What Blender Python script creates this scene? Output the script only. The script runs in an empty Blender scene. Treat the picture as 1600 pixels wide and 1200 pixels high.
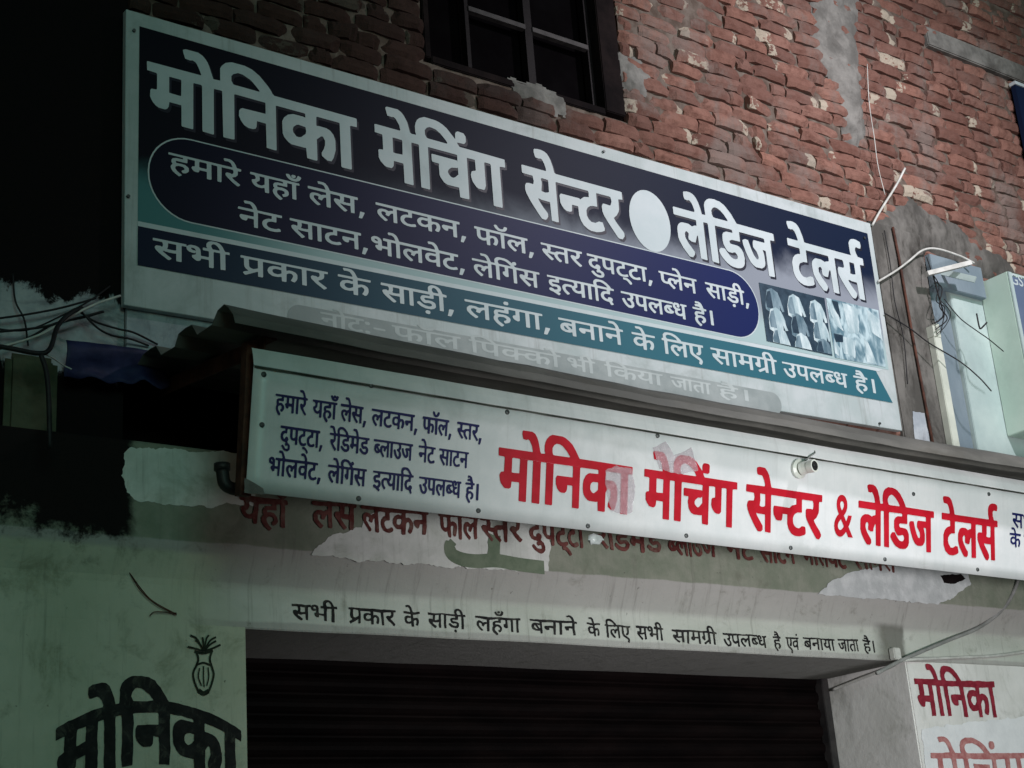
import bpy, bmesh, math, random
from mathutils import Vector, Matrix, noise
S = bpy.context.scene
COL = S.collection

# ------------------------------------------------------------------ camera
CAM = Vector((0.0, -4.4, 1.6))
FOC = 2404.27                       # focal length in photograph pixels (1600 wide)
PITCH, YAW, ROLL = 0.334964, 0.644001, -0.0767229
def axes():
    cp, sp, cy, sy, cr, sr = math.cos(PITCH), math.sin(PITCH), math.cos(YAW), math.sin(YAW), math.cos(ROLL), math.sin(ROLL)
    f = Vector((sy*cp, cy*cp, sp)); r = Vector((cy, -sy, 0)); u = r.cross(f)
    return r*cr + u*sr, u*cr - r*sr, f
RGT, UPV, FWD = axes()
cd = bpy.data.cameras.new('camera'); cam = bpy.data.objects.new('camera', cd); COL.objects.link(cam)
cd.sensor_width = 36; cd.lens = 36*FOC/1600; cd.clip_end = 2000; cd.clip_start = .05
cam.matrix_world = Matrix(((RGT.x, UPV.x, -FWD.x, CAM.x), (RGT.y, UPV.y, -FWD.y, CAM.y), (RGT.z, UPV.z, -FWD.z, CAM.z), (0, 0, 0, 1)))
S.camera = cam

# ------------------------------------------------------------------ sky and lamps (night: a dim sky, an added teal fill, an unseen street lamp and low front lamp)
w = bpy.data.worlds.new('World'); S.world = w; w.use_nodes = True
nt = w.node_tree; bg = nt.nodes['Background']
sky = nt.nodes.new('ShaderNodeTexSky'); sky.sky_type = 'NISHITA'; sky.sun_disc = False
sky.sun_elevation = math.radians(9); sky.sun_rotation = math.radians(200)
nt.links.new(sky.outputs[0], bg.inputs[0]); bg.inputs[1].default_value = 0.012
def lamp(name, kind, loc, target, power, color, **kw):
    l = bpy.data.lights.new(name, kind); l.energy = power; l.color = color
    for k, v in kw.items(): setattr(l, k, v)
    o = bpy.data.objects.new(name, l); COL.objects.link(o); o.location = loc
    o.rotation_euler = (Vector(target)-Vector(loc)).to_track_quat('-Z', 'Y').to_euler()
    return o
lamp('street_lamp', 'SPOT', (3.1, -4.2, 1.75), (6.0, 0, 2.35), 490, (1.0, .955, .97), spot_size=math.radians(105), spot_blend=1.0, shadow_soft_size=.3)  # unseen low lamp out front, placed to brighten soffit and pillar reveal
lamp('street_lamp', 'SPOT', (5.3, -2.7, 5.9), (5.5, 0, 4.1), 350, (1.0, .92, .98), spot_size=math.radians(115), spot_blend=1.0, shadow_soft_size=.10)
lamp('moon', 'SUN', (-2, -9, 3), (.2, 0, 1.9), .33, (.36, .93, .84), angle=math.radians(20))  # added teal fill light from the front left, no real source

S.view_settings.view_transform = 'Standard'; S.view_settings.look = 'None'
S.view_settings.exposure = 0.3; S.view_settings.gamma = 1

# ------------------------------------------------------------------ helpers
def ray(px, py): return FWD*FOC + RGT*(px-800) - UPV*(py-600)
def at(px, py, Y=0.0):
    d = ray(px, py); return CAM + d*((Y-CAM.y)/d.y)
def atx(px, py, X):
    d = ray(px, py); return CAM + d*((X-CAM.x)/d.x)
def xz(pts, Y=0.0): return [(lambda p: (p.x, p.z))(at(a, b, Y)) for a, b in pts]
def tilt_y(x, z): return -.67 + (3.15-z)*.2          # the hanging sign leans out at its top
def at2(px, py):
    d = ray(px, py); t = (-.67+.2*(3.15-CAM.z)-CAM.y)/(d.y+.2*d.z); return CAM + d*t

def mesh_obj(name, verts, faces, m, parent=None, smooth=False):
    me = bpy.data.meshes.new(name); me.from_pydata([tuple(v) for v in verts], [], faces); me.update()
    if smooth:
        for p in me.polygons: p.use_smooth = True
    o = bpy.data.objects.new(name, me); COL.objects.link(o)
    if m: me.materials.append(m)
    if parent: o.parent = parent; o.matrix_parent_inverse = parent.matrix_basis.inverted()
    return o
class MB:
    def __init__(s): s.v = []; s.f = []
    def add(s, v, f):
        n = len(s.v); s.v += [tuple(q) for q in v]; s.f += [tuple(i+n for i in q) for q in f]; return s
    def box(s, x0, x1, y0, y1, z0, z1):
        return s.add([(x, y, z) for x in (x0, x1) for y in (y0, y1) for z in (z0, z1)],
                     [(0, 1, 3, 2), (4, 6, 7, 5), (0, 4, 5, 1), (2, 3, 7, 6), (0, 2, 6, 4), (1, 5, 7, 3)])
    def bar(s, a, b, wd, h, up=(0, 0, 1)):
        a, b = Vector(a), Vector(b); d = (b-a).normalized(); sx = d.cross(Vector(up))
        if sx.length < 1e-4: sx = d.cross(Vector((0, 1, 0)))
        sx.normalize(); sz = sx.cross(d); v = []
        for p in (a, b):
            for i, j in ((-1, -1), (1, -1), (1, 1), (-1, 1)): v.append(p+sx*(i*wd/2)+sz*(j*h/2))
        return s.add(v, [(0, 1, 2, 3), (7, 6, 5, 4), (0, 4, 5, 1), (1, 5, 6, 2), (2, 6, 7, 3), (3, 7, 4, 0)])
    def tube(s, pts, r, n=8, caps=True):
        pts = [Vector(p) for p in pts]; v = []; f = []; k = len(pts)
        prev = None
        for i, p in enumerate(pts):
            d = (pts[min(i+1, k-1)]-pts[max(i-1, 0)]).normalized()
            if prev is None: prev = d.orthogonal().normalized()
            prev = (prev-d*prev.dot(d)).normalized(); q = d.cross(prev)
            rr = r[i] if isinstance(r, (list, tuple)) else r
            for j in range(n):
                a = 2*math.pi*j/n; v.append(p+prev*(math.cos(a)*rr)+q*(math.sin(a)*rr))
        for i in range(k-1):
            for j in range(n): f.append((i*n+j, i*n+(j+1) % n, (i+1)*n+(j+1) % n, (i+1)*n+j))
        if caps: f.append(tuple(range(n))[::-1]); f.append(tuple((k-1)*n+j for j in range(n)))
        return s.add(v, f)
    def build(s, name, m, parent=None, smooth=False, bevel=0):
        o = mesh_obj(name, s.v, s.f, m, parent, smooth)
        if bevel:
            bm = bmesh.new(); bm.from_mesh(o.data); bmesh.ops.bevel(bm, geom=bm.edges[:], offset=bevel, segments=2, affect='EDGES'); bm.to_mesh(o.data); bm.free()
        return o
def curve(pts, n=8):
    "smooth path through the points (Catmull-Rom)"
    P = [Vector(p) for p in pts]; P = [P[0]*2-P[1]] + P + [P[-1]*2-P[-2]]; o = []
    for i in range(1, len(P)-2):
        for k in range(n):
            t = k/n; a, b, c, d = P[i-1:i+3]
            o.append(.5*((2*b)+(c-a)*t+(2*a-5*b+4*c-d)*t*t+(3*b-a-3*c+d)*t**3))
    o.append(P[-2]); return o
def fill(name, contours, yfun, m, parent=None, thick=0.0, relief=0.0):
    "flat shape in the wall's x,z plane from closed contours (holes allowed); yfun(x,z) is its distance"
    cu = bpy.data.curves.new(name, 'CURVE'); cu.dimensions = '2D'; cu.fill_mode = 'BOTH' if thick else 'FRONT'; cu.extrude = thick/2
    for c in contours:
        sp = cu.splines.new('POLY'); sp.points.add(len(c)-1); sp.use_cyclic_u = True
        for p, (x, z) in zip(sp.points, c): p.co = (x, z, 0, 1)
    t = bpy.data.objects.new('t', cu); me = t.to_mesh().copy(); me.name = name
    bpy.data.objects.remove(t); bpy.data.curves.remove(cu)
    for v in me.vertices: v.co = (v.co.x, yfun(v.co.x, v.co.y)-v.co.z-thick/2, v.co.y)
    me.materials.clear(); me.materials.append(m)
    o = bpy.data.objects.new(name, me); COL.objects.link(o)
    if parent: o.parent = parent; o.matrix_parent_inverse = parent.matrix_basis.inverted()
    return o
def ragged(pts, amp=.012, step=.02, seed=0):
    "roughen an outline"
    r = random.Random(seed); o = []; k = len(pts)
    for i in range(k):
        a, b = Vector(pts[i]), Vector(pts[(i+1) % k]); n = max(1, int((b-a).length/step))
        for j in range(n):
            p = a.lerp(b, j/n); q = noise.noise_vector(Vector((p.x*22+seed*7, p.y*22, seed)))+.5*noise.noise_vector(Vector((p.x*70, p.y*70+seed*3, 5)))+.35*noise.noise_vector(Vector((p.x*210, p.y*210+seed, 9)))
            o.append((p.x+q.x*amp, p.y+q.y*amp))
    return o
def rrect(x0, x1, z0, z1, r, n=10):
    o = []
    for cx, cz, a0 in ((x1-r, z0+r, -90), (x1-r, z1-r, 0), (x0+r, z1-r, 90), (x0+r, z0+r, 180)):
        for i in range(n+1):
            a = math.radians(a0+90*i/n); o.append((cx+r*math.cos(a), cz+r*math.sin(a)))
    return o
def disc(cx, cz, rx, rz=None, n=28): return [(cx+rx*math.cos(2*math.pi*i/n), cz+(rz or rx)*math.sin(2*math.pi*i/n)) for i in range(n)]
def stroke(pts, wd):
    "outline of a brush stroke of width wd (number or list) along points in x,z"
    P = [Vector(p) for p in pts]; L = []; R_ = []
    for i, p in enumerate(P):
        d = (P[min(i+1, len(P)-1)]-P[max(i-1, 0)]).normalized(); n = Vector((-d.y, d.x)); h = (wd[i] if isinstance(wd, (list, tuple)) else wd)/2
        L.append(tuple(p+n*h)); R_.append(tuple(p-n*h))
    return L+R_[::-1]
def thing(name, label, cat, loc=(0, 0, 0), group=None, kind=None):
    o = bpy.data.objects.new(name, None); COL.objects.link(o); o.location = loc; o.empty_display_size = .1
    o.matrix_basis = Matrix.Translation(loc)
    return tag(o, label, cat, group, kind)
def tag(o, label, cat=None, group=None, kind=None):
    o['label'] = label
    if cat: o['category'] = cat
    if group: o['group'] = group
    if kind: o['kind'] = kind
    return o

# ------------------------------------------------------------------ materials
class NT:
    def __init__(s, name):
        s.m = bpy.data.materials.new(name); s.m.use_nodes = True; s.t = s.m.node_tree; s.p = s.t.nodes['Principled BSDF']
        s.pos = s.t.nodes.new('ShaderNodeNewGeometry').outputs['Position']
    def n(s, typ, **kw):
        o = s.t.nodes.new('ShaderNode'+typ)
        for k, v in kw.items(): setattr(o, k, v)
        return o
    def link(s, a, b): s.t.links.new(a, b); return b
    def put(s, sock, v):
        if hasattr(v, 'links') or hasattr(v, 'is_linked'): s.t.links.new(v, sock)
        else: sock.default_value = v
    def noise(s, scale, detail=5, rough=.6, stretch=None, dist=0, off=(0, 0, 0)):
        mp = s.n('Mapping'); s.link(s.pos, mp.inputs[0]); mp.inputs[3].default_value = stretch or (1, 1, 1); mp.inputs[1].default_value = off
        t = s.n('TexNoise'); s.link(mp.outputs[0], t.inputs['Vector']); t.inputs['Scale'].default_value = scale; t.inputs['Detail'].default_value = detail
        t.inputs['Roughness'].default_value = rough; t.inputs['Distortion'].default_value = dist
        return t.outputs['Fac']
    def math(s, op, a, b=0.0, c=None, clamp=False):
        o = s.n('Math', operation=op, use_clamp=clamp); s.put(o.inputs[0], a); s.put(o.inputs[1], b)
        if c is not None: s.put(o.inputs[2], c)
        return o.outputs[0]
    def step(s, v, a, b, smooth=True):
        o = s.n('MapRange', interpolation_type='SMOOTHSTEP' if smooth else 'LINEAR'); s.put(o.inputs['Value'], v)
        o.inputs['From Min'].default_value = a; o.inputs['From Max'].default_value = b
        return o.outputs[0]
    def mix(s, f, a, b):
        o = s.n('MixRGB'); s.put(o.inputs[0], f)
        for i, c in ((1, a), (2, b)): s.put(o.inputs[i], (*c, 1) if isinstance(c, tuple) and len(c) == 3 else c)
        return o.outputs[0]
    def xyz(s):
        o = s.n('SeparateXYZ'); s.link(s.pos, o.inputs[0]); return o.outputs
    def attr(s, name): return s.n('Attribute', attribute_name=name).outputs['Color']
    def bump(s, h, strength=.4, dist=.01):
        o = s.n('Bump'); s.put(o.inputs['Height'], h); o.inputs['Strength'].default_value = strength; o.inputs['Distance'].default_value = dist
        s.link(o.outputs[0], s.p.inputs['Normal'])
    def end(s, col, rough=.85, spec=.3, metal=0.0):
        s.put(s.p.inputs['Base Color'], (*col, 1) if isinstance(col, tuple) else col); s.put(s.p.inputs['Roughness'], rough)
        s.p.inputs['Specular IOR Level'].default_value = spec; s.p.inputs['Metallic'].default_value = metal
        return s.m
def pm(name, c1, c2, scale=6, rough=.85, spec=.3, metal=0.0, bump=.25, bscale=60, stretch=None, lo=.35, hi=.68, dirt=None, dscale=3.0, damt=.5, streak=0.0):
    k = NT(name); f = k.step(k.noise(scale, 6, .65, stretch), lo, hi); c = k.mix(f, c1, c2)
    if dirt: c = k.mix(k.math('MULTIPLY', k.step(k.noise(dscale, 8, .7, stretch, .6, (3.1, 1.7, 5.2)), .5, .72), damt), c, dirt)
    if streak: c = k.mix(k.math('MULTIPLY', k.step(k.noise(5, 7, .72, (7, 1, .35), .1, (9, 0, 4)), .52, .74), streak), c, (.16, .165, .145))
    if bump: k.bump(k.noise(bscale, 5, .6), bump, .006)
    return k.end(c, rough, spec, metal)

M = {}
M['white_sheet'] = pm('white_sheet', (.66, .70, .705), (.76, .785, .79), 5, .34, .5, bump=.12, bscale=5, dirt=(.36, .40, .38), dscale=2.6, damt=.3, streak=.12)
M['board_edge'] = pm('board_edge', (.22, .22, .2), (.3, .3, .28), 8, .7)
M['print_white'] = pm('print_white', (.46, .54, .56), (.54, .60, .625), 3, .5, .3, bump=.05, bscale=12, dirt=(.34, .40, .41), dscale=4, damt=.5)
M['dusty_sheet'] = pm('dusty_sheet', (.38, .445, .445), (.48, .53, .54), 4, .5, .3, bump=.2, bscale=6, dirt=(.24, .28, .27), dscale=3.2, damt=.6, streak=.4)
M['teal_line'] = pm('teal_line', (.55, .66, .66), (.6, .7, .7), 5, .45, .4, bump=0)
M['navy'] = pm('navy', (.012, .014, .07), (.022, .022, .10), 3, .42, .45, bump=.04, bscale=12)
M['blue_print'] = pm('blue_print', (.008, .012, .085), (.014, .018, .11), 12, .45, .4, bump=0)
M['red_print'] = pm('red_print', (.44, .007, .018), (.54, .011, .028), 14, .42, .45, bump=0)
M['ghost_pill'] = pm('ghost_pill', (.24, .28, .28), (.33, .37, .37), 6, .55, .3, bump=0)
M['ghost_letter'] = pm('ghost_letter', (.36, .41, .41), (.46, .51, .51), 6, .55, .3, bump=0)
M['black_paint'] = pm('black_paint', (.008, .008, .009), (.022, .021, .022), 18, .75, .25, bump=.2, dirt=(.12, .125, .10), dscale=22, damt=.55)
M['maroon_paint'] = pm('maroon_paint', (.10, .022, .020), (.18, .07, .06), 25, .8, .2, bump=.1, dirt=(.22, .2, .16), dscale=16, damt=.55)
M['red_paint'] = pm('red_paint', (.20, .014, .028), (.30, .03, .05), 30, .8, .2, bump=.1)
M['pale_red_paint'] = pm('pale_red_paint', (.36, .12, .12), (.5, .25, .24), 30, .8, .2, bump=.1)
M['vase_paint'] = pm('vase_paint', (.012, .016, .011), (.035, .045, .03), 40, .8, .2, bump=.1)
M['whitewash'] = pm('whitewash', (.58, .62, .58), (.72, .75, .72), 9, .8, .3, bump=.25, bscale=45, dirt=(.3, .34, .27), dscale=6, damt=.6, streak=.4)
M['green_brush'] = pm('green_brush', (.13, .18, .12), (.19, .24, .17), 14, .8, .3, bump=.2)
M['galvanised'] = pm('galvanised', (.085, .088, .078), (.15, .15, .135), 5, .6, .4, bump=.2, stretch=(.4, 1, 1), dirt=(.07, .065, .05), dscale=2.5, damt=.7)
M['rusty_steel'] = pm('rusty_steel', (.05, .022, .016), (.11, .045, .03), 14, .8, .3, bump=.4)
M['dark_steel'] = pm('dark_steel', (.012, .011, .012), (.03, .027, .027), 10, .55, .4, bump=.2)
M['cable_black'] = pm('cable_black', (.008, .008, .01), (.02, .02, .022), 20, .6, .3, bump=0)
M['cable_white'] = pm('cable_white', (.45, .46, .43), (.6, .61, .58), 20, .6, .3, bump=0)
M['cable_grey'] = pm('cable_grey', (.2, .21, .2), (.32, .33, .32), 10, .6, .3, bump=0)
M['mortar'] = pm('mortar', (.085, .062, .05), (.17, .14, .12), 12, .95, .1, bump=.9, bscale=38)
M['cement'] = pm('cement', (.12, .118, .11), (.235, .23, .215), 7, .95, .1, bump=.8, bscale=30, dirt=(.06, .055, .05), dscale=4, damt=.7)
M['dark_plaster'] = pm('dark_plaster', (.075, .073, .067), (.165, .16, .148), 6, .95, .1, bump=.8, bscale=24, stretch=(1.4, 1, .7), dirt=(.02, .018, .015), dscale=4.5, damt=.85)
M['soot'] = pm('soot', (.006, .0045, .005), (.016, .011, .011), 5, .95, .1, bump=.5)  # near-black: soot, and also shade painted onto the recess and the hole
M['pale_plaster'] = pm('pale_plaster', (.30, .34, .38), (.46, .5, .53), 7, .9, .2, bump=.4, bscale=35, dirt=(.1, .1, .12), dscale=6, damt=.6)
M['mint_paint'] = pm('mint_paint', (.42, .56, .48), (.50, .63, .55), 3, .6, .35, bump=.08, dirt=(.3, .4, .34), dscale=2, damt=.4)
M['mint_wall'] = pm('mint_wall', (.36, .46, .45), (.44, .54, .52), 3, .75, .3, bump=.15, dirt=(.25, .32, .32), dscale=2, damt=.5)
M['slate_panel'] = pm('slate_panel', (.15, .20, .235), (.21, .265, .30), 4, .7, .3, bump=.15, stretch=(1, 1, .4))
M['sign_blue'] = pm('sign_blue', (.10, .14, .22), (.13, .17, .26), 4, .5, .4, bump=0)
M['pvc'] = pm('pvc', (.5, .54, .47), (.6, .64, .56), 6, .5, .4, bump=.05, dirt=(.3, .33, .28), dscale=8, damt=.4)
M['bakelite'] = pm('bakelite', (.62, .66, .60), (.7, .74, .68), 10, .35, .5, bump=0)
M['socket_hole'] = pm('socket_hole', (.01, .01, .01), (.02, .02, .02), 10, .7, bump=0)
M['tarp_blue'] = pm('tarp_blue', (.010, .013, .05), (.026, .032, .10), 9, .6, .3, bump=.4, bscale=25)
M['olive_wall'] = pm('olive_wall', (.05, .058, .035), (.09, .10, .065), 6, .9, .2, bump=.4, dirt=(.012, .012, .012), dscale=3, damt=.85)
M['asphalt'] = pm('asphalt', (.04, .04, .042), (.06, .06, .06), 8, .95, .2, bump=.4)
M['screw'] = pm('screw', (.06, .07, .07), (.13, .14, .14), 30, .5, .5, metal=.6, bump=0)
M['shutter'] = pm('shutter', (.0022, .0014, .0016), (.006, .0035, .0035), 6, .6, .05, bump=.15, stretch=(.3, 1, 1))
M['window_glass'] = pm('window_glass', (.0015, .001, .0015), (.003, .0025, .003), 4, .8, .02, bump=0)
M['window_steel'] = pm('window_steel', (.004, .003, .0035), (.009, .007, .008), 8, .6, .15, bump=.2)
M['torn_poster'] = pm('torn_poster', (.5, .54, .54), (.66, .7, .7), 14, .3, .55, bump=.9, bscale=22)

M['bar_paint'] = pm('bar_paint', (.03, .028, .028), (.06, .055, .055), 20, .6, bump=.1)
def title_print():
    "printed title ground: deep navy, a pale smoky streak along the foot of the headline, teal in the lower left corner"
    k = NT('title_print'); x, y, z = k.xyz()
    n = k.math('MULTIPLY', k.math('SUBTRACT', k.noise(3.2, 6, .62, dist=.6), .5), .22)
    v = k.math('SUBTRACT', k.math('ADD', z, n), k.math('MULTIPLY', k.step(x, 2.6, 5.2, False), .12))
    f = k.math('MULTIPLY', k.step(v, 4.27, 4.10), k.step(x, 2.5, 4.0, False))
    c = k.mix(k.step(x, 2, 5.3, False), (.004, .005, .011), (.006, .013, .036))
    c = k.mix(k.math('MULTIPLY', f, .9), c, (.26, .29, .34))
    low = k.step(k.math('ADD', z, n), 4.10, 3.96)
    c = k.mix(low, c, k.mix(k.step(x, 1.95, 2.6), (.07, .20, .21), (.34, .46, .47)))
    k.bump(k.noise(12, 3), .04, .006)
    return k.end(c, .55, .12)
M['title_print'] = title_print()
def band_print():
    k = NT('band_print'); x, y, z = k.xyz()
    c = k.mix(k.step(x, 1.9, 3.9, False), (.006, .014, .035), (.03, .125, .165)); return k.end(c, .5, .14)
M['band_print'] = band_print()
def pill_print():
    k = NT('pill_print'); x, y, z = k.xyz()
    c = k.mix(k.step(x, 1.9, 4.5, False), (.004, .006, .018), (.008, .016, .085)); return k.end(c, .5, .14)
M['pill_print'] = pill_print()
def photo_print(name, seed):
    k = NT(name); f = k.noise(9, 3, .5, (1.2, 1, .7), 1.2, (seed, 0, seed)); g = k.noise(26, 3, .5, (1, 1, .5), .8, (seed, 3, 0))
    v = k.math('ADD', f, k.math('MULTIPLY', k.math('SUBTRACT', g, .5), .4))
    return k.end(k.mix(k.step(v, .36, .62), (.10, .19, .24), (.46, .6, .64)), .45, .4)
M['photo_dark'] = photo_print('photo_dark', 2.0)
M['photo_pale'] = pm('photo_pale', (.3, .42, .46), (.62, .72, .74), 14, .45, .4, bump=0, stretch=(1.5, 1, .5))
M['photo_mid'] = pm('photo_mid', (.07, .13, .17), (.22, .31, .36), 16, .45, .4, bump=0, stretch=(1.5, 1, .5))
M['photo_deep'] = pm('photo_deep', (.012, .03, .05), (.03, .06, .09), 16, .45, .4, bump=0)

def brick_mat():
    k = NT('brick'); a = k.attr('tint'); sp = k.n('SeparateColor'); k.link(a, sp.inputs[0]); r, g, b = sp.outputs[:3]
    base = k.mix(r, (.125, .064, .052), (.27, .138, .106)); base = k.mix(k.math('MULTIPLY', g, .5), base, (.21, .125, .105))
    n1 = k.noise(18, 6, .7); base = k.mix(k.step(n1, .4, .75), base, (.12, .055, .042))
    # lime splashes: more on some bricks
    n2 = k.math('ADD', k.noise(26, 5, .65, (1, 1, 1.2), .3, (4, 2, 1)), k.math('MULTIPLY', b, .36))
    base = k.mix(k.math('MULTIPLY', k.step(n2, .69, .75), .8), base, (.44, .40, .32))
    # cement slurry wiped over the wall in places
    n3 = k.noise(2.3, 8, .68, (1, 1, .8), .4, (7, 0, 2)); base = k.mix(k.math('MULTIPLY', k.step(n3, .49, .64), .65), base, (.19, .165, .15))
    # darker, sooty tone towards the left; paints the light falloff into the bricks
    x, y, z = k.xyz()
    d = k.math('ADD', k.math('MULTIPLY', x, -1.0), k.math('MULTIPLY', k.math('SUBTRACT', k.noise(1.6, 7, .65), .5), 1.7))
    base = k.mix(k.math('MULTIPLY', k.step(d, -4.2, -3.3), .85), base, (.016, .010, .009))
    k.bump(k.math('ADD', k.noise(45, 6, .7), k.math('MULTIPLY', k.noise(170, 3), .4)), .7, .008)
    return k.end(base, .93, .15)
M['brick'] = brick_mat()

def pillar_mat(name='lime_green_plaster', soot_shade=True):
    "pale green limewash with grime; black soot with a torn lower edge on the neighbour's side"
    k = NT(name); x, y, z = k.xyz()
    c = k.mix(k.step(k.noise(3, 7, .65, (1, 1, .8)), .3, .7), (.44, .48, .37), (.56, .58, .48))
    c = k.mix(k.math('MULTIPLY', k.step(k.noise(7, 8, .72, None, .4, (2, 2, 9)), .50, .70), .6), c, (.19, .21, .14))
    c = k.mix(k.math('MULTIPLY', k.step(k.noise(34, 4, .6, None, .2, (5, 1, 4)), .68, .74), .7), c, (.05, .05, .04))
    c = k.mix(k.math('MULTIPLY', k.step(k.noise(5, 7, .72, (7, 1, .35), .1, (9, 0, 4)), .52, .74), .5), c, (.13, .14, .10))
    if soot_shade:
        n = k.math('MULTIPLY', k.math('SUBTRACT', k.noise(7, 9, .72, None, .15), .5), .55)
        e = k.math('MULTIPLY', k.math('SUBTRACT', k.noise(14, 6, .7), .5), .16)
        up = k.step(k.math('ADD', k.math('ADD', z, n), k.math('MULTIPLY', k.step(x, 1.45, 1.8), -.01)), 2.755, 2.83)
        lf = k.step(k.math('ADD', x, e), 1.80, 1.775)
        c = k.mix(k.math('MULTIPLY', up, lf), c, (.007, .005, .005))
    k.bump(k.math('ADD', k.noise(22, 7, .7), k.math('MULTIPLY', k.noise(120, 3), .3)), .45, .008)
    return k.end(c, .9, .2)
M['lime_green_plaster'] = pillar_mat()
M['white_plaster'] = pm('white_plaster', (.64, .645, .62), (.75, .75, .735), 4, .85, .25, bump=.4, bscale=26, dirt=(.3, .31, .27), dscale=5, damt=.55, streak=.5)
def lintel_mat():
    k = NT('lintel_plaster'); x, y, z = k.xyz()
    zz = k.math('ADD', z, k.math('MULTIPLY', k.math('SUBTRACT', k.noise(5, 5), .5), .02))
    c = k.mix(k.step(k.noise(4, 7, .65, (.5, 1, 1.4)), .3, .7), (.44, .47, .42), (.54, .56, .52))
    gp = k.mix(k.step(k.noise(3, 7, .65, (1, 1, .8)), .3, .7), (.44, .48, .37), (.56, .58, .48))
    gp = k.mix(k.math('MULTIPLY', k.step(k.noise(7, 8, .72, None, .4, (2, 2, 9)), .50, .70), .6), gp, (.19, .21, .14))
    # darker grey on the cove and underside, painting the shade of their down-facing slope
    g = k.mix(k.noise(9, 6, .7), (.31, .31, .295), (.41, .405, .39))
    c = k.mix(k.math('MULTIPLY', k.step(zz, 2.655, 2.685), .8), c, g)
    c = k.mix(k.math('MULTIPLY', k.step(zz, 2.562, 2.552), .8), c, g)
    # green painted fascia above
    c = k.mix(k.step(zz, 2.783, 2.79), c, k.mix(k.step(k.noise(8, 7, .7), .3, .7), (.19, .225, .17), (.28, .30, .245)))
    lw = k.math('ADD', x, k.math('MULTIPLY', k.math('SUBTRACT', k.noise(4, 5), .5), .3))
    c = k.mix(k.math('MULTIPLY', k.step(lw, 2.2, 1.95), k.step(zz, 2.765, 2.745)), c, gp)
    # raw cement end over the pillar
    xx = k.math('ADD', x, k.math('MULTIPLY', k.math('SUBTRACT', k.noise(12, 5), .5), .06))
    c = k.mix(k.math('MULTIPLY', k.math('MULTIPLY', k.step(xx, 5.10, 5.2), k.step(xx, 5.33, 5.30)), k.math('MULTIPLY', k.step(zz, 2.70, 2.67), .8)), c, (.11, .11, .095))
    c = k.mix(k.math('MULTIPLY', k.step(k.noise(9, 8, .72, None, .4, (1, 8, 3)), .54, .72), .5), c, (.15, .155, .12))
    c = k.mix(k.math('MULTIPLY', k.step(k.noise(5, 7, .72, (7, 1, .35), .1, (9, 0, 4)), .52, .74), .45), c, (.13, .13, .11))
    c = k.mix(k.math('MULTIPLY', k.step(k.noise(34, 4, .6, None, .2, (5, 1, 4)), .68, .74), .6), c, (.05, .05, .04))
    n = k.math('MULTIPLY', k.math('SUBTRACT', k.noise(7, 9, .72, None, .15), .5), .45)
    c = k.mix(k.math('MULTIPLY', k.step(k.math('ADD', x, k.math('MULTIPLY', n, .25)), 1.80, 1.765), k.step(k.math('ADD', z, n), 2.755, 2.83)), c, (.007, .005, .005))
    k.bump(k.math('ADD', k.noise(22, 7, .7), k.math('MULTIPLY', k.noise(120, 3), .3)), .45, .008)
    return k.end(c, .88, .25)
M['lintel_plaster'] = lintel_mat()
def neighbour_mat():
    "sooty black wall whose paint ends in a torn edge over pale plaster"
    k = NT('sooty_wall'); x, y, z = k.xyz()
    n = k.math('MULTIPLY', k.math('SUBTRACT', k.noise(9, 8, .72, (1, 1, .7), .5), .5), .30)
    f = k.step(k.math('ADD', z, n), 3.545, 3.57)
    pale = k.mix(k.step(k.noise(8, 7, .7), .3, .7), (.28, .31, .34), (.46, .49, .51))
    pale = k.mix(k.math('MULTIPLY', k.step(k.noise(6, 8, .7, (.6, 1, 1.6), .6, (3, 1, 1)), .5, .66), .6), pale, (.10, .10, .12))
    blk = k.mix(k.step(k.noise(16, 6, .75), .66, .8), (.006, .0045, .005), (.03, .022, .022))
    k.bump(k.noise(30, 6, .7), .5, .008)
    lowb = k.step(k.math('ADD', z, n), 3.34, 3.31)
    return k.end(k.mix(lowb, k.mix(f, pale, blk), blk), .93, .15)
M['sooty_wall'] = neighbour_mat()

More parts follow.
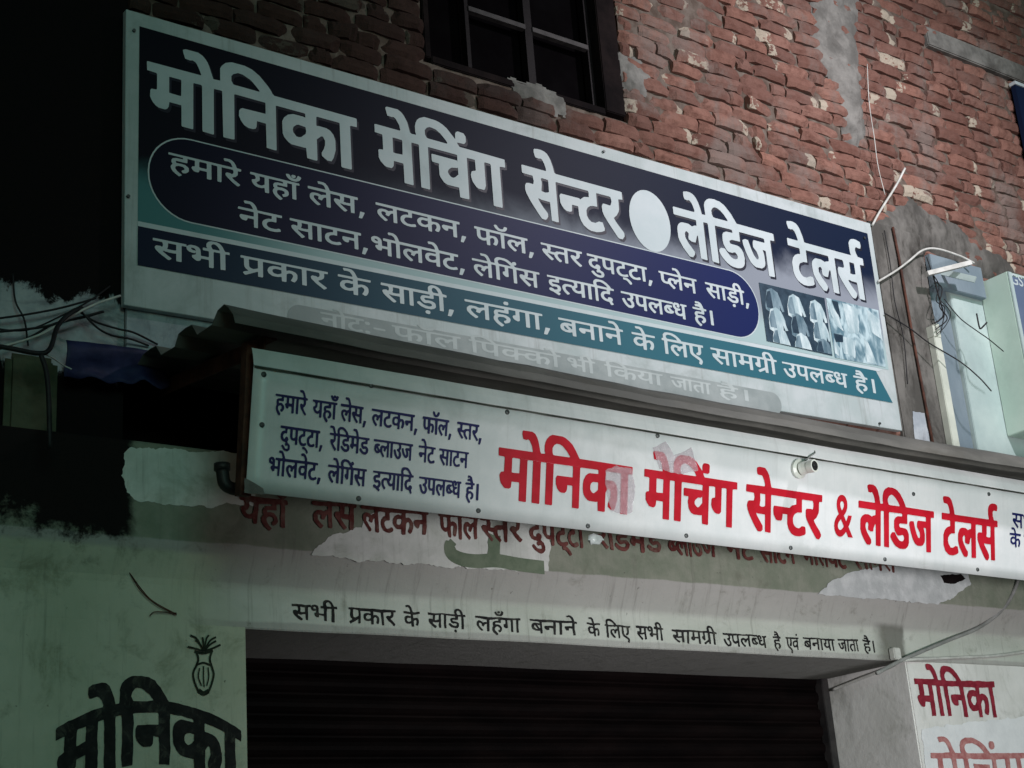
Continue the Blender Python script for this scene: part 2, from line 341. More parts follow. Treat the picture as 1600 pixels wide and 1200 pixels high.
# outlines of the sign writer's letters in millimetres: x, z of the first point of a contour, then steps to each next point
LETTERS = {
'title': [
[1944,4236,-2,4,0,71,-1,6,-43,1,-3,-19,-5,-9,-8,-5,-22,1,-12,6,-9,9,-7,11,-4,9,1,25,4,6,15,1,3,1,2,4,0,55,-2,4,-3,1,-31,2,-1,31,1,3,3,1,195,0,1,3,-7,19,-9,18,-6,7,-10,4,-9,-3,-19,2,-7,22,-1,9,2,3,9,4,46,0,17,-8,11,-11,7,-10,6,-13,15,-46,3,-2,24,2,0,49,7,13,14,15,14,6,12,4,49,0,28,-7,29,-17,34,-34,12,-16,5,-10,7,-6,333,-3,6,-1,1,-4,-1,-31,-25,-1,-3,-1,-1,-4,0,-173,-2,-3,-3,-1,-34,0,-4,2,-1,3,0,173,-1,3,-6,1,-84,1,-6,-2,-1,-30,1,-7,9,2,31,-1,16,-6,13,-14,7,-21,0,-40,-10,-34,-9,-16,-17,-1,-12,7,-10,7,-1,12,9,16,6,18,1,19,-8,14,-3,1,-6,-2,-17,-16,0,-83,-2,-4,-9,-1,-31,2,-3,40,-9,-1,-50,1,-12,6,-9,8,-7,8,-6,13,-1,49,8,17,15,15,22,9,40,0,9,-2,1,3,-1,13,-6,1,-105,1,-7,-1,-1,-176,-1,-4,-7,-1,-31,2,-1,93,-1,3,-34,1,-2,-23,-4,-9,-10,-4,-18,0,-16,7,-4,4,-9,12,-7,16,1,21,6,9,7,4,90,1,1,10,0,31,-1,4,-115,2,-6,-2,-1,-176,-2,-3,-9,-1,-28,0,-3,1,-1,4,-2,175,-6,2,-25,-1,-1,-7,-1,-169,0,-3,-4,-2,-37,2,-2,6,0,170,-1,3,-3,2,-25,0,-3,-1,-1,-4,-1,-173,-1,-3,-3,-1],
[2384,4310,10,-1,9,3,19,18,2,11,-2,16,-28,3,-9,-3,-12,-11,-3,-11,2,-12],
[1897,4354,10,-1,31,-1,3,2,1,55,-1,7,-37,1,-7,-1],
[2138,4454,6,-1,93,-1,3,1,1,3,-26,27,-12,9,-28,12,-18,1,-19,-10,-7,-10,0,-18],
[2836,4229,-1,4,0,71,-2,6,-40,1,-2,-19,-3,-7,-7,-7,-7,0,-15,0,-9,4,-16,15,-7,14,0,30,4,4,16,2,1,4,0,55,-1,4,-3,1,-29,2,0,33,7,2,102,-1,5,2,-4,21,-14,23,-9,6,-9,-2,-19,1,-7,28,1,6,6,4,47,1,16,-8,12,-13,13,-24,10,-41,7,-4,19,1,1,3,-3,9,0,25,4,16,7,13,11,11,23,11,49,-1,19,-4,15,-6,19,-12,37,-38,1,24,5,10,9,4,26,-2,9,-12,0,-22,-4,-7,-6,-6,-31,-1,-1,-4,10,-13,207,-3,7,-1,0,-34,-22,-2,-4,-1,-1,-3,0,-170,-2,-7,-37,0,-3,1,-1,3,0,173,-2,4,-9,1,-15,0,-4,-1,-1,-4,0,-98,-6,-16,-5,-4,-6,0,-19,0,-10,5,-15,18,-6,19,-1,12,4,12,4,4,15,5,2,4,-1,43,-10,1,-28,-1,-1,-176,-2,-3,-6,-1,-31,0,-4,2,-2,39,-53,0,-16,7,-15,19,-3,9,-1,37,2,10,-28,1,-4,2,-1,3,0,25,1,3,4,1,108,-1,5,-1,1,-6,1,27,-1,4,-6,1,-121,1,-6,-1,-1,-176,-1,-3,-4,-2,-34,1,-1,7,0,170,-1,3,-4,1,-28,0,-1,-7,0,-170,-1,-3,-4,-1],
[3048,4305,10,-2,9,4,17,16,-1,33,-1,-5,-27,-5,-7,-4,-9,-9,-3,-6,0,-7,4,-7],
[2792,4347,10,-2,31,2,2,55,-2,7,-34,1,-7,-1],
[2947,4448,9,-2,81,-1,5,2,-4,9,-26,26,-22,13,-18,3,-9,0,-13,-6,-10,-13,0,-19],
[3476,4220,-15,18,-35,48,-19,34,-3,12,0,19,6,12,14,4,22,-1,4,15,-4,22,-4,1,-43,1,-3,1,-2,3,0,28,2,4,3,1,114,-1,5,1,-1,13,-6,18,-9,16,-7,4,-10,-3,-16,2,-3,6,-4,16,1,12,4,4,18,3,16,0,15,-3,13,-7,10,-13,6,-12,9,-28,5,-25,7,-5,339,-2,7,-2,0,-34,-23,-3,-1,-46,-4,-12,-12,-19,-17,-15,0,-3,7,-11,14,-17,23,-24,4,-7,0,-13,-13,-16,-16,0,-8,4,-48,62,-16,25,-6,16,-1,24,7,13,7,1,31,-2,4,3,7,19,-4,18,-7,2,-68,0,-1,-4,-1,-59,-22,-1,-16,-4,-14,-10,-8,-15,0,-22,8,-15,14,-10,19,0,21,11,19,-1,8,-25,-1,-10,-7,-4,-13,-6,-24,-6,-28,0,-15,4,-22,13,-13,19,-7,22,0,37,-2,3,-30,0,-3,-28,-4,-4,-9,-3,-15,0,-13,7,-10,13,-6,12,-1,31,2,4,6,6,93,0,6,-4,21,16,26,5,1,21,-2,7,-163,2,-3,-1,-2,-3,-1,-176,-10,-2,-25,2,-1,77,-2,4,-40,1,-12,3,-5,-1,4,-9,19,-26,19,-20,1,-4,0,-12,-10,-14,-6,-3],
[3487,4344,17,-2,15,4,4,4,1,46,-2,7,-27,1,-7,-2,-1,-6,3,-9,0,-9,-5,-31],
[4261,4213,-31,34,-19,32,-4,16,0,37,4,15,9,12,10,7,10,3,34,1,21,-9,16,8,12,1,1,23,-1,3,-3,1,-120,1,-3,1,-2,4,0,28,2,3,3,1,114,-1,6,2,1,9,-6,19,-6,12,-8,8,-6,3,-9,-3,-16,2,-4,15,0,12,1,7,4,3,18,4,16,0,15,-4,9,-6,10,-10,10,-19,9,-28,5,-25,3,-1,18,1,-1,47,4,12,5,9,13,12,14,7,31,4,12,-3,18,-1,22,-10,10,-7,30,-30,28,-42,219,-2,7,-2,0,-34,-23,-1,-3,-1,-1,-4,0,-170,-2,-6,-31,-1,-3,1,-1,4,0,111,-2,6,-12,1,-5,-1,6,-22,0,-40,-3,-12,-7,-9,-16,-10,-37,-1,-16,8,-12,11,-7,11,-15,31,-12,37,-1,18,2,4,15,7,18,-1,12,-38,12,-28,13,-17,4,-2,6,0,4,4,2,9,-2,9,-6,16,-18,18,0,16,3,12,4,6,3,2,65,0,2,4,-1,15,-10,2,-139,1,-3,-1,-1,-3,-1,-41,-1,-3,-49,-1,-13,-6,-3,-4,2,-7,4,-4,37,-1,13,-3,14,-11,8,-15,4,-28,-3,-9,-1,-13,-6,-12,-10,-10,-12,-6,-19,-4,-25,1,-18,4,-19,9,-23,20,-11,15,-4,9,0,10,12,12,20,1,6,-3,5,-8,20,-20,9,-6,10,-3,12,0,10,4,5,12,-3,8,-9,9,-6,0,-13,-5,-21,0,-6,3,-8,8,-12,21,-3,19,3,28,7,10,19,9,37,1,1,4,-1,9,-6,2,-96,-1,-1,-6,-1,-170,0,-3,-4,-2,-34,2,-2,6,0,170,-1,3,-3,2,-16,0,-6,-1,-1,-4,-1,-176,-10,-1,-28,2,-2,102,-1,5,-3,-1,-4,-7,-11,-29,-22,0,-16,7,-1,10,5,18,-5,6,-8,3,-6,-4,-4,-8,0,-18,13,-23,31,-35,2,-4,-1,-10,-13,-16],
[4430,4435,10,-2,71,0,6,1,-3,8,-20,23,-14,11,-18,9,-9,1,-10,-1,-6,-3,-9,-9,-4,-7,0,-19],
[5078,4207,-28,30,-13,20,-10,19,-3,22,0,27,3,13,4,7,13,12,12,6,34,0,25,-8,6,4,21,5,2,7,-1,18,-7,2,-139,0,-1,-4,-1,-58,-25,-2,-23,-10,-6,-6,-6,-13,-1,-18,8,-17,8,-8,7,-4,19,0,25,11,15,-1,4,-4,3,-12,0,-18,-4,-4,-12,-6,-28,-7,-28,0,-21,7,-16,10,-10,13,-6,12,-4,16,0,43,10,25,16,16,19,9,16,2,1,25,-2,3,-3,1,-68,2,-1,3,0,28,1,4,3,1,62,-1,4,2,1,3,-7,25,-6,12,-7,8,-7,3,-9,-3,-16,2,-7,24,2,11,3,2,12,1,9,3,16,0,15,-4,8,-4,11,-11,7,-14,12,-34,5,-25,7,-1,302,-2,2,1,-4,15,0,47,7,12,9,9,7,4,19,4,15,-1,25,-7,2,-19,-5,-15,-15,-2,-10,3,-6,0,-7,-7,-3,-9,3,-16,9,-18,29,-2,3,-1,2,-4,-1,-31,-23,-1,-3,-1,-1,-4,-1,-176,-10,-1,-28,2,-1,77,-2,4,-37,1,-9,3,-9,-1,-1,-4,16,-23,29,-32,0,-10,-1,-4,-12,-14,-4,-2,-15,1,-11,10,-32,43,-20,29,-9,18,-4,16,1,15,6,13,32,1,6,3,2,4,-1,25,-3,6,-4,2,-43,0,-6,-1,-2,-3,-1,-176,-10,-2,-28,2,-1,105,-2,5,-3,-1,-7,-10,-11,-28,-19,-1,-12,4,-4,4,-1,18,3,10,-7,7,-6,0,-7,-3,-4,-7,0,-16,16,-28,19,-20,11,-17,-1,-9,-12,-16,-4,-1],
[5281,4329,19,-1,16,4,1,50,-2,6,-24,1,-7,-1,-1,-43,-3,-9],
],
'line2': [
[1930,4044,-15,9,-6,5,-5,8,-2,7,2,5,5,7,-4,7,0,7,1,2,3,4,4,2,11,3,21,0,2,1,0,4,-1,1,-2,0,-48,1,-2,1,0,3,1,3,1,1,232,-1,2,1,0,1,-2,4,-3,7,-3,3,-5,2,-5,1,-10,-1,-2,1,-3,6,1,2,4,2,18,0,9,-3,7,-5,6,-9,5,-11,14,-1,2,-2,0,-4,-2,-3,-11,-1,0,-11,-2,-6,-7,-7,-12,-5,0,-1,2,-3,8,-6,19,-11,0,-1,-1,-3,-6,-4,-5,0,-15,9,-19,15,-8,8,-1,6,2,3,4,3,11,0,7,-3,1,0,3,3,2,2,1,4,-1,6,-2,2,-1,1,-39,0,-2,0,0,-3,-1,-52,-1,-2,-2,-1,-11,0,-1,2,0,54,-1,2,-3,0,-15,1,-3,-1,0,-2,0,-53,-1,-1,-2,-2,-10,0,-3,0,-1,2,0,23,-2,2,-24,0,-2,-2,0,-3,-1,-3,-5,-2,-8,0,-6,2,-4,3,-4,6,0,3,1,2,3,3,4,0,4,2,0,2,0,17,0,1,-3,1,-21,0,-3,0,0,-2,0,-12,-2,-3,-37,0,-3,-1,0,-3,1,-2,2,-2,19,1,3,-1,6,0,4,-1,8,-5,3,-3,1,-3,0,-8,-3,-5,-4,-3,-5,-3,-9,-2,-2,1,-4,5,0,1,3,3,4,2,4,2,0,4,-1,2,-4,3,-8,1,-8,0,-9,-3,-3,-4,0,-5,2,-3,5,-6,13,-8,3,-2,-1,-3,-5,-3,-4,-2],
[2007,4095,4,-1,20,0,2,1,1,3,0,15,-1,2,-3,1,-21,0,-2,-1,-1,-4,0,-14],
[2309,4041,-15,10,-6,7,-3,5,-1,5,0,4,2,6,4,4,-4,6,0,8,3,5,4,3,4,1,7,2,19,0,2,1,-1,5,-4,1,-48,0,-3,-1,0,-2,0,-52,-2,-3,-1,0,-10,0,-3,0,0,1,-1,15,-1,1,-11,-3,-13,0,-11,3,-4,3,-4,4,-4,6,-1,5,0,3,1,2,8,2,5,2,1,3,0,4,-2,4,-3,3,-16,1,0,2,0,5,1,1,3,1,185,-2,3,0,1,-6,-1,-2,-11,-1,-2,-2,0,-52,0,-2,-1,-2,-13,0,-2,2,0,53,0,3,-5,0,-14,0,0,-2,0,-12,-2,-2,-34,0,-4,-2,0,-2,1,-3,3,-1,17,1,13,-3,7,-4,3,-4,1,-4,0,-6,-2,-4,-4,-4,-8,-4,-7,-2,-2,2,-3,6,2,2,6,2,2,3,0,3,-1,3,-4,2,-6,1,-7,0,-6,-1,-4,-2,-2,-4,0,-3,1,-5,6,-6,12,-8,2,-2,-1,-2,-6,-5],
[2230,4081,3,-1,8,0,8,4,3,2,1,25,-1,3,-4,0,-15,0,0,-1,1,-8,-1,-6,-1,-3,-4,-3,-7,-4,0,-2,2,-3,4,-3],
[2365,4126,-2,1,-6,0,-4,2,-5,2,-5,4,-4,5,-2,5,0,2,1,2,6,1,5,0,3,-2,4,-7,5,-3,6,-2,5,0,4,2,3,3,4,8,2,2,2,0,6,-2,3,-1,1,-1,1,-1,-3,-6,-3,-5,-4,-3,-10,-5],
[2363,4138,-3,3,-2,3,0,2,2,3,3,2,5,0,4,0,3,-2,1,-2,0,-2,-3,-4,-4,-3],
[2630,4040,-1,0,0,2,3,8,3,13,1,3,1,1,2,0,15,-1,0,-3,-11,-22,-3,-1],
[2460,4054,-5,2,-14,10,-9,8,-2,5,0,3,0,5,2,6,2,2,6,4,10,2,13,0,14,-4,8,3,10,1,2,2,-1,8,-2,0,-70,1,-1,2,0,5,0,2,3,1,66,0,3,0,0,1,-4,10,-5,5,-6,2,-8,0,-4,-1,-2,1,-3,7,1,2,5,1,17,0,10,-3,8,-8,4,-7,4,-9,3,-1,111,-1,2,-1,0,-1,0,-6,-1,-2,-13,-1,-1,-1,-1,-52,0,-2,-1,-1,-12,0,-2,0,-1,26,-29,0,-11,2,-1,0,-1,-1,0,-1,14,-11,14,-9,0,-1,-1,-1,-7,-5,-3,0,-4,1,-14,10,-18,14,-4,5,-3,5,0,2,1,3,2,3,3,1,10,0,7,-2,1,0,2,4,0,3,0,4,-2,4,-1,1,-2,0,-32,0,-2,0,-1,-3,0,-50,0,-2,-3,-2,-11,0,-2,1,-1,2,0,31,-1,2,-3,1,-6,-3,-3,-3,-5,-8,-1,-1,-3,0,-7,2,-4,1,0,2,2,6,0,1,-6,3,-6,0,-6,-1,-1,-2,-1,-3,1,-5,3,-3,6,-6,16,-11,0,-2,-8,-4],
[2576,4090,4,-1,4,1,8,0,4,2,0,15,0,3,-5,1,-18,0,-3,-1,0,-12,-2,-6,0,-1],
[3075,4036,-1,1,-1,2,3,8,3,13,2,2,1,1,2,1,15,-1,0,-3,-12,-22,-2,-2],
[2739,4052,-18,12,-9,9,-2,4,-1,5,1,6,2,3,2,2,6,4,9,2,13,0,7,-1,8,-3,12,4,6,0,2,2,-1,8,-2,0,-70,1,-1,2,0,5,0,2,2,1,364,-2,2,0,2,-2,0,-6,-1,-2,-12,-1,-2,-1,0,-53,0,-1,-3,-2,-11,0,-2,1,-1,2,0,25,-1,3,-2,0,-17,0,-2,-1,0,-5,-1,-3,-5,-2,-6,0,-5,2,-4,2,-5,5,-2,3,0,4,1,2,3,2,4,2,39,0,2,0,1,2,0,11,-1,2,-1,0,-90,1,-3,0,-1,-4,1,-11,6,1,16,0,5,-1,6,-4,4,-7,0,-11,-3,-7,-3,-5,-4,-3,-5,0,-4,1,-5,3,0,1,6,8,2,4,-1,7,-2,3,-4,2,-3,0,-5,-1,-6,-4,-1,-2,0,-25,-2,-2,-4,0,-9,1,-2,14,-1,1,-9,-3,-19,0,-7,3,-4,2,-4,5,-3,7,0,4,3,6,6,6,6,3,6,2,25,0,2,1,-1,5,-2,0,-65,1,-2,-2,0,-16,-1,-2,-14,-1,-12,-2,-3,-2,-3,-4,-2,-4,0,-2,1,-3,4,-4,9,-5,16,0,16,4,3,-1,2,-5,0,-2,-1,-2,-6,-2,-13,-2,-18,0,-13,3,-8,4,-5,5,-2,3,-1,5,0,6,2,7,8,7,6,3,11,3,8,0,0,2,0,8,-3,1,-43,0,-2,0,-2,-1,0,-52,0,-2,-1,-1,-13,-1,-2,2,0,32,-1,2,-3,1,-6,-3,-4,-4,-5,-7,-3,-1,-8,2,-3,1,0,3,2,5,-1,1,-6,3,-6,0,-5,-1,-2,-4,0,-3,2,-5,8,-7,15,-10,0,-3,-7,-4],
[2907,4074,5,-1,6,1,10,5,1,2,-1,12,-4,-2,-13,1,-7,-1,-4,-2,-2,-4,0,-6,4,-3],
[3394,4034,-1,1,0,2,7,23,2,1,14,0,2,0,1,-1,-1,-4,-10,-19,-4,-3],
[3324,4048,-19,12,-7,7,-2,4,-2,4,0,5,2,5,7,7,11,3,13,0,7,-1,8,-3,8,3,9,1,2,2,0,3,0,4,-2,1,-77,1,-2,-1,0,-2,-1,-51,-1,-3,-5,0,-8,0,-1,1,-1,53,0,2,-2,1,-48,0,-2,-1,0,-12,0,-2,2,0,4,1,17,0,7,-2,5,-5,3,-7,0,-7,-2,-6,-5,-8,-3,-3,-6,0,-6,2,-2,2,0,1,4,4,3,7,0,7,-2,4,-4,2,-3,0,-5,-1,-6,-4,-1,-2,0,-25,-3,-2,-10,0,-2,1,-1,1,-1,16,-1,0,-10,-3,-10,0,-7,2,-7,3,-3,3,-3,4,-2,5,0,24,-1,2,-9,0,-1,3,0,5,2,2,2,0,247,-2,1,0,1,-3,0,-4,-2,-2,-11,-1,-2,-2,0,-51,-1,-3,-2,-1,-11,0,-3,1,0,2,0,31,-1,2,-2,1,-5,-2,-7,-6,-3,-7,-3,0,-8,1,-3,2,0,2,2,6,-1,1,-5,3,-6,0,-2,0,-5,-3,-1,-3,1,-5,9,-9,15,-10,-1,-3,-6,-4],
[3174,4075,3,0,7,0,8,3,3,3,0,23,-1,2,-2,0,-21,1,-3,-1,-1,-2,1,-20,1,-5,2,-2],
[3261,4120,-11,2,-4,3,-6,4,-6,9,0,2,3,2,5,2,6,-1,4,-6,4,-4,6,-3,2,0,7,0,6,2,2,3,3,6,3,2,5,0,6,-1,1,-1,0,-3,-1,-3,-2,-4,-5,-5,-4,-3,-14,-3],
[3505,4046,-13,8,-16,12,-9,8,-4,7,0,4,3,3,3,2,12,0,4,-2,2,1,2,4,0,4,-2,6,-1,2,-2,0,-25,0,-2,2,0,2,1,4,1,1,202,-1,2,0,1,-2,0,-4,-2,-3,-11,-1,1,-10,-2,-4,-2,-4,-5,-5,-6,-3,-5,-2,-2,-2,1,-1,2,-3,25,-16,1,-2,-1,-1,-7,-5,-3,0,-5,2,-18,12,-16,14,-5,7,0,4,5,5,12,0,7,-3,4,3,3,5,-1,6,-2,4,-5,0,-35,0,-3,0,0,-2,0,-52,-1,-2,-1,-1,-13,-1,-1,2,0,30,-1,2,-2,1,-22,0,-8,-3,-2,-2,-1,-3,1,-2,3,-6,7,-6,7,-4,2,-2,0,-1,-2,-3,-7,-4,-5,2,-12,8,-7,8,-2,5,-1,4,-15,1,-4,1,-7,0,-3,1,-2,0,-1,-1,5,-5,22,-15,0,-2,-2,-2,-6,-4],
[3503,4084,2,-1,19,0,10,6,6,1,5,0,4,1,22,0,2,2,0,10,-1,1,-2,1,-64,0,-2,-2,1,-2,0,-9,-3,-7],
[3735,4017,-13,4,-8,5,-9,8,-1,2,1,1,6,4,6,0,10,-9,7,-3,7,-2,9,0,5,2,1,2,0,4,-3,2,-3,2,-7,0,-4,-1,-5,0,-3,6,1,2,3,1,1,2,-2,3,-15,1,-15,5,-7,7,-2,8,0,3,1,5,4,7,5,3,6,3,6,1,10,0,1,3,-1,4,-2,1,-35,0,-1,2,0,3,0,4,1,1,312,-2,2,0,1,-2,0,-5,-1,-3,-11,0,-1,-2,0,-52,-2,-3,-2,0,-9,0,-2,2,0,52,-1,2,-1,1,-20,0,-3,0,0,-3,0,-14,-2,-3,-10,0,-12,-3,-5,-3,-3,-5,0,-4,3,-5,5,-5,4,-1,8,-2,9,2,11,4,3,-1,3,-7,-1,-2,-5,-2,-11,-3,-22,0,-8,3,-5,3,-6,5,-2,4,-1,4,0,9,1,4,3,4,7,5,8,4,12,2,1,4,-1,6,-4,0,-44,1,-2,-1,-1,-2,0,-15,-1,-2,-11,-1,-11,-2,-6,-3,-3,-5,1,-5,2,-5,4,-3,5,-3,7,-1,8,1,9,2,4,2,3,0,4,-7,-1,-3,-10,-3,-10,-1,-18,0,-8,2,-5,3,-6,6,-3,7,0,10,4,7,3,3,8,5,10,2,6,1,1,2,-1,7,-1,2,-41,0,-3,0,0,-3,0,-51,-2,-3,-4,0,-8,1,-2,16,-2,0,-7,-2,-13,0,-6,2,-5,2,-5,5,-2,3,-1,6,0,22,-1,2,-2,1,-21,0,-1,-2,-1,-13,-1,-2,-15,0,-9,-3,-4,-2,-2,-3,0,-6,2,-4,3,-2,5,-3,4,0,3,0,1,4,5,5,5,1,3,0,7,-2,4,-4,1,-3,0,-4,-4,-5,0,-2,5,-5,8,-2,5,-3,3,-7,0,-5,-3,-7,-7,-4,-9,-3],
[3905,4016,-11,11,-7,4,-4,1,-12,1,-2,4,1,4,2,1,14,0,7,-1,8,-4,3,-2,9,-7,3,-6,0,-1,-3,-3,-4,-2],
[4007,4030,-1,1,0,2,6,23,2,1,13,0,2,0,0,-5,-10,-20,-3,-2],
[3789,4071,3,-1,8,1,9,4,1,3,0,20,-1,4,-2,0,-20,0,-4,0,0,-2,0,-15,1,-7,2,-5],
[4144,4041,-16,12,-7,6,-2,0,-4,-1,-19,1,-4,1,-6,4,-5,7,-1,7,0,21,-2,2,-8,1,-1,5,2,3,105,0,1,2,-3,6,-2,3,-4,4,-7,4,-10,-2,-1,0,-2,6,0,2,2,3,17,0,4,0,5,-3,3,-1,4,-4,4,-5,7,-15,1,-1,84,0,3,-1,0,-6,-1,-2,-11,0,-2,-2,0,-53,0,-2,-1,-1,-11,-1,-2,1,0,2,0,25,-1,3,-2,0,-15,0,-1,0,-2,-7,-2,-2,-4,-2,-4,0,-8,3,-4,3,-4,6,0,6,3,2,3,2,38,0,2,0,1,5,0,9,-1,2,-2,1,-54,0,-2,-1,-1,-2,0,-51,0,-3,-3,-1,-9,0,-2,1,-1,1,0,33,0,2,-2,0,-3,-1,-6,-3,-5,-10,-3,-1,-11,3,0,2,2,6,-1,1,-5,2,-6,1,-3,-1,-3,-3,0,-5,2,-4,5,-5,14,-10,2,-3,-1,-2,-6,-5],
[4104,4068,6,0,5,1,1,1,2,9,3,4,5,4,8,2,14,0,7,-1,6,-3,10,4,8,0,0,3,0,7,0,1,-3,0,-79,1,-1,-1,0,-2,0,-22,3,-5,2,-2],
[4484,4020,-3,3,-1,2,1,4,2,3,3,2,4,1,6,-2,1,-1,1,-3,0,-3,-2,-4,-5,-2],
[4561,4026,-2,2,0,2,3,10,2,11,1,1,3,1,11,0,2,0,1,-3,-2,-4,-8,-18,-3,-2],
[4370,4040,-13,10,-15,14,-4,6,-3,6,0,3,2,3,5,2,7,1,5,-2,2,0,2,6,0,3,-2,5,-2,1,-21,1,-2,0,-1,7,2,2,160,0,2,0,0,1,-1,5,0,9,3,5,5,5,4,2,4,1,11,0,6,-1,8,-5,4,-6,4,-7,1,-6,3,-3,11,-1,2,-1,0,-6,-1,-2,-10,-1,-1,-2,-1,-51,0,-2,-1,-2,-12,0,-1,2,0,52,-1,2,-1,1,-15,0,-2,0,-1,-3,0,-10,-2,-2,-26,-1,-3,-1,-1,-1,0,-4,3,-2,6,-1,3,1,6,0,8,-1,8,-4,4,-3,1,-4,0,-7,-3,-6,-3,-3,-4,-2,-9,-3,-19,0,-9,3,-10,5,-6,4,-3,3,-1,2,1,3,5,3,4,0,10,-6,12,-6,8,-1,6,1,4,2,2,1,0,3,0,2,-2,1,-4,3,-2,0,-5,0,-8,-2,-6,0,-9,7,-3,6,1,8,3,5,9,4,19,0,1,1,0,5,-5,0,-49,1,-2,-1,-1,-2,0,-52,-1,-2,-2,0,-8,0,-2,0,-1,1,-1,54,-1,2,-14,0,-2,-1,-1,-2,0,-50,0,-3,-3,-1,-8,0,-2,1,-1,2,0,20,0,3,-2,0,-24,0,-8,2,-1,-1,0,-1,7,-8,16,-12,0,-2,-6,-5],
[4374,4077,11,0,8,1,1,1,0,15,0,4,-5,0,-15,0,-2,0,0,-1,1,-4,0,-4,-3,-10,0,-1],
[4511,4108,15,-1,3,1,0,1,-1,5,-3,5,-3,4,-5,2,-5,1,-3,-2,-1,-2,0,-8],
],
'line3': [
[2209,3912,-1,2,0,26,-1,3,-2,0,-20,0,-1,-2,-1,-4,-2,-3,-4,-2,-5,0,-6,1,-5,2,-5,5,-2,4,1,5,3,3,3,1,44,0,2,1,1,1,0,14,-2,1,-55,1,-2,0,-1,2,1,5,2,2,52,0,2,0,0,3,-2,4,-3,5,-5,5,-3,1,-5,0,-10,-1,-2,0,-4,6,0,2,2,2,3,1,20,0,5,-1,5,-2,7,-6,5,-7,4,-11,2,-1,91,0,2,-1,0,-6,-1,-2,-19,-1,-2,0,0,-2,0,-16,-2,-3,-17,0,-11,-3,-5,-4,-3,-5,1,-6,3,-3,4,-3,10,-2,12,0,7,1,8,3,5,0,2,-2,2,-5,0,-2,-1,-1,-14,-4,-4,0,-4,-1,-17,0,-9,2,-11,4,-6,4,-4,7,-1,7,1,6,5,7,9,5,10,4,8,0,4,2,0,4,0,6,-2,0,-48,1,-3,-1,0,-2,-1,-54,-2,-2],
[2637,3899,-1,1,7,24,1,1,2,1,15,-1,1,-1,-2,-4,-10,-20,-3,-2],
[2392,3911,-10,8,-17,13,-10,9,-2,4,0,6,3,2,3,2,9,1,6,-2,2,0,2,7,-1,7,-3,1,-25,1,-2,1,0,4,1,3,1,1,282,1,3,-1,1,-1,0,-6,-1,-2,-11,-1,-1,-1,0,-52,-1,-2,-1,-2,-11,0,-3,1,0,2,0,25,-1,2,-2,1,-17,0,-2,-2,0,-4,-3,-4,-2,-1,-5,0,-4,0,-7,3,-4,4,-2,3,0,7,2,3,4,1,40,0,2,1,1,2,0,10,-1,3,-1,0,-65,0,-2,0,-1,-3,0,-14,-1,-3,-14,0,-11,-3,-5,-3,-3,-6,1,-6,4,-4,6,-3,4,-1,14,0,14,4,3,-1,4,-5,0,-3,-2,-1,-11,-4,-10,-1,-16,0,-7,2,-6,2,-5,2,-6,6,-2,4,-1,5,0,5,2,7,7,7,11,4,5,2,8,1,1,4,-1,6,-2,0,-43,0,-2,0,0,-2,0,-52,-1,-2,-2,-1,-9,0,-2,0,-2,2,0,54,-2,1,-15,0,-2,0,-2,-1,0,-52,0,-2,-3,-2,-10,0,-2,1,-1,26,-28,0,-11,2,-1,-1,-1,-1,0,-1,15,-11,12,-8,-1,-3,-5,-3,-3,-2],
[2400,3948,3,0,4,1,8,0,4,2,0,14,0,4,-5,0,-18,0,-2,0,0,-10,-3,-10],
[3058,3898,-1,2,7,24,1,1,2,1,15,-1,1,-1,-2,-5,-10,-20,-3,-1],
[2841,3911,-18,12,-7,7,-3,4,-1,6,0,3,1,5,7,7,12,4,12,0,14,-5,8,3,9,2,2,2,0,3,0,3,-2,2,-74,0,-2,0,-1,-3,0,-51,-1,-2,-2,-1,-11,0,-2,2,0,52,-1,3,-1,0,-17,0,-2,-2,0,-51,0,-2,-1,-2,-12,0,-2,1,-1,2,0,22,-1,1,-21,0,-2,-1,0,-4,-1,-2,-3,-3,-2,0,-9,0,-5,3,-6,6,-1,2,0,6,4,2,7,1,0,2,0,4,0,1,-4,-2,-8,0,-9,3,-5,4,-2,4,0,7,3,4,4,3,8,3,11,0,6,-2,5,-2,5,-5,2,-4,1,-20,2,0,19,0,2,0,0,1,0,19,-1,1,-16,1,-1,7,2,2,2,1,46,-1,3,1,0,1,-3,7,-3,5,-3,2,-6,3,-6,0,-5,-1,-2,0,-3,5,0,2,1,2,3,2,18,0,8,-3,5,-3,3,-3,4,-6,5,-12,3,-1,153,-1,1,1,0,2,-3,7,-4,5,-7,4,-7,0,-5,-1,-2,1,-3,6,0,1,1,1,5,2,16,0,6,-1,6,-4,3,-2,5,-6,6,-14,1,-1,83,-1,2,0,0,-1,0,-6,-1,-3,-16,0,-3,-1,0,-2,0,-15,-2,-2,-14,-1,-10,-2,-6,-4,-2,-6,0,-3,1,-2,5,-5,3,-2,6,-2,13,0,10,3,4,2,4,-1,3,-7,-1,-2,-2,-1,-16,-4,-21,0,-12,4,-5,3,-6,6,-1,2,-1,8,0,4,2,5,7,7,7,4,9,3,8,0,1,2,0,7,-2,2,-43,0,-3,0,0,-3,0,-51,-1,-2,-2,-1,-9,0,-2,0,-2,2,-1,13,-10,-2,-18,0,-6,1,-9,5,-4,8,0,9,4,7,5,4,12,3,25,0,2,2,-1,5,-2,0,-57,0,-2,0,-1,-3,0,-50,-1,-3,-2,-1,-10,0,-3,1,0,2,0,31,-1,2,-2,0,-5,-1,-5,-5,-4,-7,-1,-1,-3,0,-10,3,-1,1,1,3,2,2,0,2,-1,1,-6,2,-6,1,-2,-1,-4,-2,-1,-4,1,-4,4,-5,7,-6,10,-6,3,-3,0,-2,-5,-4,-4,-1],
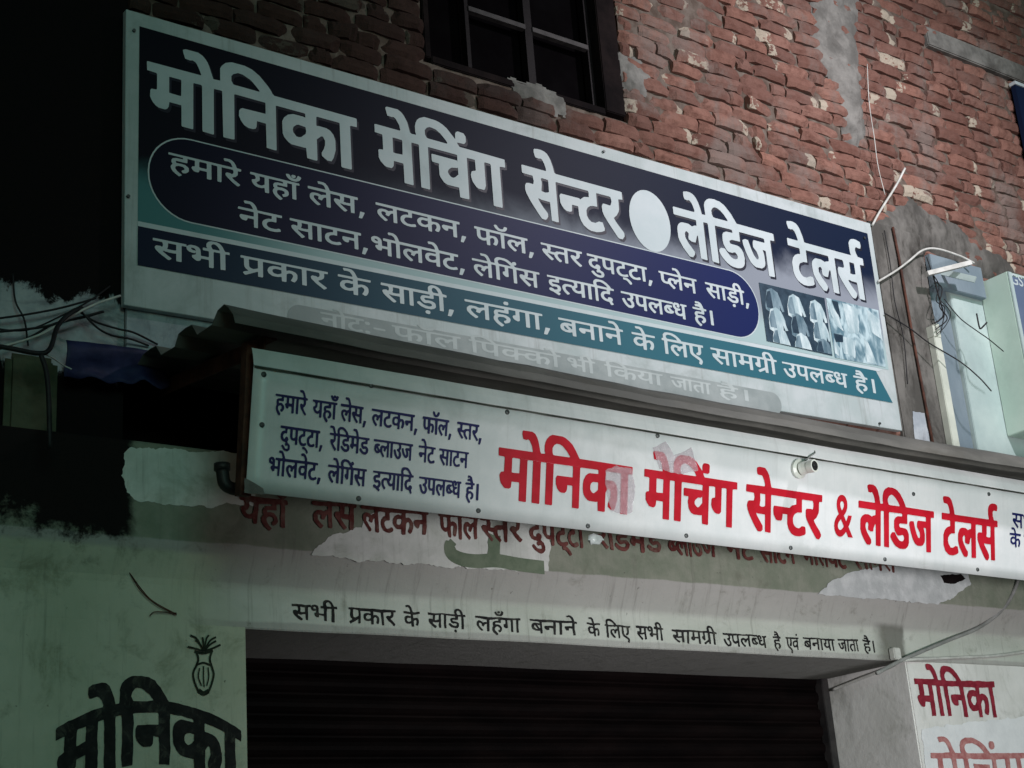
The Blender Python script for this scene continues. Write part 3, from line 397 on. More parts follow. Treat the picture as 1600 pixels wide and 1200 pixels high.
[2934,3934,5,0,6,1,9,4,2,3,-1,11,-4,-1,-13,1,-7,-1,-6,-4,-1,-1,0,-2,0,-4,1,-2,3,-3],
[2700,3963,3,-1,2,1,0,2,-2,4,-6,2,-2,0,-3,-1,-1,-1,2,-4],
[3155,3911,-17,11,-9,9,-3,6,0,8,1,4,6,6,11,3,16,0,13,-4,6,3,5,1,7,0,1,2,0,9,-3,1,-68,0,-2,2,0,4,1,2,2,1,65,0,3,1,0,2,-5,9,-5,5,-8,2,-4,-1,-7,1,-3,6,1,2,3,1,21,0,6,-2,5,-3,3,-4,4,-6,5,-11,3,-2,15,0,1,0,-1,5,0,8,3,6,6,5,7,3,6,1,24,0,12,-2,7,-2,11,-6,6,-4,1,0,2,4,4,3,9,1,4,-2,1,-1,1,-4,-1,-4,-5,-3,-6,-1,0,-1,4,-5,2,-1,113,0,3,-1,0,-1,0,-5,-2,-2,-12,0,-2,-2,0,-54,0,-1,-3,-2,-10,0,-2,1,-1,2,0,23,-2,2,-3,-1,-18,0,-14,2,-3,-1,0,-1,3,-3,23,-16,0,-3,-1,-1,-5,-3,-3,-2,-3,1,-5,3,-13,9,-14,12,-5,4,-3,5,0,6,4,4,2,1,10,0,6,-2,1,0,2,5,0,7,-3,4,-3,1,-30,0,-2,-1,-1,-2,0,-53,-1,-2,-3,-1,-10,0,-2,2,0,54,-1,2,-2,1,-16,0,-3,-1,-1,-2,0,-32,-1,-3,-8,-2,-6,1,-8,5,-4,6,0,4,1,3,4,2,5,1,1,1,0,14,0,2,-4,1,-19,0,-2,-1,-1,-2,0,-53,-1,-2,-2,-1,-11,1,-2,0,0,2,0,54,-2,2,-15,0,-2,0,-2,-2,0,-53,0,-2,-3,-1,-10,-1,-2,1,-1,1,0,33,0,2,-1,1,-5,-1,-3,-2,-5,-5,-3,-6,-2,-1,-2,-1,-11,3,-1,2,3,6,-1,2,-6,2,-7,0,-2,0,-4,-4,0,-6,5,-6,20,-13,0,-1,-2,-3,-5,-4],
[3378,3949,2,-1,20,0,6,2,0,3,0,14,0,2,-4,1,-19,0,-2,-1,0,-12,-3,-7],
[3244,3979,3,0,50,0,2,0,1,2,-4,3,-7,5,-11,6,-10,2,-11,1,-8,-1,-7,-4,-1,-2,-1,-5,2,-3],
[3525,3900,-12,5,-14,6,-4,0,-11,3,-1,1,-2,3,0,3,2,2,1,2,5,1,4,0,6,-1,8,-5,9,2,6,2,1,2,0,4,-2,2,-2,2,-13,0,-7,-2,-3,0,-11,7,-4,7,1,7,2,4,4,3,11,3,16,0,2,1,-1,5,-2,1,-38,0,-1,1,0,3,0,3,1,1,232,1,2,1,-2,7,1,7,2,3,5,5,7,4,6,1,23,0,8,-1,15,-6,9,-6,7,-5,9,-10,11,-1,2,-1,0,-5,-2,-2,-17,-1,-2,0,-1,-15,-1,-3,-21,0,-8,-4,-3,-3,0,-6,3,-5,6,-3,5,-2,5,1,1,5,3,3,3,1,10,0,7,-3,1,-3,1,-4,-5,-7,0,-2,6,-6,1,-2,-2,-3,-3,-1,-6,-2,-2,1,-3,2,-6,9,-19,2,-9,3,-4,2,-6,6,-3,6,0,8,4,7,4,4,4,3,8,2,13,2,0,6,-1,1,-43,0,-2,0,-1,-2,0,-52,0,-2,-1,-2,-12,0,-1,2,0,54,-1,2,-15,0,-3,0,-1,-2,0,-53,0,-1,-3,-2,-10,0,-2,1,-1,2,0,54,-2,1,-15,0,-2,0,0,-1,0,-53,-1,-2,-1,-1,-12,-1,-2,1,-1,15,-3,0,-11,-2,-9,0,-7,1,-5,3,-4,2,-5,5,-4,8,-1,1,-21,1,-7,-3,-2,-3,0,-3,0,-2,2,-4,5,-5,12,-8,-1,-3,-5,-3,-4,-2,-2,0,-3,2,-10,7,-6,7,-4,10,0,3,1,5,7,7,9,4,5,0,4,1,21,0,2,-1,2,-3,5,1,4,2,2,3,0,3,-1,3,-3,4,-2,1,-68,0,-2,-1,0,-13,-2,-2,-31,-1,-2,-1,-1,-1,1,-3,3,-3,6,0,15,0,8,-2,5,-2,2,-3,3,-7,-2,-7,-3,-5,-9,-5,1,-1,7,-2,1,-2,-2,-4,-3,-3,-2,-1],
[3621,3936,3,-1,7,1,6,2,5,3,1,26,-1,2,-5,1,-14,-1,1,-5,0,-10,-1,-3,-4,-3,-7,-4,0,-1,2,-4,4,-2],
[3728,3979,2,0,47,0,2,0,1,1,-5,5,-7,5,-9,4,-9,3,-10,1,-11,-3,-4,-2,-1,-2,0,-5],
[4020,3910,-14,10,-9,10,-3,6,0,9,2,3,1,3,3,2,5,3,5,2,15,0,10,-4,9,3,6,1,1,2,1,3,-1,5,-1,1,-65,0,-3,0,0,-3,0,-52,-2,-3,-3,0,-10,1,-1,16,-7,-1,-17,0,-9,5,-2,2,-3,6,-1,7,0,19,-1,3,-2,0,-10,0,-1,-1,1,-4,0,-6,-2,-5,-5,-6,0,-1,7,-8,1,-5,0,-10,-2,-3,-4,-4,-6,-4,-5,-1,-12,0,-5,1,-7,4,-7,5,-10,13,-4,10,0,1,4,2,5,2,4,-1,1,-1,8,-14,8,-8,7,-3,5,0,3,1,2,2,1,5,-2,4,-7,8,-9,0,-2,4,0,3,2,3,8,1,6,2,2,3,0,5,-5,5,-2,1,-41,0,-2,2,0,2,1,4,1,1,275,0,3,0,1,-6,4,4,7,3,14,0,5,-1,3,-2,3,-4,0,-7,-3,-5,-2,-2,-4,0,-7,3,-1,2,2,2,0,2,-1,2,-2,1,-2,0,-2,-1,-2,-3,0,-3,1,-2,3,-3,4,-2,19,-1,-1,-6,-1,-2,-11,-2,-3,-2,-2,-3,0,-2,3,-4,8,-3,3,0,5,2,5,2,3,3,0,1,0,28,-1,2,-6,1,-1,3,1,4,1,1,2,0,29,0,2,0,1,-1,0,-5,-1,-2,-10,-1,-2,-2,0,-52,0,-2,-1,-2,-11,0,-2,0,-1,3,0,9,-1,1,-7,-2,-18,0,-5,2,-6,3,-3,5,-2,6,3,9,0,1,-5,3,-4,5,-2,3,1,10,-1,0,-59,0,-2,0,-1,-3,0,-51,0,-3,-2,-1,-10,0,-2,0,0,2,0,32,-1,2,-3,0,-4,-2,-4,-4,-3,-7,-1,-1,-2,0,-10,3,-1,2,3,6,-1,1,-6,2,-6,0,-2,-1,-1,-1,-1,-4,1,-4,6,-8,12,-9,3,-3,-1,-2,-3,-3,-3,-2],
[4097,3924,-5,1,-7,3,-5,5,-1,5,0,8,2,5,7,6,8,4,8,1,9,0,10,-1,0,-5,-2,-3,-9,-1,-2,-1,0,-1,11,-10,5,-1,3,-1,2,-4,0,-2,-5,-4,-4,-2,-8,-2],
[4103,3933,4,0,1,0,0,1,-11,12,-1,1,-2,0,0,-2,0,-6,4,-4],
[3950,3937,5,-1,4,2,5,2,3,2,0,24,-1,3,-2,0,-18,0,-4,0,0,-3,0,-20,3,-7],
[4273,3896,-11,7,-8,7,-6,9,0,11,6,8,-3,4,-2,4,0,5,2,3,3,4,6,3,8,1,19,0,2,2,0,3,-1,2,-2,0,-43,0,-2,1,-1,1,0,6,3,1,36,0,3,1,0,1,-2,2,-5,2,-5,0,-10,-1,-2,0,-1,1,-3,5,0,1,1,2,8,2,14,1,-4,3,-5,0,-5,-1,-3,0,-3,4,0,2,1,2,3,2,18,0,10,-4,4,-4,5,-8,5,-12,13,-1,2,-1,0,-5,-2,-2,-11,-1,-1,-14,-2,-3,-34,0,-3,-2,0,-3,2,-2,2,-1,5,0,3,1,8,0,13,-2,8,-5,2,-4,2,-4,-2,-7,-1,-3,-4,-3,-8,-5,-6,-1,-3,2,-2,5,1,3,6,2,2,2,1,4,-2,2,-3,2,-5,2,-8,0,-6,-2,-5,-2,-1,-1,-1,-5,1,-4,3,-4,6,-6,11,-6,0,-2,-1,-2,-6,-5],
[4339,3911,-1,0,-1,3,0,61,1,2,2,1,11,0,2,0,0,-3,0,-61,-1,-3,-2,0],
],
'line4': [
[1893,3728,-30,18,-12,10,-4,6,0,5,3,3,3,2,13,1,5,-2,2,0,3,7,-2,7,-1,2,-2,1,-30,0,-1,1,0,3,0,3,1,2,114,0,3,0,1,-6,9,6,6,2,17,0,6,-2,5,-2,5,-5,2,-6,1,-15,0,-2,2,-1,25,0,1,1,1,2,0,17,-1,2,-2,0,-18,0,-1,2,0,6,2,2,14,0,-3,7,0,8,2,4,6,6,10,4,20,0,10,-3,4,-3,7,-7,8,-14,1,-2,16,0,1,-2,0,-4,-1,-3,-13,0,-2,-2,0,-54,0,-2,-2,-1,-15,-1,-1,2,-1,55,0,2,-1,1,-20,0,-2,-1,-1,-2,0,-54,-1,-1,-2,-2,-10,0,-3,0,-1,2,0,22,-1,2,-2,1,-25,0,-1,-2,-1,-4,-5,-4,-9,-1,-5,2,-10,6,-2,3,0,4,0,2,2,1,11,4,1,3,-1,5,-3,-4,-1,0,-8,0,-11,2,-4,3,-4,3,-1,3,-1,6,-1,0,-14,0,-2,-2,0,-53,0,-3,-2,-1,-14,0,-2,0,-1,3,0,23,-1,1,-6,-1,-20,0,-5,1,-7,0,-3,2,-5,-1,0,-1,3,-3,13,-9,14,-8,0,-2,-4,-4,-4,-2],
[1890,3766,3,0,23,0,6,2,0,3,0,14,0,2,-4,1,-23,0,-2,-1,0,-11],
[1987,3781,4,-1,1,1,-1,3,-4,4,-4,1,-4,0,-3,0,-1,-1,0,-3,3,-2,3,-2],
[2053,3798,2,0,21,0,2,0,0,2,0,2,-4,6,-6,6,-7,3,-3,1,-6,-2,-4,-5,0,-4],
[2171,3729,-3,1,-4,4,0,2,0,1,4,3,12,4,4,2,-10,6,-4,5,-2,8,0,22,-2,2,-10,0,-1,3,0,4,3,2,330,1,3,0,1,-1,0,-5,-1,-2,-14,-1,0,-12,-2,-6,-2,-2,-7,-5,-12,-5,-1,-1,1,-2,7,-5,25,-14,0,-2,-1,-1,-8,-5,-4,0,-2,1,-27,16,-15,12,-3,2,-2,5,0,4,3,3,3,2,14,0,7,-3,6,3,2,5,0,4,-2,5,-4,1,-43,0,-2,-1,-1,-2,0,-54,0,-1,-3,-1,-13,0,-2,1,0,55,-1,2,-1,1,-56,0,-2,-1,-1,-4,1,-12,2,0,8,3,12,0,7,-2,6,-2,5,-5,2,-3,0,-12,-3,-8,-7,-8,-2,-1,-2,0,-6,1,-6,3,0,1,4,5,3,6,2,4,0,4,-2,3,-4,3,-10,0,-7,-4,-2,-2,-1,-27,-3,-2,-11,0,-3,0,-1,2,0,12,-1,2,-2,0,-12,-3,-15,0,-7,1,-12,6,-2,3,-3,7,1,5,2,5,6,6,12,5,8,1,14,0,4,-1,5,0,2,2,-1,6,-2,0,-64,0,-2,0,-2,-2,0,-53,-1,-2,-1,-2,-5,0,-11,0,-1,3,0,14,-2,1,-40,-18,-5,-2],
[2283,3754,12,-1,8,3,5,2,2,3,-1,11,-4,-1,-5,1,-13,0,-6,-2,-4,-2,-2,-4,0,-4,4,-4],
[2197,3756,6,-1,7,2,6,2,4,2,0,3,0,21,0,4,-3,0,-26,0,-4,-1,-1,-2,1,-22,2,-5,4,-2],
[2595,3732,-1,1,-1,14,-1,0,-12,-3,-17,0,-6,1,-10,4,-5,5,-2,3,0,10,2,3,6,7,3,2,11,3,5,1,4,1,9,0,4,-1,7,0,2,0,0,1,0,5,-1,2,-57,0,-2,0,-1,2,0,5,3,2,54,0,3,1,0,1,-3,7,-8,8,-4,1,-6,1,-7,0,-4,-1,-2,0,-4,7,0,1,2,2,4,1,20,0,11,-2,8,-6,4,-5,8,-14,2,-2,51,0,2,0,1,-1,-1,-6,-2,-2,-49,0,-2,-1,-1,-3,1,-13,1,0,13,3,6,0,9,-1,6,-3,5,-3,3,-6,0,-11,-3,-8,-7,-8,-7,-1,-4,2,-5,2,0,2,5,7,2,4,2,5,-2,4,-1,2,-6,3,-4,0,-5,-2,-7,-3,-1,-2,-1,-27,-3,-1],
[2570,3754,4,0,7,1,11,5,1,2,0,12,-5,-2,-3,0,-4,1,-9,0,-7,-1,-5,-3,-2,-4,1,-5,5,-4],
[2899,3713,-3,2,-2,4,1,2,3,4,5,2,3,0,6,-1,3,-1,1,-3,0,-3,-1,-3,-2,-2,-4,-2],
[2994,3720,-2,1,3,7,4,17,1,1,3,2,15,0,2,-1,1,-1,-3,-6,-4,-9,-6,-10,-3,-1],
[2758,3732,-25,16,-14,11,-3,5,-2,4,0,2,2,3,3,2,4,1,8,1,7,-3,2,1,2,5,0,5,-2,4,-2,2,-28,0,-2,1,0,4,1,3,1,2,201,1,1,2,-1,4,0,10,2,4,3,3,9,5,6,1,13,0,10,-3,7,-4,4,-3,5,-8,4,-9,1,-1,15,-1,2,-2,0,-5,-2,-3,-13,0,-1,-2,0,-52,-1,-3,-1,-1,-14,0,-2,1,0,54,0,2,-2,1,-19,0,-3,-1,0,-2,0,-11,-2,-2,-33,-1,-4,-1,-2,-2,0,-2,4,-4,7,0,5,1,8,0,5,-1,4,0,10,-4,3,-2,2,-4,1,-9,-1,-3,-8,-7,-6,-2,-7,-2,-25,0,-7,2,-11,3,-9,5,-7,5,-1,2,1,3,4,2,3,1,5,0,8,-5,7,-4,13,-3,9,-1,8,1,6,3,0,3,0,3,-4,2,-3,1,-9,0,-10,-2,-7,0,-9,6,-5,5,-1,4,0,5,3,4,4,4,8,2,25,1,1,1,0,5,-5,0,-64,0,-2,0,-1,-3,0,-52,-1,-2,-1,-1,-11,0,-2,0,-2,2,0,54,-2,2,-17,0,-3,0,-1,-2,0,-52,-1,-3,-2,-1,-12,0,-2,0,-1,3,0,22,-1,1,-31,0,-11,2,-2,-1,0,-1,6,-5,23,-15,0,-2,-5,-4,-4,-1],
[2762,3769,13,0,4,1,7,1,1,1,0,2,0,14,0,2,-4,1,-22,0,-2,-1,0,-11,-3,-7,2,-2],
[2932,3803,2,-1,20,0,2,1,0,1,-4,8,-6,6,-6,3,-6,0,-4,-3,-2,-3,0,-7],
[3233,3719,-15,8,-7,5,-6,6,-3,4,-1,3,0,7,3,5,4,4,-4,6,0,9,6,7,8,2,5,0,4,1,25,1,1,1,0,5,-5,0,-65,0,-2,0,-1,-3,0,-53,-1,-3,-2,0,-14,0,-1,2,0,33,-1,3,-1,0,-6,-1,-6,-3,-6,-6,-3,-5,-1,-1,-3,0,-8,1,-5,2,-1,1,4,7,-1,1,-3,1,-5,2,-7,0,-7,-2,-2,-1,-1,-4,0,-2,3,-4,10,-8,16,-8,2,-2,-1,-2,-4,-3,-5,-2,-3,0,-22,11,-6,5,-7,6,-2,3,0,3,0,6,2,4,6,5,4,3,10,2,18,0,17,-4,15,4,8,1,1,1,0,9,-2,1,-85,0,-2,2,0,2,0,3,2,2,357,2,2,-1,2,-1,0,-5,-2,-2,-15,-1,-2,-2,0,-54,0,-2,-3,-1,-14,0,-1,2,0,54,-1,2,-1,1,-22,0,-3,-1,0,-2,0,-53,-1,-2,-2,-1,-14,0,-2,1,0,55,0,2,-2,1,-23,0,-2,-1,-1,-2,0,-32,-1,-2,-2,-2,-5,-2,-5,0,-6,2,-7,3,-5,5,-2,3,0,4,4,4,3,1,7,1,1,15,-1,2,-1,1,-28,0,-2,-1,-1,-2,0,-12,0,-1,-3,-2,-45,0,-2,-2,-1,-2,1,-2,3,-2,22,1,4,-1,7,0,9,-3,9,-5,2,-3,1,-5,-3,-7,-4,-5,-11,-4,-8,-2,-2,1,-3,3,-1,4,1,2,7,2,4,3,1,2,-1,3,-3,2,-9,3,-13,-1,-7,-1,-7,-4,-1,-2,0,-4,3,-5,4,-4,19,-10,1,-1,-1,-3,-6,-4,-3,-1],
[3438,3721,-2,1,0,2,9,25,1,1,2,0,15,0,3,0,1,-3,-5,-9,-9,-15,-4,-2],
[3256,3811,-3,2,-2,4,2,4,2,2,4,2,10,0,4,-1,1,-2,1,-3,0,-3,-4,-4,-3,-1],
[3580,3736,-2,1,-1,14,-3,0,-11,-3,-20,0,-6,2,-7,2,-5,3,-4,4,-1,5,0,7,1,3,5,6,5,3,12,4,7,0,4,1,9,0,4,-1,10,-1,1,5,-1,3,-2,1,-62,0,-1,1,0,5,0,1,2,2,286,1,2,1,0,1,-1,3,-4,7,-4,4,-5,2,-6,1,-12,-1,-2,1,-3,6,1,2,4,2,21,0,7,-1,9,-6,8,-8,6,-13,17,-1,1,-1,0,-5,-1,-3,-14,0,-2,-2,0,-55,-1,-1,-2,-1,-12,0,-2,0,0,2,0,26,-1,2,-2,1,-21,0,-2,-2,0,-5,-3,-2,-6,-3,-4,0,-6,2,-9,4,-2,3,-2,4,0,4,1,2,2,2,5,1,47,0,2,1,1,2,-1,13,-1,2,-4,0,-66,0,-2,-1,-1,-2,0,-54,-2,-2,-3,-1,-11,0,-1,2,0,55,-1,2,-2,0,-19,0,-3,0,-1,-3,0,-53,-1,-2,-2,-1,-10,0,-3,0,-1,2,0,26,-1,3,-2,0,-21,0,-2,-1,0,-5,-4,-4,-4,-1,-5,0,-6,1,-5,3,-6,5,-2,5,1,4,1,1,6,3,48,0,1,0,1,3,0,11,-1,3,-2,0,-69,0,-1,-1,-1,-2,0,-55,-3,-1],
[3549,3758,8,0,2,0,0,1,-17,14,-2,0,-1,-1,-2,-3,2,-5,3,-4],
[3574,3764,2,0,2,2,-1,12,-3,-2,-7,1,-8,0,0,-1,2,-2],
[3943,3737,-2,2,-1,14,-1,0,-11,-3,-16,0,-7,1,-8,5,-3,4,-3,4,0,8,3,5,6,6,7,4,5,1,11,1,15,-1,2,1,1,1,0,5,-2,1,-52,0,-2,1,-1,2,0,5,3,1,50,1,2,0,0,1,-3,7,-3,5,-3,3,-5,2,-4,1,-5,-1,-8,1,-3,6,1,2,3,1,21,1,8,-3,5,-3,5,-6,5,-9,3,-7,2,-1,47,0,3,-1,0,-1,0,-6,-3,-1,-44,-1,-2,0,-1,-5,1,-11,2,0,10,2,7,1,8,-2,7,-3,2,-2,3,-4,1,-6,-1,-10,-5,-9,-5,-5,-5,0,-7,2,-2,2,0,1,6,9,2,5,-1,5,-2,4,-4,2,-7,0,-7,-4,-2,-2,-1,-27,-3,-2],
[3920,3760,3,-1,7,2,10,5,1,2,-1,11,-4,-1,-4,0,-3,1,-8,0,-6,-2,-4,-2,-3,-4,1,-4,5,-5],
[4248,3719,-8,4,0,2,4,8,-1,3,-3,2,-32,15,-5,3,-5,5,-2,9,-1,25,-1,1,-17,0,-1,-1,0,-53,-1,-2,-1,-1,-13,-1,-2,1,-1,2,0,31,0,3,-5,0,-6,-4,-2,-2,-4,-7,-2,-2,-2,0,-8,2,-4,1,0,1,3,7,-4,3,-5,1,-5,0,-5,-2,-2,-4,0,-4,2,-3,6,-6,18,-12,0,-1,-1,-1,-7,-5,-2,0,-5,1,-13,8,-5,5,-7,6,-2,3,-1,5,0,6,1,3,7,8,12,4,14,0,15,-5,7,3,11,2,1,1,0,9,-3,0,-79,0,-1,-1,0,-2,-1,-54,-2,-1,-13,0,-1,0,-1,3,0,53,-2,2,-10,0,-1,3,1,5,2,2,7,1,-1,4,0,9,1,3,5,5,5,4,13,3,23,0,8,-1,11,-3,14,-7,7,-5,10,-8,3,-4,1,0,118,0,1,-2,0,-7,-3,-1,-9,0,-1,-2,-1,-20,-2,-7,-5,-5,-9,-4,-11,1,-2,6,3,3,4,1,3,2,3,4,0,18,0,2,-3,1,-24,-1,-2,0,-1,-1,0,-25,3,-6,7,-4,22,-9,9,-5,6,-6,2,-7,-3,-7,-6,-7],
[4074,3807,2,-1,53,1,2,0,0,1,-9,8,-12,5,-13,4,-9,0,-8,0,-6,-3,-4,-2,-1,-3,0,-3,2,-5],
[4591,3738,-6,6,0,2,1,1,41,17,0,2,0,30,0,2,-2,1,-20,0,-3,-1,0,-2,0,-31,-3,-5,-4,-1,-11,1,-9,4,-3,4,-1,2,0,6,2,2,4,2,7,1,0,14,0,3,-5,1,-22,0,-2,-1,-1,-2,0,-54,-2,-2,-4,-1,-10,0,-2,1,-1,2,0,22,-1,2,-28,0,-2,-2,0,-3,-1,-3,-2,-1,-5,-2,-8,1,-6,2,-4,3,-4,4,-1,4,0,2,4,4,4,1,4,0,1,2,0,19,-1,1,-3,0,-23,0,-2,0,-1,-3,0,-54,-3,-2,-12,0,-2,1,0,2,0,54,-2,2,-21,0,-1,-1,-1,-2,0,-52,0,-3,-2,-1,-12,0,-2,0,-1,3,0,23,-2,2,-8,-2,-16,0,-5,1,-8,1,-6,1,-2,-1,0,-1,2,-2,8,-7,19,-11,0,-2,-1,-2,-5,-3,-5,-2,-5,3,-20,13,-18,13,-3,6,0,7,2,2,3,1,14,1,4,-2,3,0,1,5,0,3,0,5,-1,2,-3,2,-29,0,-1,1,-1,5,2,2,2,1,302,1,1,1,0,1,-2,7,0,8,2,4,5,4,5,3,6,1,22,0,7,-2,5,-3,5,-6,7,-10,3,-7,16,-1,2,-1,0,-5,-2,-2,-14,-1,-1,-2,-1,-53,0,-3,-2,-1,-12,0,-2,0,-1,2,0,54,-1,2,-2,1,-18,0,-3,-1,0,-2,0,-52,-1,-3,-2,-1,-12,0,-2,0,-1,10,-2,1,-30,-13],
[4365,3776,2,0,21,0,8,2,1,3,0,14,-1,2,-2,1,-27,0,0,-2,1,-8,-2,-6,-2,-4],
[4505,3777,4,-1,23,0,3,1,0,4,0,15,0,2,-4,1,-24,-1,-2,0,-1,-5,0,-14],
[4642,3809,2,-1,21,0,2,1,0,1,-4,8,-6,7,-7,3,-5,0,-6,-2,-2,-6,1,-5],
[4933,3740,-18,12,-9,9,-2,6,0,8,1,4,4,4,4,3,9,3,16,0,13,-4,10,3,7,1,2,2,0,3,0,5,-2,1,-77,0,-2,0,-1,-3,0,-53,-1,-3,-4,0,-8,0,-2,0,-1,18,-2,0,-5,-2,-21,0,-5,1,-6,4,-4,4,-2,7,0,24,-1,2,-2,1,-14,0,-1,-2,1,-3,0,-7,-2,-5,-6,-6,7,-8,2,-3,2,-7,-2,-7,-6,-7,-3,-2,-11,-3,-11,0,-11,3,-7,3,-7,6,-9,12,-5,8,0,3,4,2,4,1,6,0,8,-13,5,-6,6,-4,9,-4,5,0,5,1,2,3,0,3,0,4,-2,4,-7,5,-11,1,-1,3,-1,3,1,2,1,2,8,0,6,2,3,1,2,5,-1,5,-4,3,-3,2,-48,0,-2,1,0,3,0,3,2,1,318,2,3,-1,1,-6,1,0,5,5,8,3,15,0,7,-2,4,-3,1,-3,0,-6,-2,-4,-5,-4,-4,1,-4,2,-3,1,0,2,2,3,0,2,-3,2,-3,0,-3,-1,-1,-2,-2,-3,3,-6,7,-3,19,0,2,-1,1,-4,-3,-4,-12,-2,-4,-2,-1,-2,0,-4,2,-2,3,-2,7,-1,4,0,5,1,9,4,1,2,0,29,-1,2,-7,1,-1,5,1,3,3,0,34,0,2,0,1,-1,0,-5,-2,-2,-12,-1,-1,-2,0,-53,-1,-2,-1,-2,-12,0,-2,0,-1,3,0,9,-1,2,-9,-3,-22,0,-4,2,-6,3,-4,4,-1,3,0,7,3,6,-1,1,-4,2,-6,5,-3,6,1,9,-70,0,-2,-1,-1,-2,0,-53,0,-2,-3,-2,-10,0,-3,1,0,1,0,34,-1,2,-1,0,-3,-1,-5,-3,-3,-2,-5,-8,-3,-2,-11,3,0,2,2,6,0,1,-7,3,-7,0,-2,0,-4,-4,0,-5,2,-4,4,-4,17,-11,2,-3,-1,-2,-6,-5],
[5022,3754,-9,3,-4,2,-6,6,-2,5,0,4,3,7,7,8,11,3,4,1,4,1,11,0,11,-2,0,-5,-2,-3,-11,-1,-1,0,0,-1,10,-11,3,-1,4,1,3,-1,3,-5,0,-2,-10,-6,-5,-2,-7,-1],
[5028,3764,6,0,2,0,0,1,-14,13,-2,1,-1,-1,-1,-3,0,-4,2,-4],
[4851,3767,7,-1,5,2,7,3,2,2,0,24,0,2,-3,1,-22,0,-3,-1,-1,-2,0,-23,4,-5],
[5228,3728,-11,5,-11,7,-5,5,-3,5,-1,6,0,3,1,4,6,7,-5,6,0,7,2,3,3,3,8,4,8,2,26,0,2,1,-1,5,-2,1,-55,-1,-2,1,-1,1,1,6,2,2,47,0,3,1,0,1,-8,4,-8,0,-13,-2,-2,1,-1,1,-3,6,4,3,7,1,18,1,-2,1,-5,2,-7,0,-4,-2,-5,1,-3,5,1,2,1,1,3,2,22,0,6,-1,8,-5,4,-4,5,-6,7,-12,16,-1,1,-2,0,-4,-1,-3,-13,0,-2,-1,-1,-14,-2,-2,-41,-1,-4,-2,-1,-1,1,-2,2,-2,2,-1,20,1,4,-1,6,0,9,-2,6,-4,4,-4,1,-3,0,-6,-5,-7,-8,-5,-11,-3,-2,1,-2,1,-2,4,0,2,2,2,5,2,5,4,0,1,-1,3,-2,2,-9,3,-11,0,-7,-2,-6,-2,-3,-4,0,-2,0,-3,2,-3,7,-6,16,-9,1,-1,-1,-3,-3,-2,-5,-2],
[5310,3743,-1,0,-1,3,0,62,1,2,2,1,14,0,1,0,1,-3,0,-62,-2,-3,-1,0],
],
'line5': [
[2642,3592,-3,2,-3,4,1,3,2,2,3,1,10,0,3,-1,1,-1,1,-3,0,-2,-1,-2,-2,-2,-3,-1],
[2507,3593,-1,2,0,19,-1,2,-1,1,-14,0,-2,-2,0,-2,-1,-2,-2,-2,-3,-1,-6,0,-6,2,-3,2,-4,4,-2,3,1,2,1,2,6,1,35,1,2,1,0,9,-1,1,-1,1,-45,0,-2,1,0,1,0,3,1,2,79,1,1,1,-3,5,-3,4,-2,2,-6,2,-10,-1,-2,0,-1,1,-1,4,0,1,1,1,7,1,5,0,3,0,6,0,7,-3,6,-5,5,-7,3,-5,1,-1,76,0,1,-1,1,-1,1,-4,-2,-2,-15,0,-2,-1,-1,-2,0,-11,-1,-2,-13,0,-6,-1,-5,-2,-3,-2,-1,-1,-1,-2,0,-6,3,-2,3,-2,7,-2,8,0,7,1,8,2,4,0,1,0,1,-2,3,-4,-1,-1,-13,-3,-5,0,-2,-1,-12,0,-12,2,-8,3,-4,4,-3,4,-1,2,0,5,2,5,3,3,7,4,11,3,8,0,1,2,-1,6,-2,1,-39,0,-2,-1,0,-2,-1,-40,-1,-1,-13,0,-1,1,0,2,0,39,-1,2,-14,0,-2,-1,-1,-1,0,-41,-2,-1],
[2642,3626,-4,2,-2,3,0,3,2,2,1,1,4,1,9,0,2,-1,3,-3,0,-4,-3,-3,-2,-1],
[2672,3614,-1,2,0,3,0,1,2,1,44,0,2,0,1,-2,0,-4,-2,-2],
[2965,3592,-16,7,-9,5,-5,3,-5,6,0,5,1,2,4,4,2,1,10,3,4,0,3,1,11,0,3,-1,4,0,13,-3,11,3,11,1,1,1,0,3,0,2,-1,2,-93,0,-1,-1,0,-1,-1,-40,-1,-2,-3,0,-13,0,-1,1,-1,41,0,1,-2,1,-59,0,-1,-1,-1,-1,0,-8,1,-2,1,0,7,1,17,0,6,-1,5,-2,3,-1,5,-5,1,-3,-1,-6,-3,-4,-5,-6,-3,-1,-5,-1,-8,2,-3,1,0,1,0,1,5,4,2,3,1,3,0,4,-2,2,-5,2,-4,0,-5,-1,-5,-2,-3,-1,-2,-1,0,-19,-1,-2,-2,0,-12,0,-2,0,-1,1,0,12,-1,1,-7,-2,-4,0,-3,-1,-10,0,-12,2,-5,2,-4,3,-5,5,-1,4,0,16,-2,1,-10,0,-1,1,0,4,1,1,2,1,293,0,1,-1,1,-2,-1,-3,-1,-1,-14,0,-2,-2,0,-39,0,-2,-1,-1,-15,0,-2,0,-1,1,0,2,0,23,0,1,-1,1,-3,0,-6,-2,-7,-4,-4,-5,-4,0,-8,0,-4,2,-1,1,3,5,-1,1,-7,2,-7,0,-5,-1,-3,-2,-1,-3,1,-3,5,-4,11,-5,11,-4,1,-2,0,-1,-6,-3,-3,-1],
[2786,3613,11,-1,6,1,8,3,1,1,0,2,0,16,-1,1,-2,1,-27,0,-2,-1,-1,-1,1,-16,2,-4],
[2885,3647,-8,2,-5,2,-5,3,-5,3,-4,4,0,2,2,1,11,2,3,-1,3,-4,4,-3,7,-3,6,-1,6,0,8,2,2,2,6,6,2,2,13,-2,2,-2,-1,-3,-6,-6,-6,-3,-12,-3],
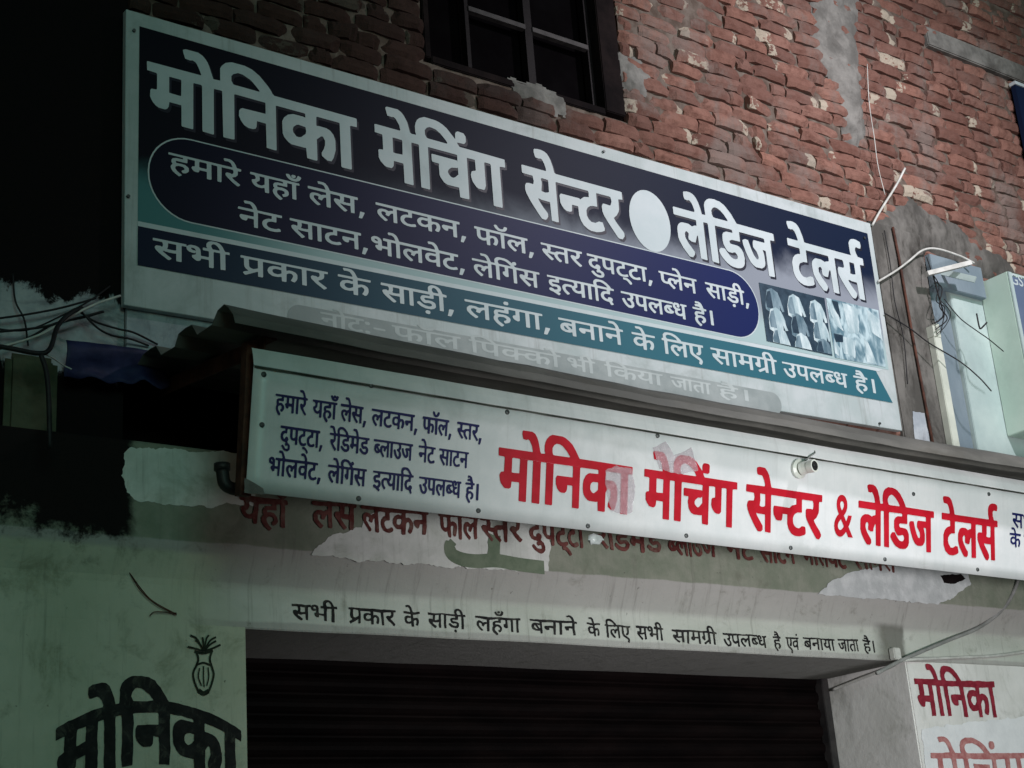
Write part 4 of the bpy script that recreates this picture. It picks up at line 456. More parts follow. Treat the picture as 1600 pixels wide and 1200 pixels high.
[3097,3593,-2,1,0,2,0,39,-1,2,-13,0,-1,1,0,4,0,1,2,1,10,0,0,1,-3,3,0,3,1,4,4,4,7,4,14,3,28,0,3,-1,6,0,10,-2,12,-4,12,-4,7,-4,11,-7,4,0,262,0,1,0,0,1,-4,5,-3,4,-5,2,-3,2,-4,0,-3,0,-2,0,-5,0,-5,-1,-2,1,-2,4,-1,1,1,1,3,1,23,0,6,-1,5,-1,7,-4,8,-8,5,-7,1,0,16,0,2,-2,0,-1,0,-3,-1,-1,-16,-1,-1,-1,0,-40,0,-1,-2,-1,-14,0,-2,1,0,41,-2,1,-1,1,-59,0,-2,-1,0,-2,0,-7,0,-2,2,0,7,1,17,0,6,-1,7,-3,4,-4,2,-3,0,-4,-3,-7,-7,-7,-2,-1,-5,0,-8,2,-2,1,-1,1,0,1,6,4,3,5,0,4,-1,2,-3,2,-4,1,-3,0,-10,-3,-4,-2,-1,-1,0,-18,-2,-2,-2,0,-12,0,-2,0,-2,2,0,9,-1,1,-10,-3,-21,0,-10,2,-9,5,-3,3,-1,3,-2,1,-14,0,-6,-1,-6,-2,-1,-1,-1,-17,0,-1,-2,-1,-13,0,-2,0,-1,2,0,9,-1,1,-5,-2,-7,-1,-21,1,-9,1,-6,3,-3,2,-4,4,0,7,2,2,3,3,7,4,14,2,24,0,6,-2,0,6,-1,2,-2,0,-69,0,-2,-1,0,-2,-1,-40,-2,-1,-14,0,-2,1,-1,1,0,11,-1,1,-6,-2,-4,0,-3,-1,-13,0,-4,1,-4,0,-10,3,-6,5,-3,4,-1,5,0,13,0,1,-2,1,-20,0,-1,-1,0,-1,-1,-41,-2,-1],
[3260,3610,6,-1,7,1,9,3,3,2,1,1,0,10,-3,-2,-1,0,-23,-1,-7,-2,-2,-2,0,-5,1,-1,2,-2],
[3363,3610,8,-1,6,1,11,4,1,2,0,9,-4,-2,-21,0,-9,-2,-1,-1,-1,-3,1,-3,3,-3],
[3164,3613,3,-1,11,0,5,1,8,3,1,1,0,2,0,15,0,2,-3,1,-30,0,-2,-1,0,-2,0,-11,1,-6,2,-2],
[3305,3623,2,0,4,0,21,0,4,0,4,3,3,2,6,1,10,2,23,0,6,-1,1,1,0,4,0,1,-2,1,-81,0,-1,-1,0,-2,0,-9],
[3112,3644,4,0,63,0,3,0,-1,1,-7,4,-14,5,-16,4,-8,0,-3,1,-2,0,-12,-2,-6,-1,-4,-2,-1,-3,0,-2,1,-2],
[3612,3593,-1,2,0,16,-1,1,-1,1,-21,0,-2,-1,0,-3,0,-2,-4,-2,-10,0,-6,2,-7,5,-1,2,0,2,1,2,2,2,8,0,1,2,-1,2,-2,-1,-5,0,-2,1,-5,0,-9,3,-4,3,-2,3,0,3,1,3,5,3,7,2,17,0,5,-1,4,-1,3,-3,2,-2,2,-4,0,-11,1,-2,2,0,21,0,1,0,0,2,0,12,0,2,-2,1,-16,0,-1,1,0,3,0,1,2,1,12,1,-3,8,0,2,2,4,3,3,4,2,9,2,17,0,5,-1,4,-2,7,-4,5,-6,5,-8,15,-1,1,-1,0,-2,0,-2,-1,-1,-12,-1,-2,-1,0,-39,0,-2,-1,-1,-2,0,-12,0,-2,1,0,40,-1,2,-1,0,-15,0,-2,0,-1,-1,-1,-41,-2,-1],
[3561,3632,7,-1,1,0,1,2,-2,2,-3,2,-7,0,-2,-1,-1,-2,3,-2],
[3624,3644,2,0,19,0,1,0,1,1,-4,6,-4,4,-4,2,-5,1,-5,-1,-3,-1,-1,-2,0,-6],
[3740,3593,-1,1,0,2,0,39,-1,1,-12,1,-1,1,0,3,0,1,2,1,9,1,0,1,-2,4,0,4,1,3,4,3,4,3,10,2,6,1,24,0,4,-1,5,0,10,-2,14,-4,6,-3,7,-3,13,-9,184,0,2,0,1,-2,0,-3,-2,-1,-14,-1,-1,-1,0,-40,0,-1,-2,-1,-14,0,-2,1,0,41,-2,1,-1,0,-18,0,-2,0,0,-2,0,-39,-1,-2,-3,0,-11,0,-2,0,-1,2,-1,10,-3,0,-8,-2,-19,0,-10,2,-8,4,-7,5,-2,4,-1,2,1,2,12,2,5,3,1,2,0,2,-2,3,-3,2,-63,0,-1,0,-1,-2,0,-7,1,-2,1,-1,6,2,17,0,10,-3,3,-2,3,-3,1,-3,0,-5,-3,-7,-6,-6,-2,-1,-5,0,-7,2,-2,1,0,1,1,2,3,2,3,7,1,1,-2,4,-2,2,-5,1,-2,0,-7,-2,-6,-3,-1,-1,0,-18,-1,-2,-3,0,-12,0,-1,2,0,9,-1,0,-9,-2,-21,0,-9,2,-5,2,-4,3,-3,4,-1,4,1,4,5,4,6,3,7,2,3,0,3,1,21,0,5,-1,1,0,1,2,-1,4,-2,0,-64,0,-1,0,-1,-2,0,-40,-2,-1],
[3802,3610,6,-1,5,1,4,1,7,3,2,2,-1,8,-2,-1,-21,0,-5,-1,-3,-2,-1,-1,-1,-2,0,-2,1,-2,2,-2],
[3930,3611,1,-1,3,1,6,0,9,3,3,2,1,2,0,15,-1,3,-3,0,-19,0,-2,0,3,-5,0,-4,-1,-2,-4,-4,-4,-2,-7,-2,0,-1,4,-3,6,-2],
[3756,3644,4,-1,56,0,3,1,0,1,-6,3,-8,4,-8,3,-13,2,-6,0,-3,1,-2,0,-11,-1,-6,-2,-3,-1,-2,-3,0,-2,2,-2],
[4214,3592,-12,7,-6,6,-3,4,1,7,1,2,4,4,6,3,5,1,22,0,2,0,1,2,-1,7,-1,1,-48,0,-2,0,0,-2,0,-39,-1,-2,-2,-1,-10,0,-2,2,0,40,0,2,-3,0,-11,0,-1,0,-1,-2,0,-40,-2,-2,-10,0,-2,1,-1,2,0,25,0,2,-4,0,-10,0,5,-7,1,-5,-1,-3,-5,-5,-5,-3,-6,0,-7,0,-10,2,-9,6,-6,8,-5,7,-1,3,2,2,8,1,2,0,7,-11,5,-5,7,-4,5,-1,4,2,1,1,0,2,-3,5,-3,2,-6,4,0,1,2,4,1,1,2,0,28,0,1,2,0,5,-2,0,-63,0,-2,2,0,4,1,1,2,0,218,0,1,-1,0,-2,0,-3,-1,0,-10,-1,-1,-1,0,-40,0,-1,-1,-1,-12,-1,-2,2,0,40,0,2,-2,0,-11,0,-2,0,-1,-2,0,-39,0,-2,-2,-1,-9,0,-2,1,-1,1,0,22,-1,2,-2,1,-14,0,-5,-1,-3,-2,-2,-2,0,-4,1,-2,3,-3,6,-4,5,-3,1,-2,-3,-2,-4,-2],
[4382,3581,-20,7,-8,3,-7,4,-4,4,-2,4,0,2,1,2,3,3,4,2,1,1,-6,6,0,4,1,2,3,2,11,3,4,0,4,1,37,0,2,1,-1,4,-1,0,-73,0,-2,1,0,2,0,2,1,2,2,0,65,1,1,0,-1,1,-5,2,-5,1,-6,0,-3,1,-3,0,-2,-1,-6,0,-3,-1,-6,0,-2,1,-4,4,0,1,1,0,2,1,6,1,3,1,19,0,4,-1,5,0,-2,1,-3,1,-4,0,-2,1,-9,0,-4,-1,-7,0,-2,1,-3,4,0,1,0,1,6,1,25,0,12,-2,5,-2,6,-2,6,-4,10,-11,22,-1,2,-1,0,-4,-1,-1,-19,-1,-2,0,0,-2,0,-8,-1,-1,-2,-1,-48,0,-3,-1,-5,0,-3,-1,0,-1,0,-2,5,-2,4,0,3,1,28,0,13,-2,7,-2,6,-2,4,-5,0,-2,-1,-3,-3,-3,-3,-2,-10,-3,-9,-1,-4,0,-3,0,-5,5,1,1,2,1,8,2,4,1,1,2,0,1,-4,3,-6,1,-15,1,-4,-1,-8,0,-10,-3,-3,-2,0,-3,1,-2,3,-3,13,-5,11,-3,5,-2,0,-1,-1,-1,-9,-4],
[4484,3593,-1,1,0,2,0,46,2,1,19,0,1,-1,1,-2,-1,-46,-2,-1],
],
'sign2line1': [
[1975,3017,-4,4,-5,7,-2,7,0,7,2,6,-1,5,0,7,0,2,4,3,4,1,7,1,1,3,-2,1,-17,1,-2,2,1,3,1,1,1,0,86,0,2,1,0,2,-3,8,-2,2,-6,1,-1,1,-1,4,2,2,2,0,6,0,3,-2,4,-7,4,-12,5,-1,1,-1,0,-4,-1,-1,-4,-1,0,-10,-1,-3,-3,-5,-4,-3,0,-1,3,-7,7,-9,0,-2,-1,-2,-1,-1,-2,0,-3,3,-11,15,-3,7,0,5,2,3,4,0,2,-2,1,0,1,1,1,4,0,3,-1,5,-2,0,-11,0,-1,0,-1,-1,0,-40,-1,-2,-3,0,-2,0,-2,2,0,40,-1,1,-5,0,0,-2,0,-39,-2,-2,-3,0,-2,0,-1,2,0,15,-1,2,-3,0,-5,0,-1,-5,-1,-1,-1,-1,-4,0,-3,4,-3,7,1,2,3,2,1,1,0,14,-1,1,-6,0,-2,-1,0,-9,-1,-2,-14,0,-1,-1,1,-5,1,0,5,1,4,-1,2,-2,4,-4,2,-6,-1,-5,-2,-3,-2,-3,-4,-2,-3,2,-1,4,1,1,3,3,0,6,-3,2,-2,0,-3,-1,-2,-2,-1,-3,0,-2,1,-5,8,-11,-3,-5],
[2005,3056,7,-1,2,1,0,1,0,11,-1,3,-6,0,-2,0,0,-2,0,-11],
[2129,3016,-7,9,-3,6,-1,4,0,5,3,7,-2,5,0,6,1,3,4,3,4,1,6,1,1,1,-1,3,-3,0,-16,0,-2,0,0,-2,0,-39,-2,-2,-4,0,-1,0,-1,2,0,9,-1,1,-4,-2,-6,1,-4,2,-2,3,-1,2,-2,3,-1,4,0,3,1,2,3,1,2,2,1,3,0,2,-3,5,-5,1,-1,1,-1,3,1,2,2,0,77,0,2,0,0,-1,1,-2,-1,-3,-1,-1,-3,0,-1,-1,0,-39,0,-2,-1,-1,-5,0,-2,2,0,39,0,2,-4,0,-2,0,-1,-10,-1,-2,-13,-1,-2,-1,0,-2,1,-2,1,0,5,0,4,-1,2,-1,4,-4,2,-6,-1,-5,-2,-4,-3,-2,-1,-1,-3,0,-2,1,-1,3,1,1,3,4,0,4,0,2,-2,1,-2,1,-3,0,-3,-2,-1,-5,1,-6,2,-3,6,-8,-1,-1,-1,-3,-2,-1],
[2096,3045,4,0,2,2,3,3,0,18,0,2,-1,0,-5,0,-1,-1,0,-2,0,-8,-2,-4,-4,-4,1,-3],
[2150,3081,-2,1,-3,2,-3,5,-2,5,0,1,1,1,3,1,2,0,1,-1,1,-2,1,0,1,2,1,1,1,1,2,0,3,-1,1,-2,3,2,1,0,2,0,3,-2,0,-2,-2,-6,-1,-2,-3,-3,-4,-2],
[2152,3088,4,-1,1,1,0,2,-3,-1,-3,0],
[2253,3016,-1,1,1,5,0,3,2,10,1,1,6,0,1,-1,1,-2,-5,-16,-2,-1],
[2190,3026,-3,3,-3,4,-5,9,-1,4,0,7,2,5,3,2,2,1,6,0,2,-1,3,-1,7,3,0,6,0,1,-2,0,-24,0,-2,2,0,3,0,2,2,1,23,0,2,0,0,3,-2,8,-2,2,-2,0,-3,0,-1,1,-2,2,0,3,1,1,2,1,6,0,4,-2,4,-7,3,-11,1,-1,39,-1,2,0,1,-1,0,-2,0,-3,-1,-1,-3,-1,-1,-1,0,-38,0,-2,-1,0,-5,-1,-2,1,0,17,-1,1,-8,1,-4,1,-1,0,0,-2,2,-4,8,-10,-1,-3,-2,-2,-2,0,-1,1,-6,7,-6,10,-3,5,-1,4,1,4,2,1,4,1,1,-1,2,1,0,2,0,3,0,4,-2,1,-9,0,-2,0,0,-2,0,-39,-1,-1,-3,-1,-3,1,-1,1,0,23,0,2,-1,0,-1,-1,-3,-8,-2,-1,-4,1,-1,1,-1,2,2,5,-2,2,-2,0,-1,-1,-2,-2,0,-5,3,-6,7,-10,-3,-3,0,-1],
[2234,3053,4,0,2,2,0,12,-2,2,-5,0,-1,-1,0,-8,-1,-5,1,-1],
[2433,3015,-1,1,0,1,3,17,2,1,6,-1,1,-1,0,-2,-5,-15,-1,-2],
[2297,3025,-3,3,-6,8,-3,6,-1,6,0,2,1,3,3,5,4,2,6,1,6,-3,7,3,0,6,-1,1,-1,0,-27,1,-1,1,0,2,0,3,1,1,148,-1,2,0,1,-1,0,-4,-1,-2,-1,-1,-3,0,-1,-1,0,-38,0,-2,-1,-1,-5,0,-2,1,0,20,0,1,-4,1,-3,-1,-1,-5,-2,-2,-3,-1,-2,1,-3,3,-2,5,0,5,3,2,17,1,0,2,0,7,0,2,-1,0,-35,1,-2,-1,0,-2,0,-7,1,-1,9,0,3,-3,2,-3,1,-4,0,-5,-2,-9,-2,-3,-1,-1,-2,0,-4,2,0,1,2,8,0,8,-2,2,-2,-1,-3,-4,0,-18,-1,-2,-2,0,-4,0,-1,1,0,9,-4,0,-6,0,-5,2,-2,2,-1,4,-1,4,0,3,1,5,2,4,6,3,10,1,0,2,0,2,-3,1,-21,0,-2,-1,0,-1,-1,-12,-1,-1,-5,-1,-6,-2,-2,-5,0,-6,2,-3,2,-2,2,-1,5,0,6,3,2,0,1,-1,1,-4,-2,-2,-4,-3,-3,-1,-6,0,-3,1,-3,1,-5,5,-2,4,-1,8,1,6,3,5,5,3,5,2,0,7,-1,1,-15,0,-2,0,0,-2,-1,-39,-1,-1,-2,0,-4,0,-1,1,0,23,0,2,-1,0,-1,-1,-4,-8,0,-1,-2,0,-5,2,0,1,1,6,-2,2,-2,0,-1,-1,-2,-1,0,-7,3,-5,7,-8,0,-2,0,-1,-3,-2,0,-1],
[2366,3042,3,0,4,4,0,7,0,1,-5,2,-4,-1,-1,-1,-1,-3,0,-5,1,-3],
[2558,3014,-1,1,0,1,3,17,2,1,6,-1,0,-1,0,-3,-4,-14,-2,-1],
[2532,3023,-2,2,-6,8,-3,7,-2,4,0,2,2,6,2,4,5,3,5,-1,5,-2,7,3,0,4,0,3,-2,0,-24,1,-3,-1,0,-2,0,-38,-1,-2,-3,0,-3,0,-1,2,-1,38,0,2,-2,1,-13,0,-2,-1,0,-1,0,-8,8,-1,4,-3,1,-3,1,-6,-1,-8,-1,-4,-2,-3,-1,-1,-2,0,-3,3,-1,1,3,6,0,9,-2,2,-1,0,-1,0,-1,-1,-1,-3,-1,-20,-2,-1,-4,0,-1,1,-1,1,0,10,-1,0,-5,-1,-4,1,-3,4,-2,4,-1,4,0,18,-1,1,-2,0,-1,1,0,4,0,2,1,0,2,1,92,-1,2,-1,1,-1,-1,-5,-1,-1,-4,0,0,-1,-1,-40,-1,-1,-2,0,-3,0,-1,1,0,23,0,2,-1,0,-1,-1,-3,-8,-2,-1,-5,2,0,1,1,6,-2,2,-2,0,-2,-1,-1,-4,1,-5,1,-2,7,-10,1,-1,-1,-2,-2,-2,-1,-1],
[2475,3043,1,0,3,1,2,2,0,1,0,18,0,1,-1,1,-6,0,-1,-1,0,-17,1,-4],
[2507,3077,-4,2,-3,3,-3,8,0,2,0,1,3,2,2,-1,2,-1,3,-7,1,-1,2,-1,1,1,1,1,3,6,1,2,3,0,3,-1,0,-1,0,-4,-3,-6,-4,-4,-4,-1],
[2671,3013,-1,1,0,1,1,6,1,11,2,1,7,0,1,-1,-1,-4,-2,-10,-2,-4,-2,-2],
[2608,3023,-4,3,-6,8,-7,11,-1,3,0,5,3,2,4,1,2,-1,1,3,0,5,-1,2,-1,1,-9,0,-1,1,0,3,0,2,1,1,2,1,77,-1,2,0,1,-1,0,-2,0,-3,-1,-1,-4,-1,0,-1,0,-8,-1,-4,-3,-5,-3,-2,-2,-2,1,-2,11,-14,0,-1,-3,-3,0,-1,-2,0,-4,4,-6,8,-6,8,-2,7,0,2,1,2,2,2,3,0,3,-1,2,1,1,5,0,2,-1,3,-2,0,-12,1,-1,-1,-1,-2,0,-37,0,-2,-2,-1,-2,0,-2,0,-1,1,0,22,-1,2,-1,1,-6,0,-3,-1,-1,-1,-1,-2,0,-3,0,-2,2,-5,6,-8,-2,-3,-1,-2,-2,0,-1,1,-6,7,-4,7,0,5,-6,1,-3,1,-2,0,0,-2,1,-2,10,-13,-3,-4],
[2610,3050,4,1,4,3,3,1,12,1,1,1,-1,8,-2,1,-21,0,-1,-1,-1,-1,0,-9,-1,-3,1,-1],
],
'sign2line2': [
[2003,2919,-5,1,-4,5,-5,7,0,1,3,3,2,0,2,-1,3,-5,2,-3,2,-1,4,0,2,0,1,1,0,6,-2,2,-5,-1,-1,0,-1,1,-1,3,0,1,2,3,-1,2,-4,1,-4,1,-3,2,-2,2,-3,7,0,8,3,7,2,2,2,1,2,1,4,1,1,4,-1,1,-14,1,-1,1,0,2,0,3,1,1,126,-1,1,0,1,-1,1,-4,-1,-2,-1,-1,-3,0,-1,-1,0,-39,-1,-1,-1,-1,-5,0,-1,2,0,38,0,2,-1,0,-5,0,-2,0,-1,-14,-1,-1,-4,0,-4,-2,-3,-4,0,-8,2,-3,2,-2,3,-1,9,4,1,-1,1,-5,0,-1,-4,-3,-4,-1,-8,0,-5,3,-3,4,-2,6,0,9,1,3,2,3,4,4,5,3,1,5,-1,2,-3,1,-13,0,-1,-1,-1,-1,0,-12,-1,-1,-8,-2,-3,-3,-1,-4,0,-3,1,-4,2,-3,4,-1,3,0,4,2,1,0,2,-1,1,-2,0,-2,-1,-2,-5,-3,-3,0,-6,0,-4,2,-4,5,-3,8,0,5,1,5,2,3,4,4,6,3,1,6,-1,1,-2,1,-11,0,-3,-1,0,-1,0,-38,-2,-2,-2,-1,-3,1,-1,1,0,10,-4,0,-4,0,-4,2,-2,1,-3,7,0,20,-1,1,-7,0,-1,-2,0,-9,-2,-2,-6,0,-3,-2,-2,-4,0,-5,2,-3,1,-2,2,0,2,4,3,3,3,0,3,-2,1,-3,1,-3,-1,-2,-2,-3,0,-2,2,-3,3,-2,3,-3,1,-5,0,-4,-1,-5,-4,-3,-3,-2],
[2071,2918,-1,2,-3,6,-2,2,-3,2,-3,0,-2,1,-1,4,0,1,1,1,7,0,3,-2,4,-4,2,-2,3,-6,-2,-4,-1,-1],
[2112,2929,-1,1,0,2,2,8,0,4,1,4,2,1,5,0,1,-1,0,-3,-4,-14,-2,-2],
[2024,2959,4,-1,4,4,0,18,0,1,-1,1,-7,0,-1,-1,0,-19],
[2163,2937,-7,9,-5,8,-4,8,0,5,1,3,2,0,2,0,2,0,2,-1,2,3,0,7,-1,2,-1,0,-10,1,-2,1,0,3,1,2,11,0,1,1,-1,5,-3,7,-3,1,-4,0,-1,1,-1,4,2,2,9,0,4,-3,2,-5,3,-11,1,-1,1,-1,4,1,0,4,-1,2,2,8,5,5,3,1,2,0,7,0,4,-2,3,-2,5,-5,3,-3,4,-8,1,-1,25,0,1,1,0,2,-2,6,-1,3,-2,1,-5,1,-1,1,-1,1,1,4,1,1,6,0,4,-1,2,-3,3,-5,3,-12,2,-1,32,0,2,0,1,-1,0,-5,-2,-1,-2,0,-2,-1,0,-10,-2,-1,-10,0,-1,-1,-1,-1,0,-2,1,-2,8,0,4,-2,2,-2,2,-3,1,-5,-1,-5,-2,-3,-2,-2,-4,-3,-7,0,-5,2,-4,3,-3,3,-3,4,0,2,2,3,2,1,2,-1,6,-7,4,-2,4,0,2,2,0,4,0,2,-1,1,-3,0,-4,-1,-2,0,-4,4,-3,7,0,3,2,5,1,1,5,2,6,1,1,3,-2,1,-19,1,-2,-1,0,-1,0,-40,-1,-1,-2,-1,-4,1,-1,1,0,16,0,2,-4,0,-4,0,-2,-5,-1,-2,-1,-1,-3,1,-4,4,-2,4,0,2,0,2,3,2,1,2,0,14,-1,1,-5,0,-2,-1,-1,-10,-1,-1,-11,-1,-1,0,-1,-2,1,-3,1,-1,8,0,4,-2,3,-4,1,-6,-1,-4,-2,-4,-3,-2,-3,-2,-2,0,-6,0,-4,2,-3,2,-4,4,-3,5,3,4,3,-1,6,-6,4,-2,4,0,2,1,0,5,0,2,-1,0,-2,1,-5,-2,-2,0,-2,3,-3,3,-2,6,1,3,2,5,1,1,5,2,5,0,1,4,-1,1,-1,0,-19,0,-2,0,0,-2,0,-39,-1,-2,-3,0,-2,0,-2,2,0,40,-1,1,-3,0,-1,0,-1,-1,0,-10,-1,-4,-2,-3,-5,-4,0,-1,3,-5,8,-10,0,-1,-2,-4,-1,-1],
[2227,2965,6,0,2,0,0,2,0,11,0,2,-6,1,-2,-1,0,-1,0,-11],
[2178,2988,2,0,16,0,2,0,0,1,-1,4,-5,5,-5,3,-3,1,-4,-1,-3,-3,0,-7],
[2328,2936,-4,5,-6,9,-1,0,-3,-3,-3,-1,-6,0,-3,2,-3,4,-2,3,0,10,2,6,5,3,3,1,3,0,5,-1,1,-2,0,-3,-1,-1,-4,-1,-1,-1,4,-7,2,-1,1,1,0,4,1,3,2,3,3,2,6,0,5,-2,4,2,2,1,1,2,-1,5,-1,1,-43,0,-2,1,0,1,0,4,1,1,134,-1,2,0,1,-1,0,-5,-1,-1,-3,0,-1,-1,0,-39,0,-2,-1,-1,-5,0,-1,2,0,25,-1,1,-3,1,-1,-1,2,-7,0,-6,-1,-4,-4,-4,-4,-1,-4,1,-4,5,-2,2,-3,6,-2,9,-1,3,1,1,2,2,3,0,1,-1,2,-9,4,-8,2,-2,1,-1,1,2,0,6,-2,6,-2,2,0,2,1,2,1,2,11,1,1,0,1,2,-1,4,-3,0,-24,1,-2,-1,1,-7,-1,-5,-3,-4,0,-1,4,-8,1,-5,-1,-5,-1,-2,-3,-4,-3,-2,-2,0,-3,0,-2,1,-3,2,-2,3,-3,4,-2,4,-2,8,-1,3,1,2,2,1,3,0,1,-1,5,-14,3,-5,2,0,1,1,1,2,0,8,-3,4,-3,1,-1,0,0,4,0,2,1,0,3,1,2,2,1,3,0,4,-2,3,-1,1,-17,0,-1,-1,-1,-1,0,-39,-1,-2,-5,0,-1,1,-1,1,0,40,-1,1,-2,0,-1,-1,-1,-1,0,-40,-1,-1,-2,0,-3,0,-1,1,0,23,-1,2,-1,0,-1,-1,-2,-8,-2,-1,-5,3,0,1,1,5,-2,2,-1,0,-1,-1,-1,-2,0,-6,1,-4,7,-11,-3,-4],
[2307,2953,1,0,1,1,-3,7,-1,1,-1,-6],
[2475,2936,-1,2,0,18,-1,2,-1,1,-5,-1,0,-5,-3,-2,-2,-1,-2,1,-2,2,-3,4,-1,5,1,2,2,2,15,0,2,1,0,10,-1,2,-1,0,-17,0,-2,1,-1,1,1,4,2,1,16,0,2,0,0,3,-1,4,-3,6,-6,1,-2,2,0,3,1,1,2,1,7,0,3,-3,4,-6,3,-12,2,0,29,-1,1,0,1,-2,0,-2,-1,-2,-5,0,-1,-2,-1,-13,-1,-1,-5,0,-3,-1,-2,-2,-2,-5,0,-6,1,-2,2,-2,3,-2,3,0,6,3,2,0,2,-2,0,-3,0,-2,-3,-2,-4,-1,-7,-1,-5,2,-5,5,-1,3,-1,5,0,8,2,6,3,2,4,3,3,1,1,1,0,6,-1,2,-15,0,-1,-1,-1,-1,0,-39,-1,-2],
[2545,2934,-2,3,-9,13,-4,8,0,7,2,2,5,0,2,3,0,3,-2,5,-8,0,-2,1,0,4,1,2,106,-1,2,0,1,-1,0,-4,-2,-1,-2,0,-2,-2,0,-39,0,-1,-1,-1,-4,-1,-2,2,0,19,-1,2,-2,0,-3,0,0,-4,-1,-2,-1,-1,-3,-1,-2,1,-3,2,-3,7,0,2,1,2,2,2,14,0,1,0,1,2,0,9,-2,2,-2,0,-18,0,-2,-1,0,-1,0,-13,-2,-1,-6,0,-2,-1,-2,-2,-1,-5,-1,-3,1,-4,2,-3,3,-2,3,0,7,3,2,0,1,-2,0,-4,0,-1,-5,-2,-5,-1,-5,0,-2,1,-4,2,-3,6,-2,7,1,8,3,6,4,3,5,2,0,5,0,2,-3,1,-12,0,-1,0,-1,-2,0,-39,-1,-2,-5,0,-1,1,0,2,0,39,-2,1,-2,0,-2,0,0,-2,-1,-40,-1,-1,-2,0,-3,0,-1,1,0,18,-8,1,-5,1,-1,0,0,-2,10,-14,0,-2,-2,-3,-1,-1],
[2545,2963,6,-1,3,1,0,12,0,3,-6,0,-2,0,0,-3,0,-2,0,-3,0,-2],
],
'sign2line3': [
[2112,2835,-1,2,2,17,2,1,6,0,1,-1,1,-2,-1,-5,-4,-11,-2,-1],
[2022,2845,-3,3,-4,5,-5,10,-1,6,1,5,3,4,4,3,6,0,3,-1,2,-2,1,0,3,2,2,1,2,2,0,2,0,3,-2,1,-28,0,-1,0,-1,-2,0,-38,0,-2,-1,-1,-5,0,-2,2,0,39,0,2,-1,0,-4,0,-1,-1,-1,-39,0,-2,-1,-1,-4,0,-2,1,0,17,-1,2,-3,0,-5,0,0,-5,-1,-2,-2,-1,-3,0,-2,1,-3,4,-2,4,0,3,2,3,3,1,0,2,-1,1,-3,1,-2,1,-4,2,-2,5,0,6,3,3,3,3,5,0,4,-1,2,-3,2,-2,1,-5,0,-12,0,-1,2,-1,6,0,1,2,0,13,-2,2,-4,0,-2,1,0,1,0,4,2,1,18,0,1,1,1,1,-1,3,-1,5,-2,3,-2,1,-5,1,-1,1,-1,3,0,1,1,1,2,1,7,0,4,-3,4,-8,3,-9,2,-2,61,0,1,2,-2,7,-2,3,-2,2,-5,-1,-1,1,-1,5,0,1,2,1,6,1,4,-2,4,-4,4,-9,1,-7,2,0,32,-1,2,-1,0,-4,-1,-2,-6,0,-1,-2,-1,-13,-2,-1,-4,0,-3,-1,-3,-3,-1,-3,0,-6,2,-5,2,-2,6,0,6,3,1,0,1,-1,2,-3,-1,-2,-2,-2,-7,-3,-7,0,-3,1,-4,3,-4,7,-1,7,0,3,1,4,2,4,4,4,4,2,3,0,1,6,-1,2,-1,1,-14,0,-3,-1,0,-1,-1,-40,-1,-1,-3,-1,-2,1,-1,1,-1,9,-3,-1,-6,0,-4,1,-4,5,-2,5,0,7,1,3,2,4,2,2,4,1,10,1,1,2,-1,2,-1,1,-21,0,-1,0,-1,-2,0,-40,-1,-1,-3,0,-3,0,-1,1,-1,25,-1,0,-1,-2,-2,-3,0,-3,-3,-2,-4,2,-1,1,1,6,-2,2,-2,1,-1,-1,-1,-2,0,-7,2,-5,6,-6,1,-3,0,-2,-2,-2,-1,-1],
[2060,2862,1,0,4,1,3,4,1,7,-1,1,-5,2,-3,-1,-2,-1,-1,-7,1,-4],
[1964,2885,1,0,0,1,-1,3,-2,2,-1,0,0,-4,0,-1],
[2161,2844,-4,3,-4,5,-4,7,-2,6,0,6,3,5,2,3,3,1,6,0,6,-3,4,3,3,0,0,2,0,5,0,1,-2,1,-25,0,-2,1,0,3,0,2,2,1,25,0,2,0,0,1,-2,7,-3,5,-1,1,-5,0,-2,1,0,4,1,2,9,0,4,-3,3,-5,3,-8,0,-3,1,-2,1,0,5,0,0,2,-1,2,0,6,2,5,3,3,5,3,9,0,6,-2,3,-2,6,-5,1,0,0,2,2,2,4,0,1,-1,2,-3,0,-3,-2,-3,-3,-1,0,-1,1,-3,2,-2,44,0,2,0,1,-1,0,-5,-2,-1,-3,0,-1,-1,0,-40,0,-2,-1,-1,-5,0,-2,1,0,18,-9,1,-5,1,-1,-1,2,-5,8,-11,-1,-3,-3,-2,-3,2,-12,17,-3,7,0,6,2,2,5,0,2,-1,1,1,0,10,-2,1,-2,0,-9,0,-1,-1,0,-41,-1,-2,-2,0,-5,0,-1,2,0,40,0,2,-6,0,-1,-1,0,-24,-2,-4,-3,-1,-2,1,-3,3,-3,5,0,5,2,2,3,1,0,1,0,11,-1,1,-8,0,0,-2,0,-40,-2,-2,-5,0,-1,1,0,2,0,40,-2,1,-3,1,-2,-1,0,-2,0,-40,-1,-2,-3,0,-4,1,-1,1,0,23,0,2,-1,0,-1,-1,-3,-8,-2,-1,-6,3,0,2,1,4,-1,2,-3,0,-2,-1,-1,-4,1,-5,2,-3,8,-11,-3,-4],
[2252,2872,7,-1,3,2,0,12,0,3,-7,0,-2,0,0,-10,-1,-5],
[2197,2896,2,-1,18,0,2,1,0,1,-4,5,-3,4,-5,3,-5,1,-3,-1,-3,-4,0,-6],
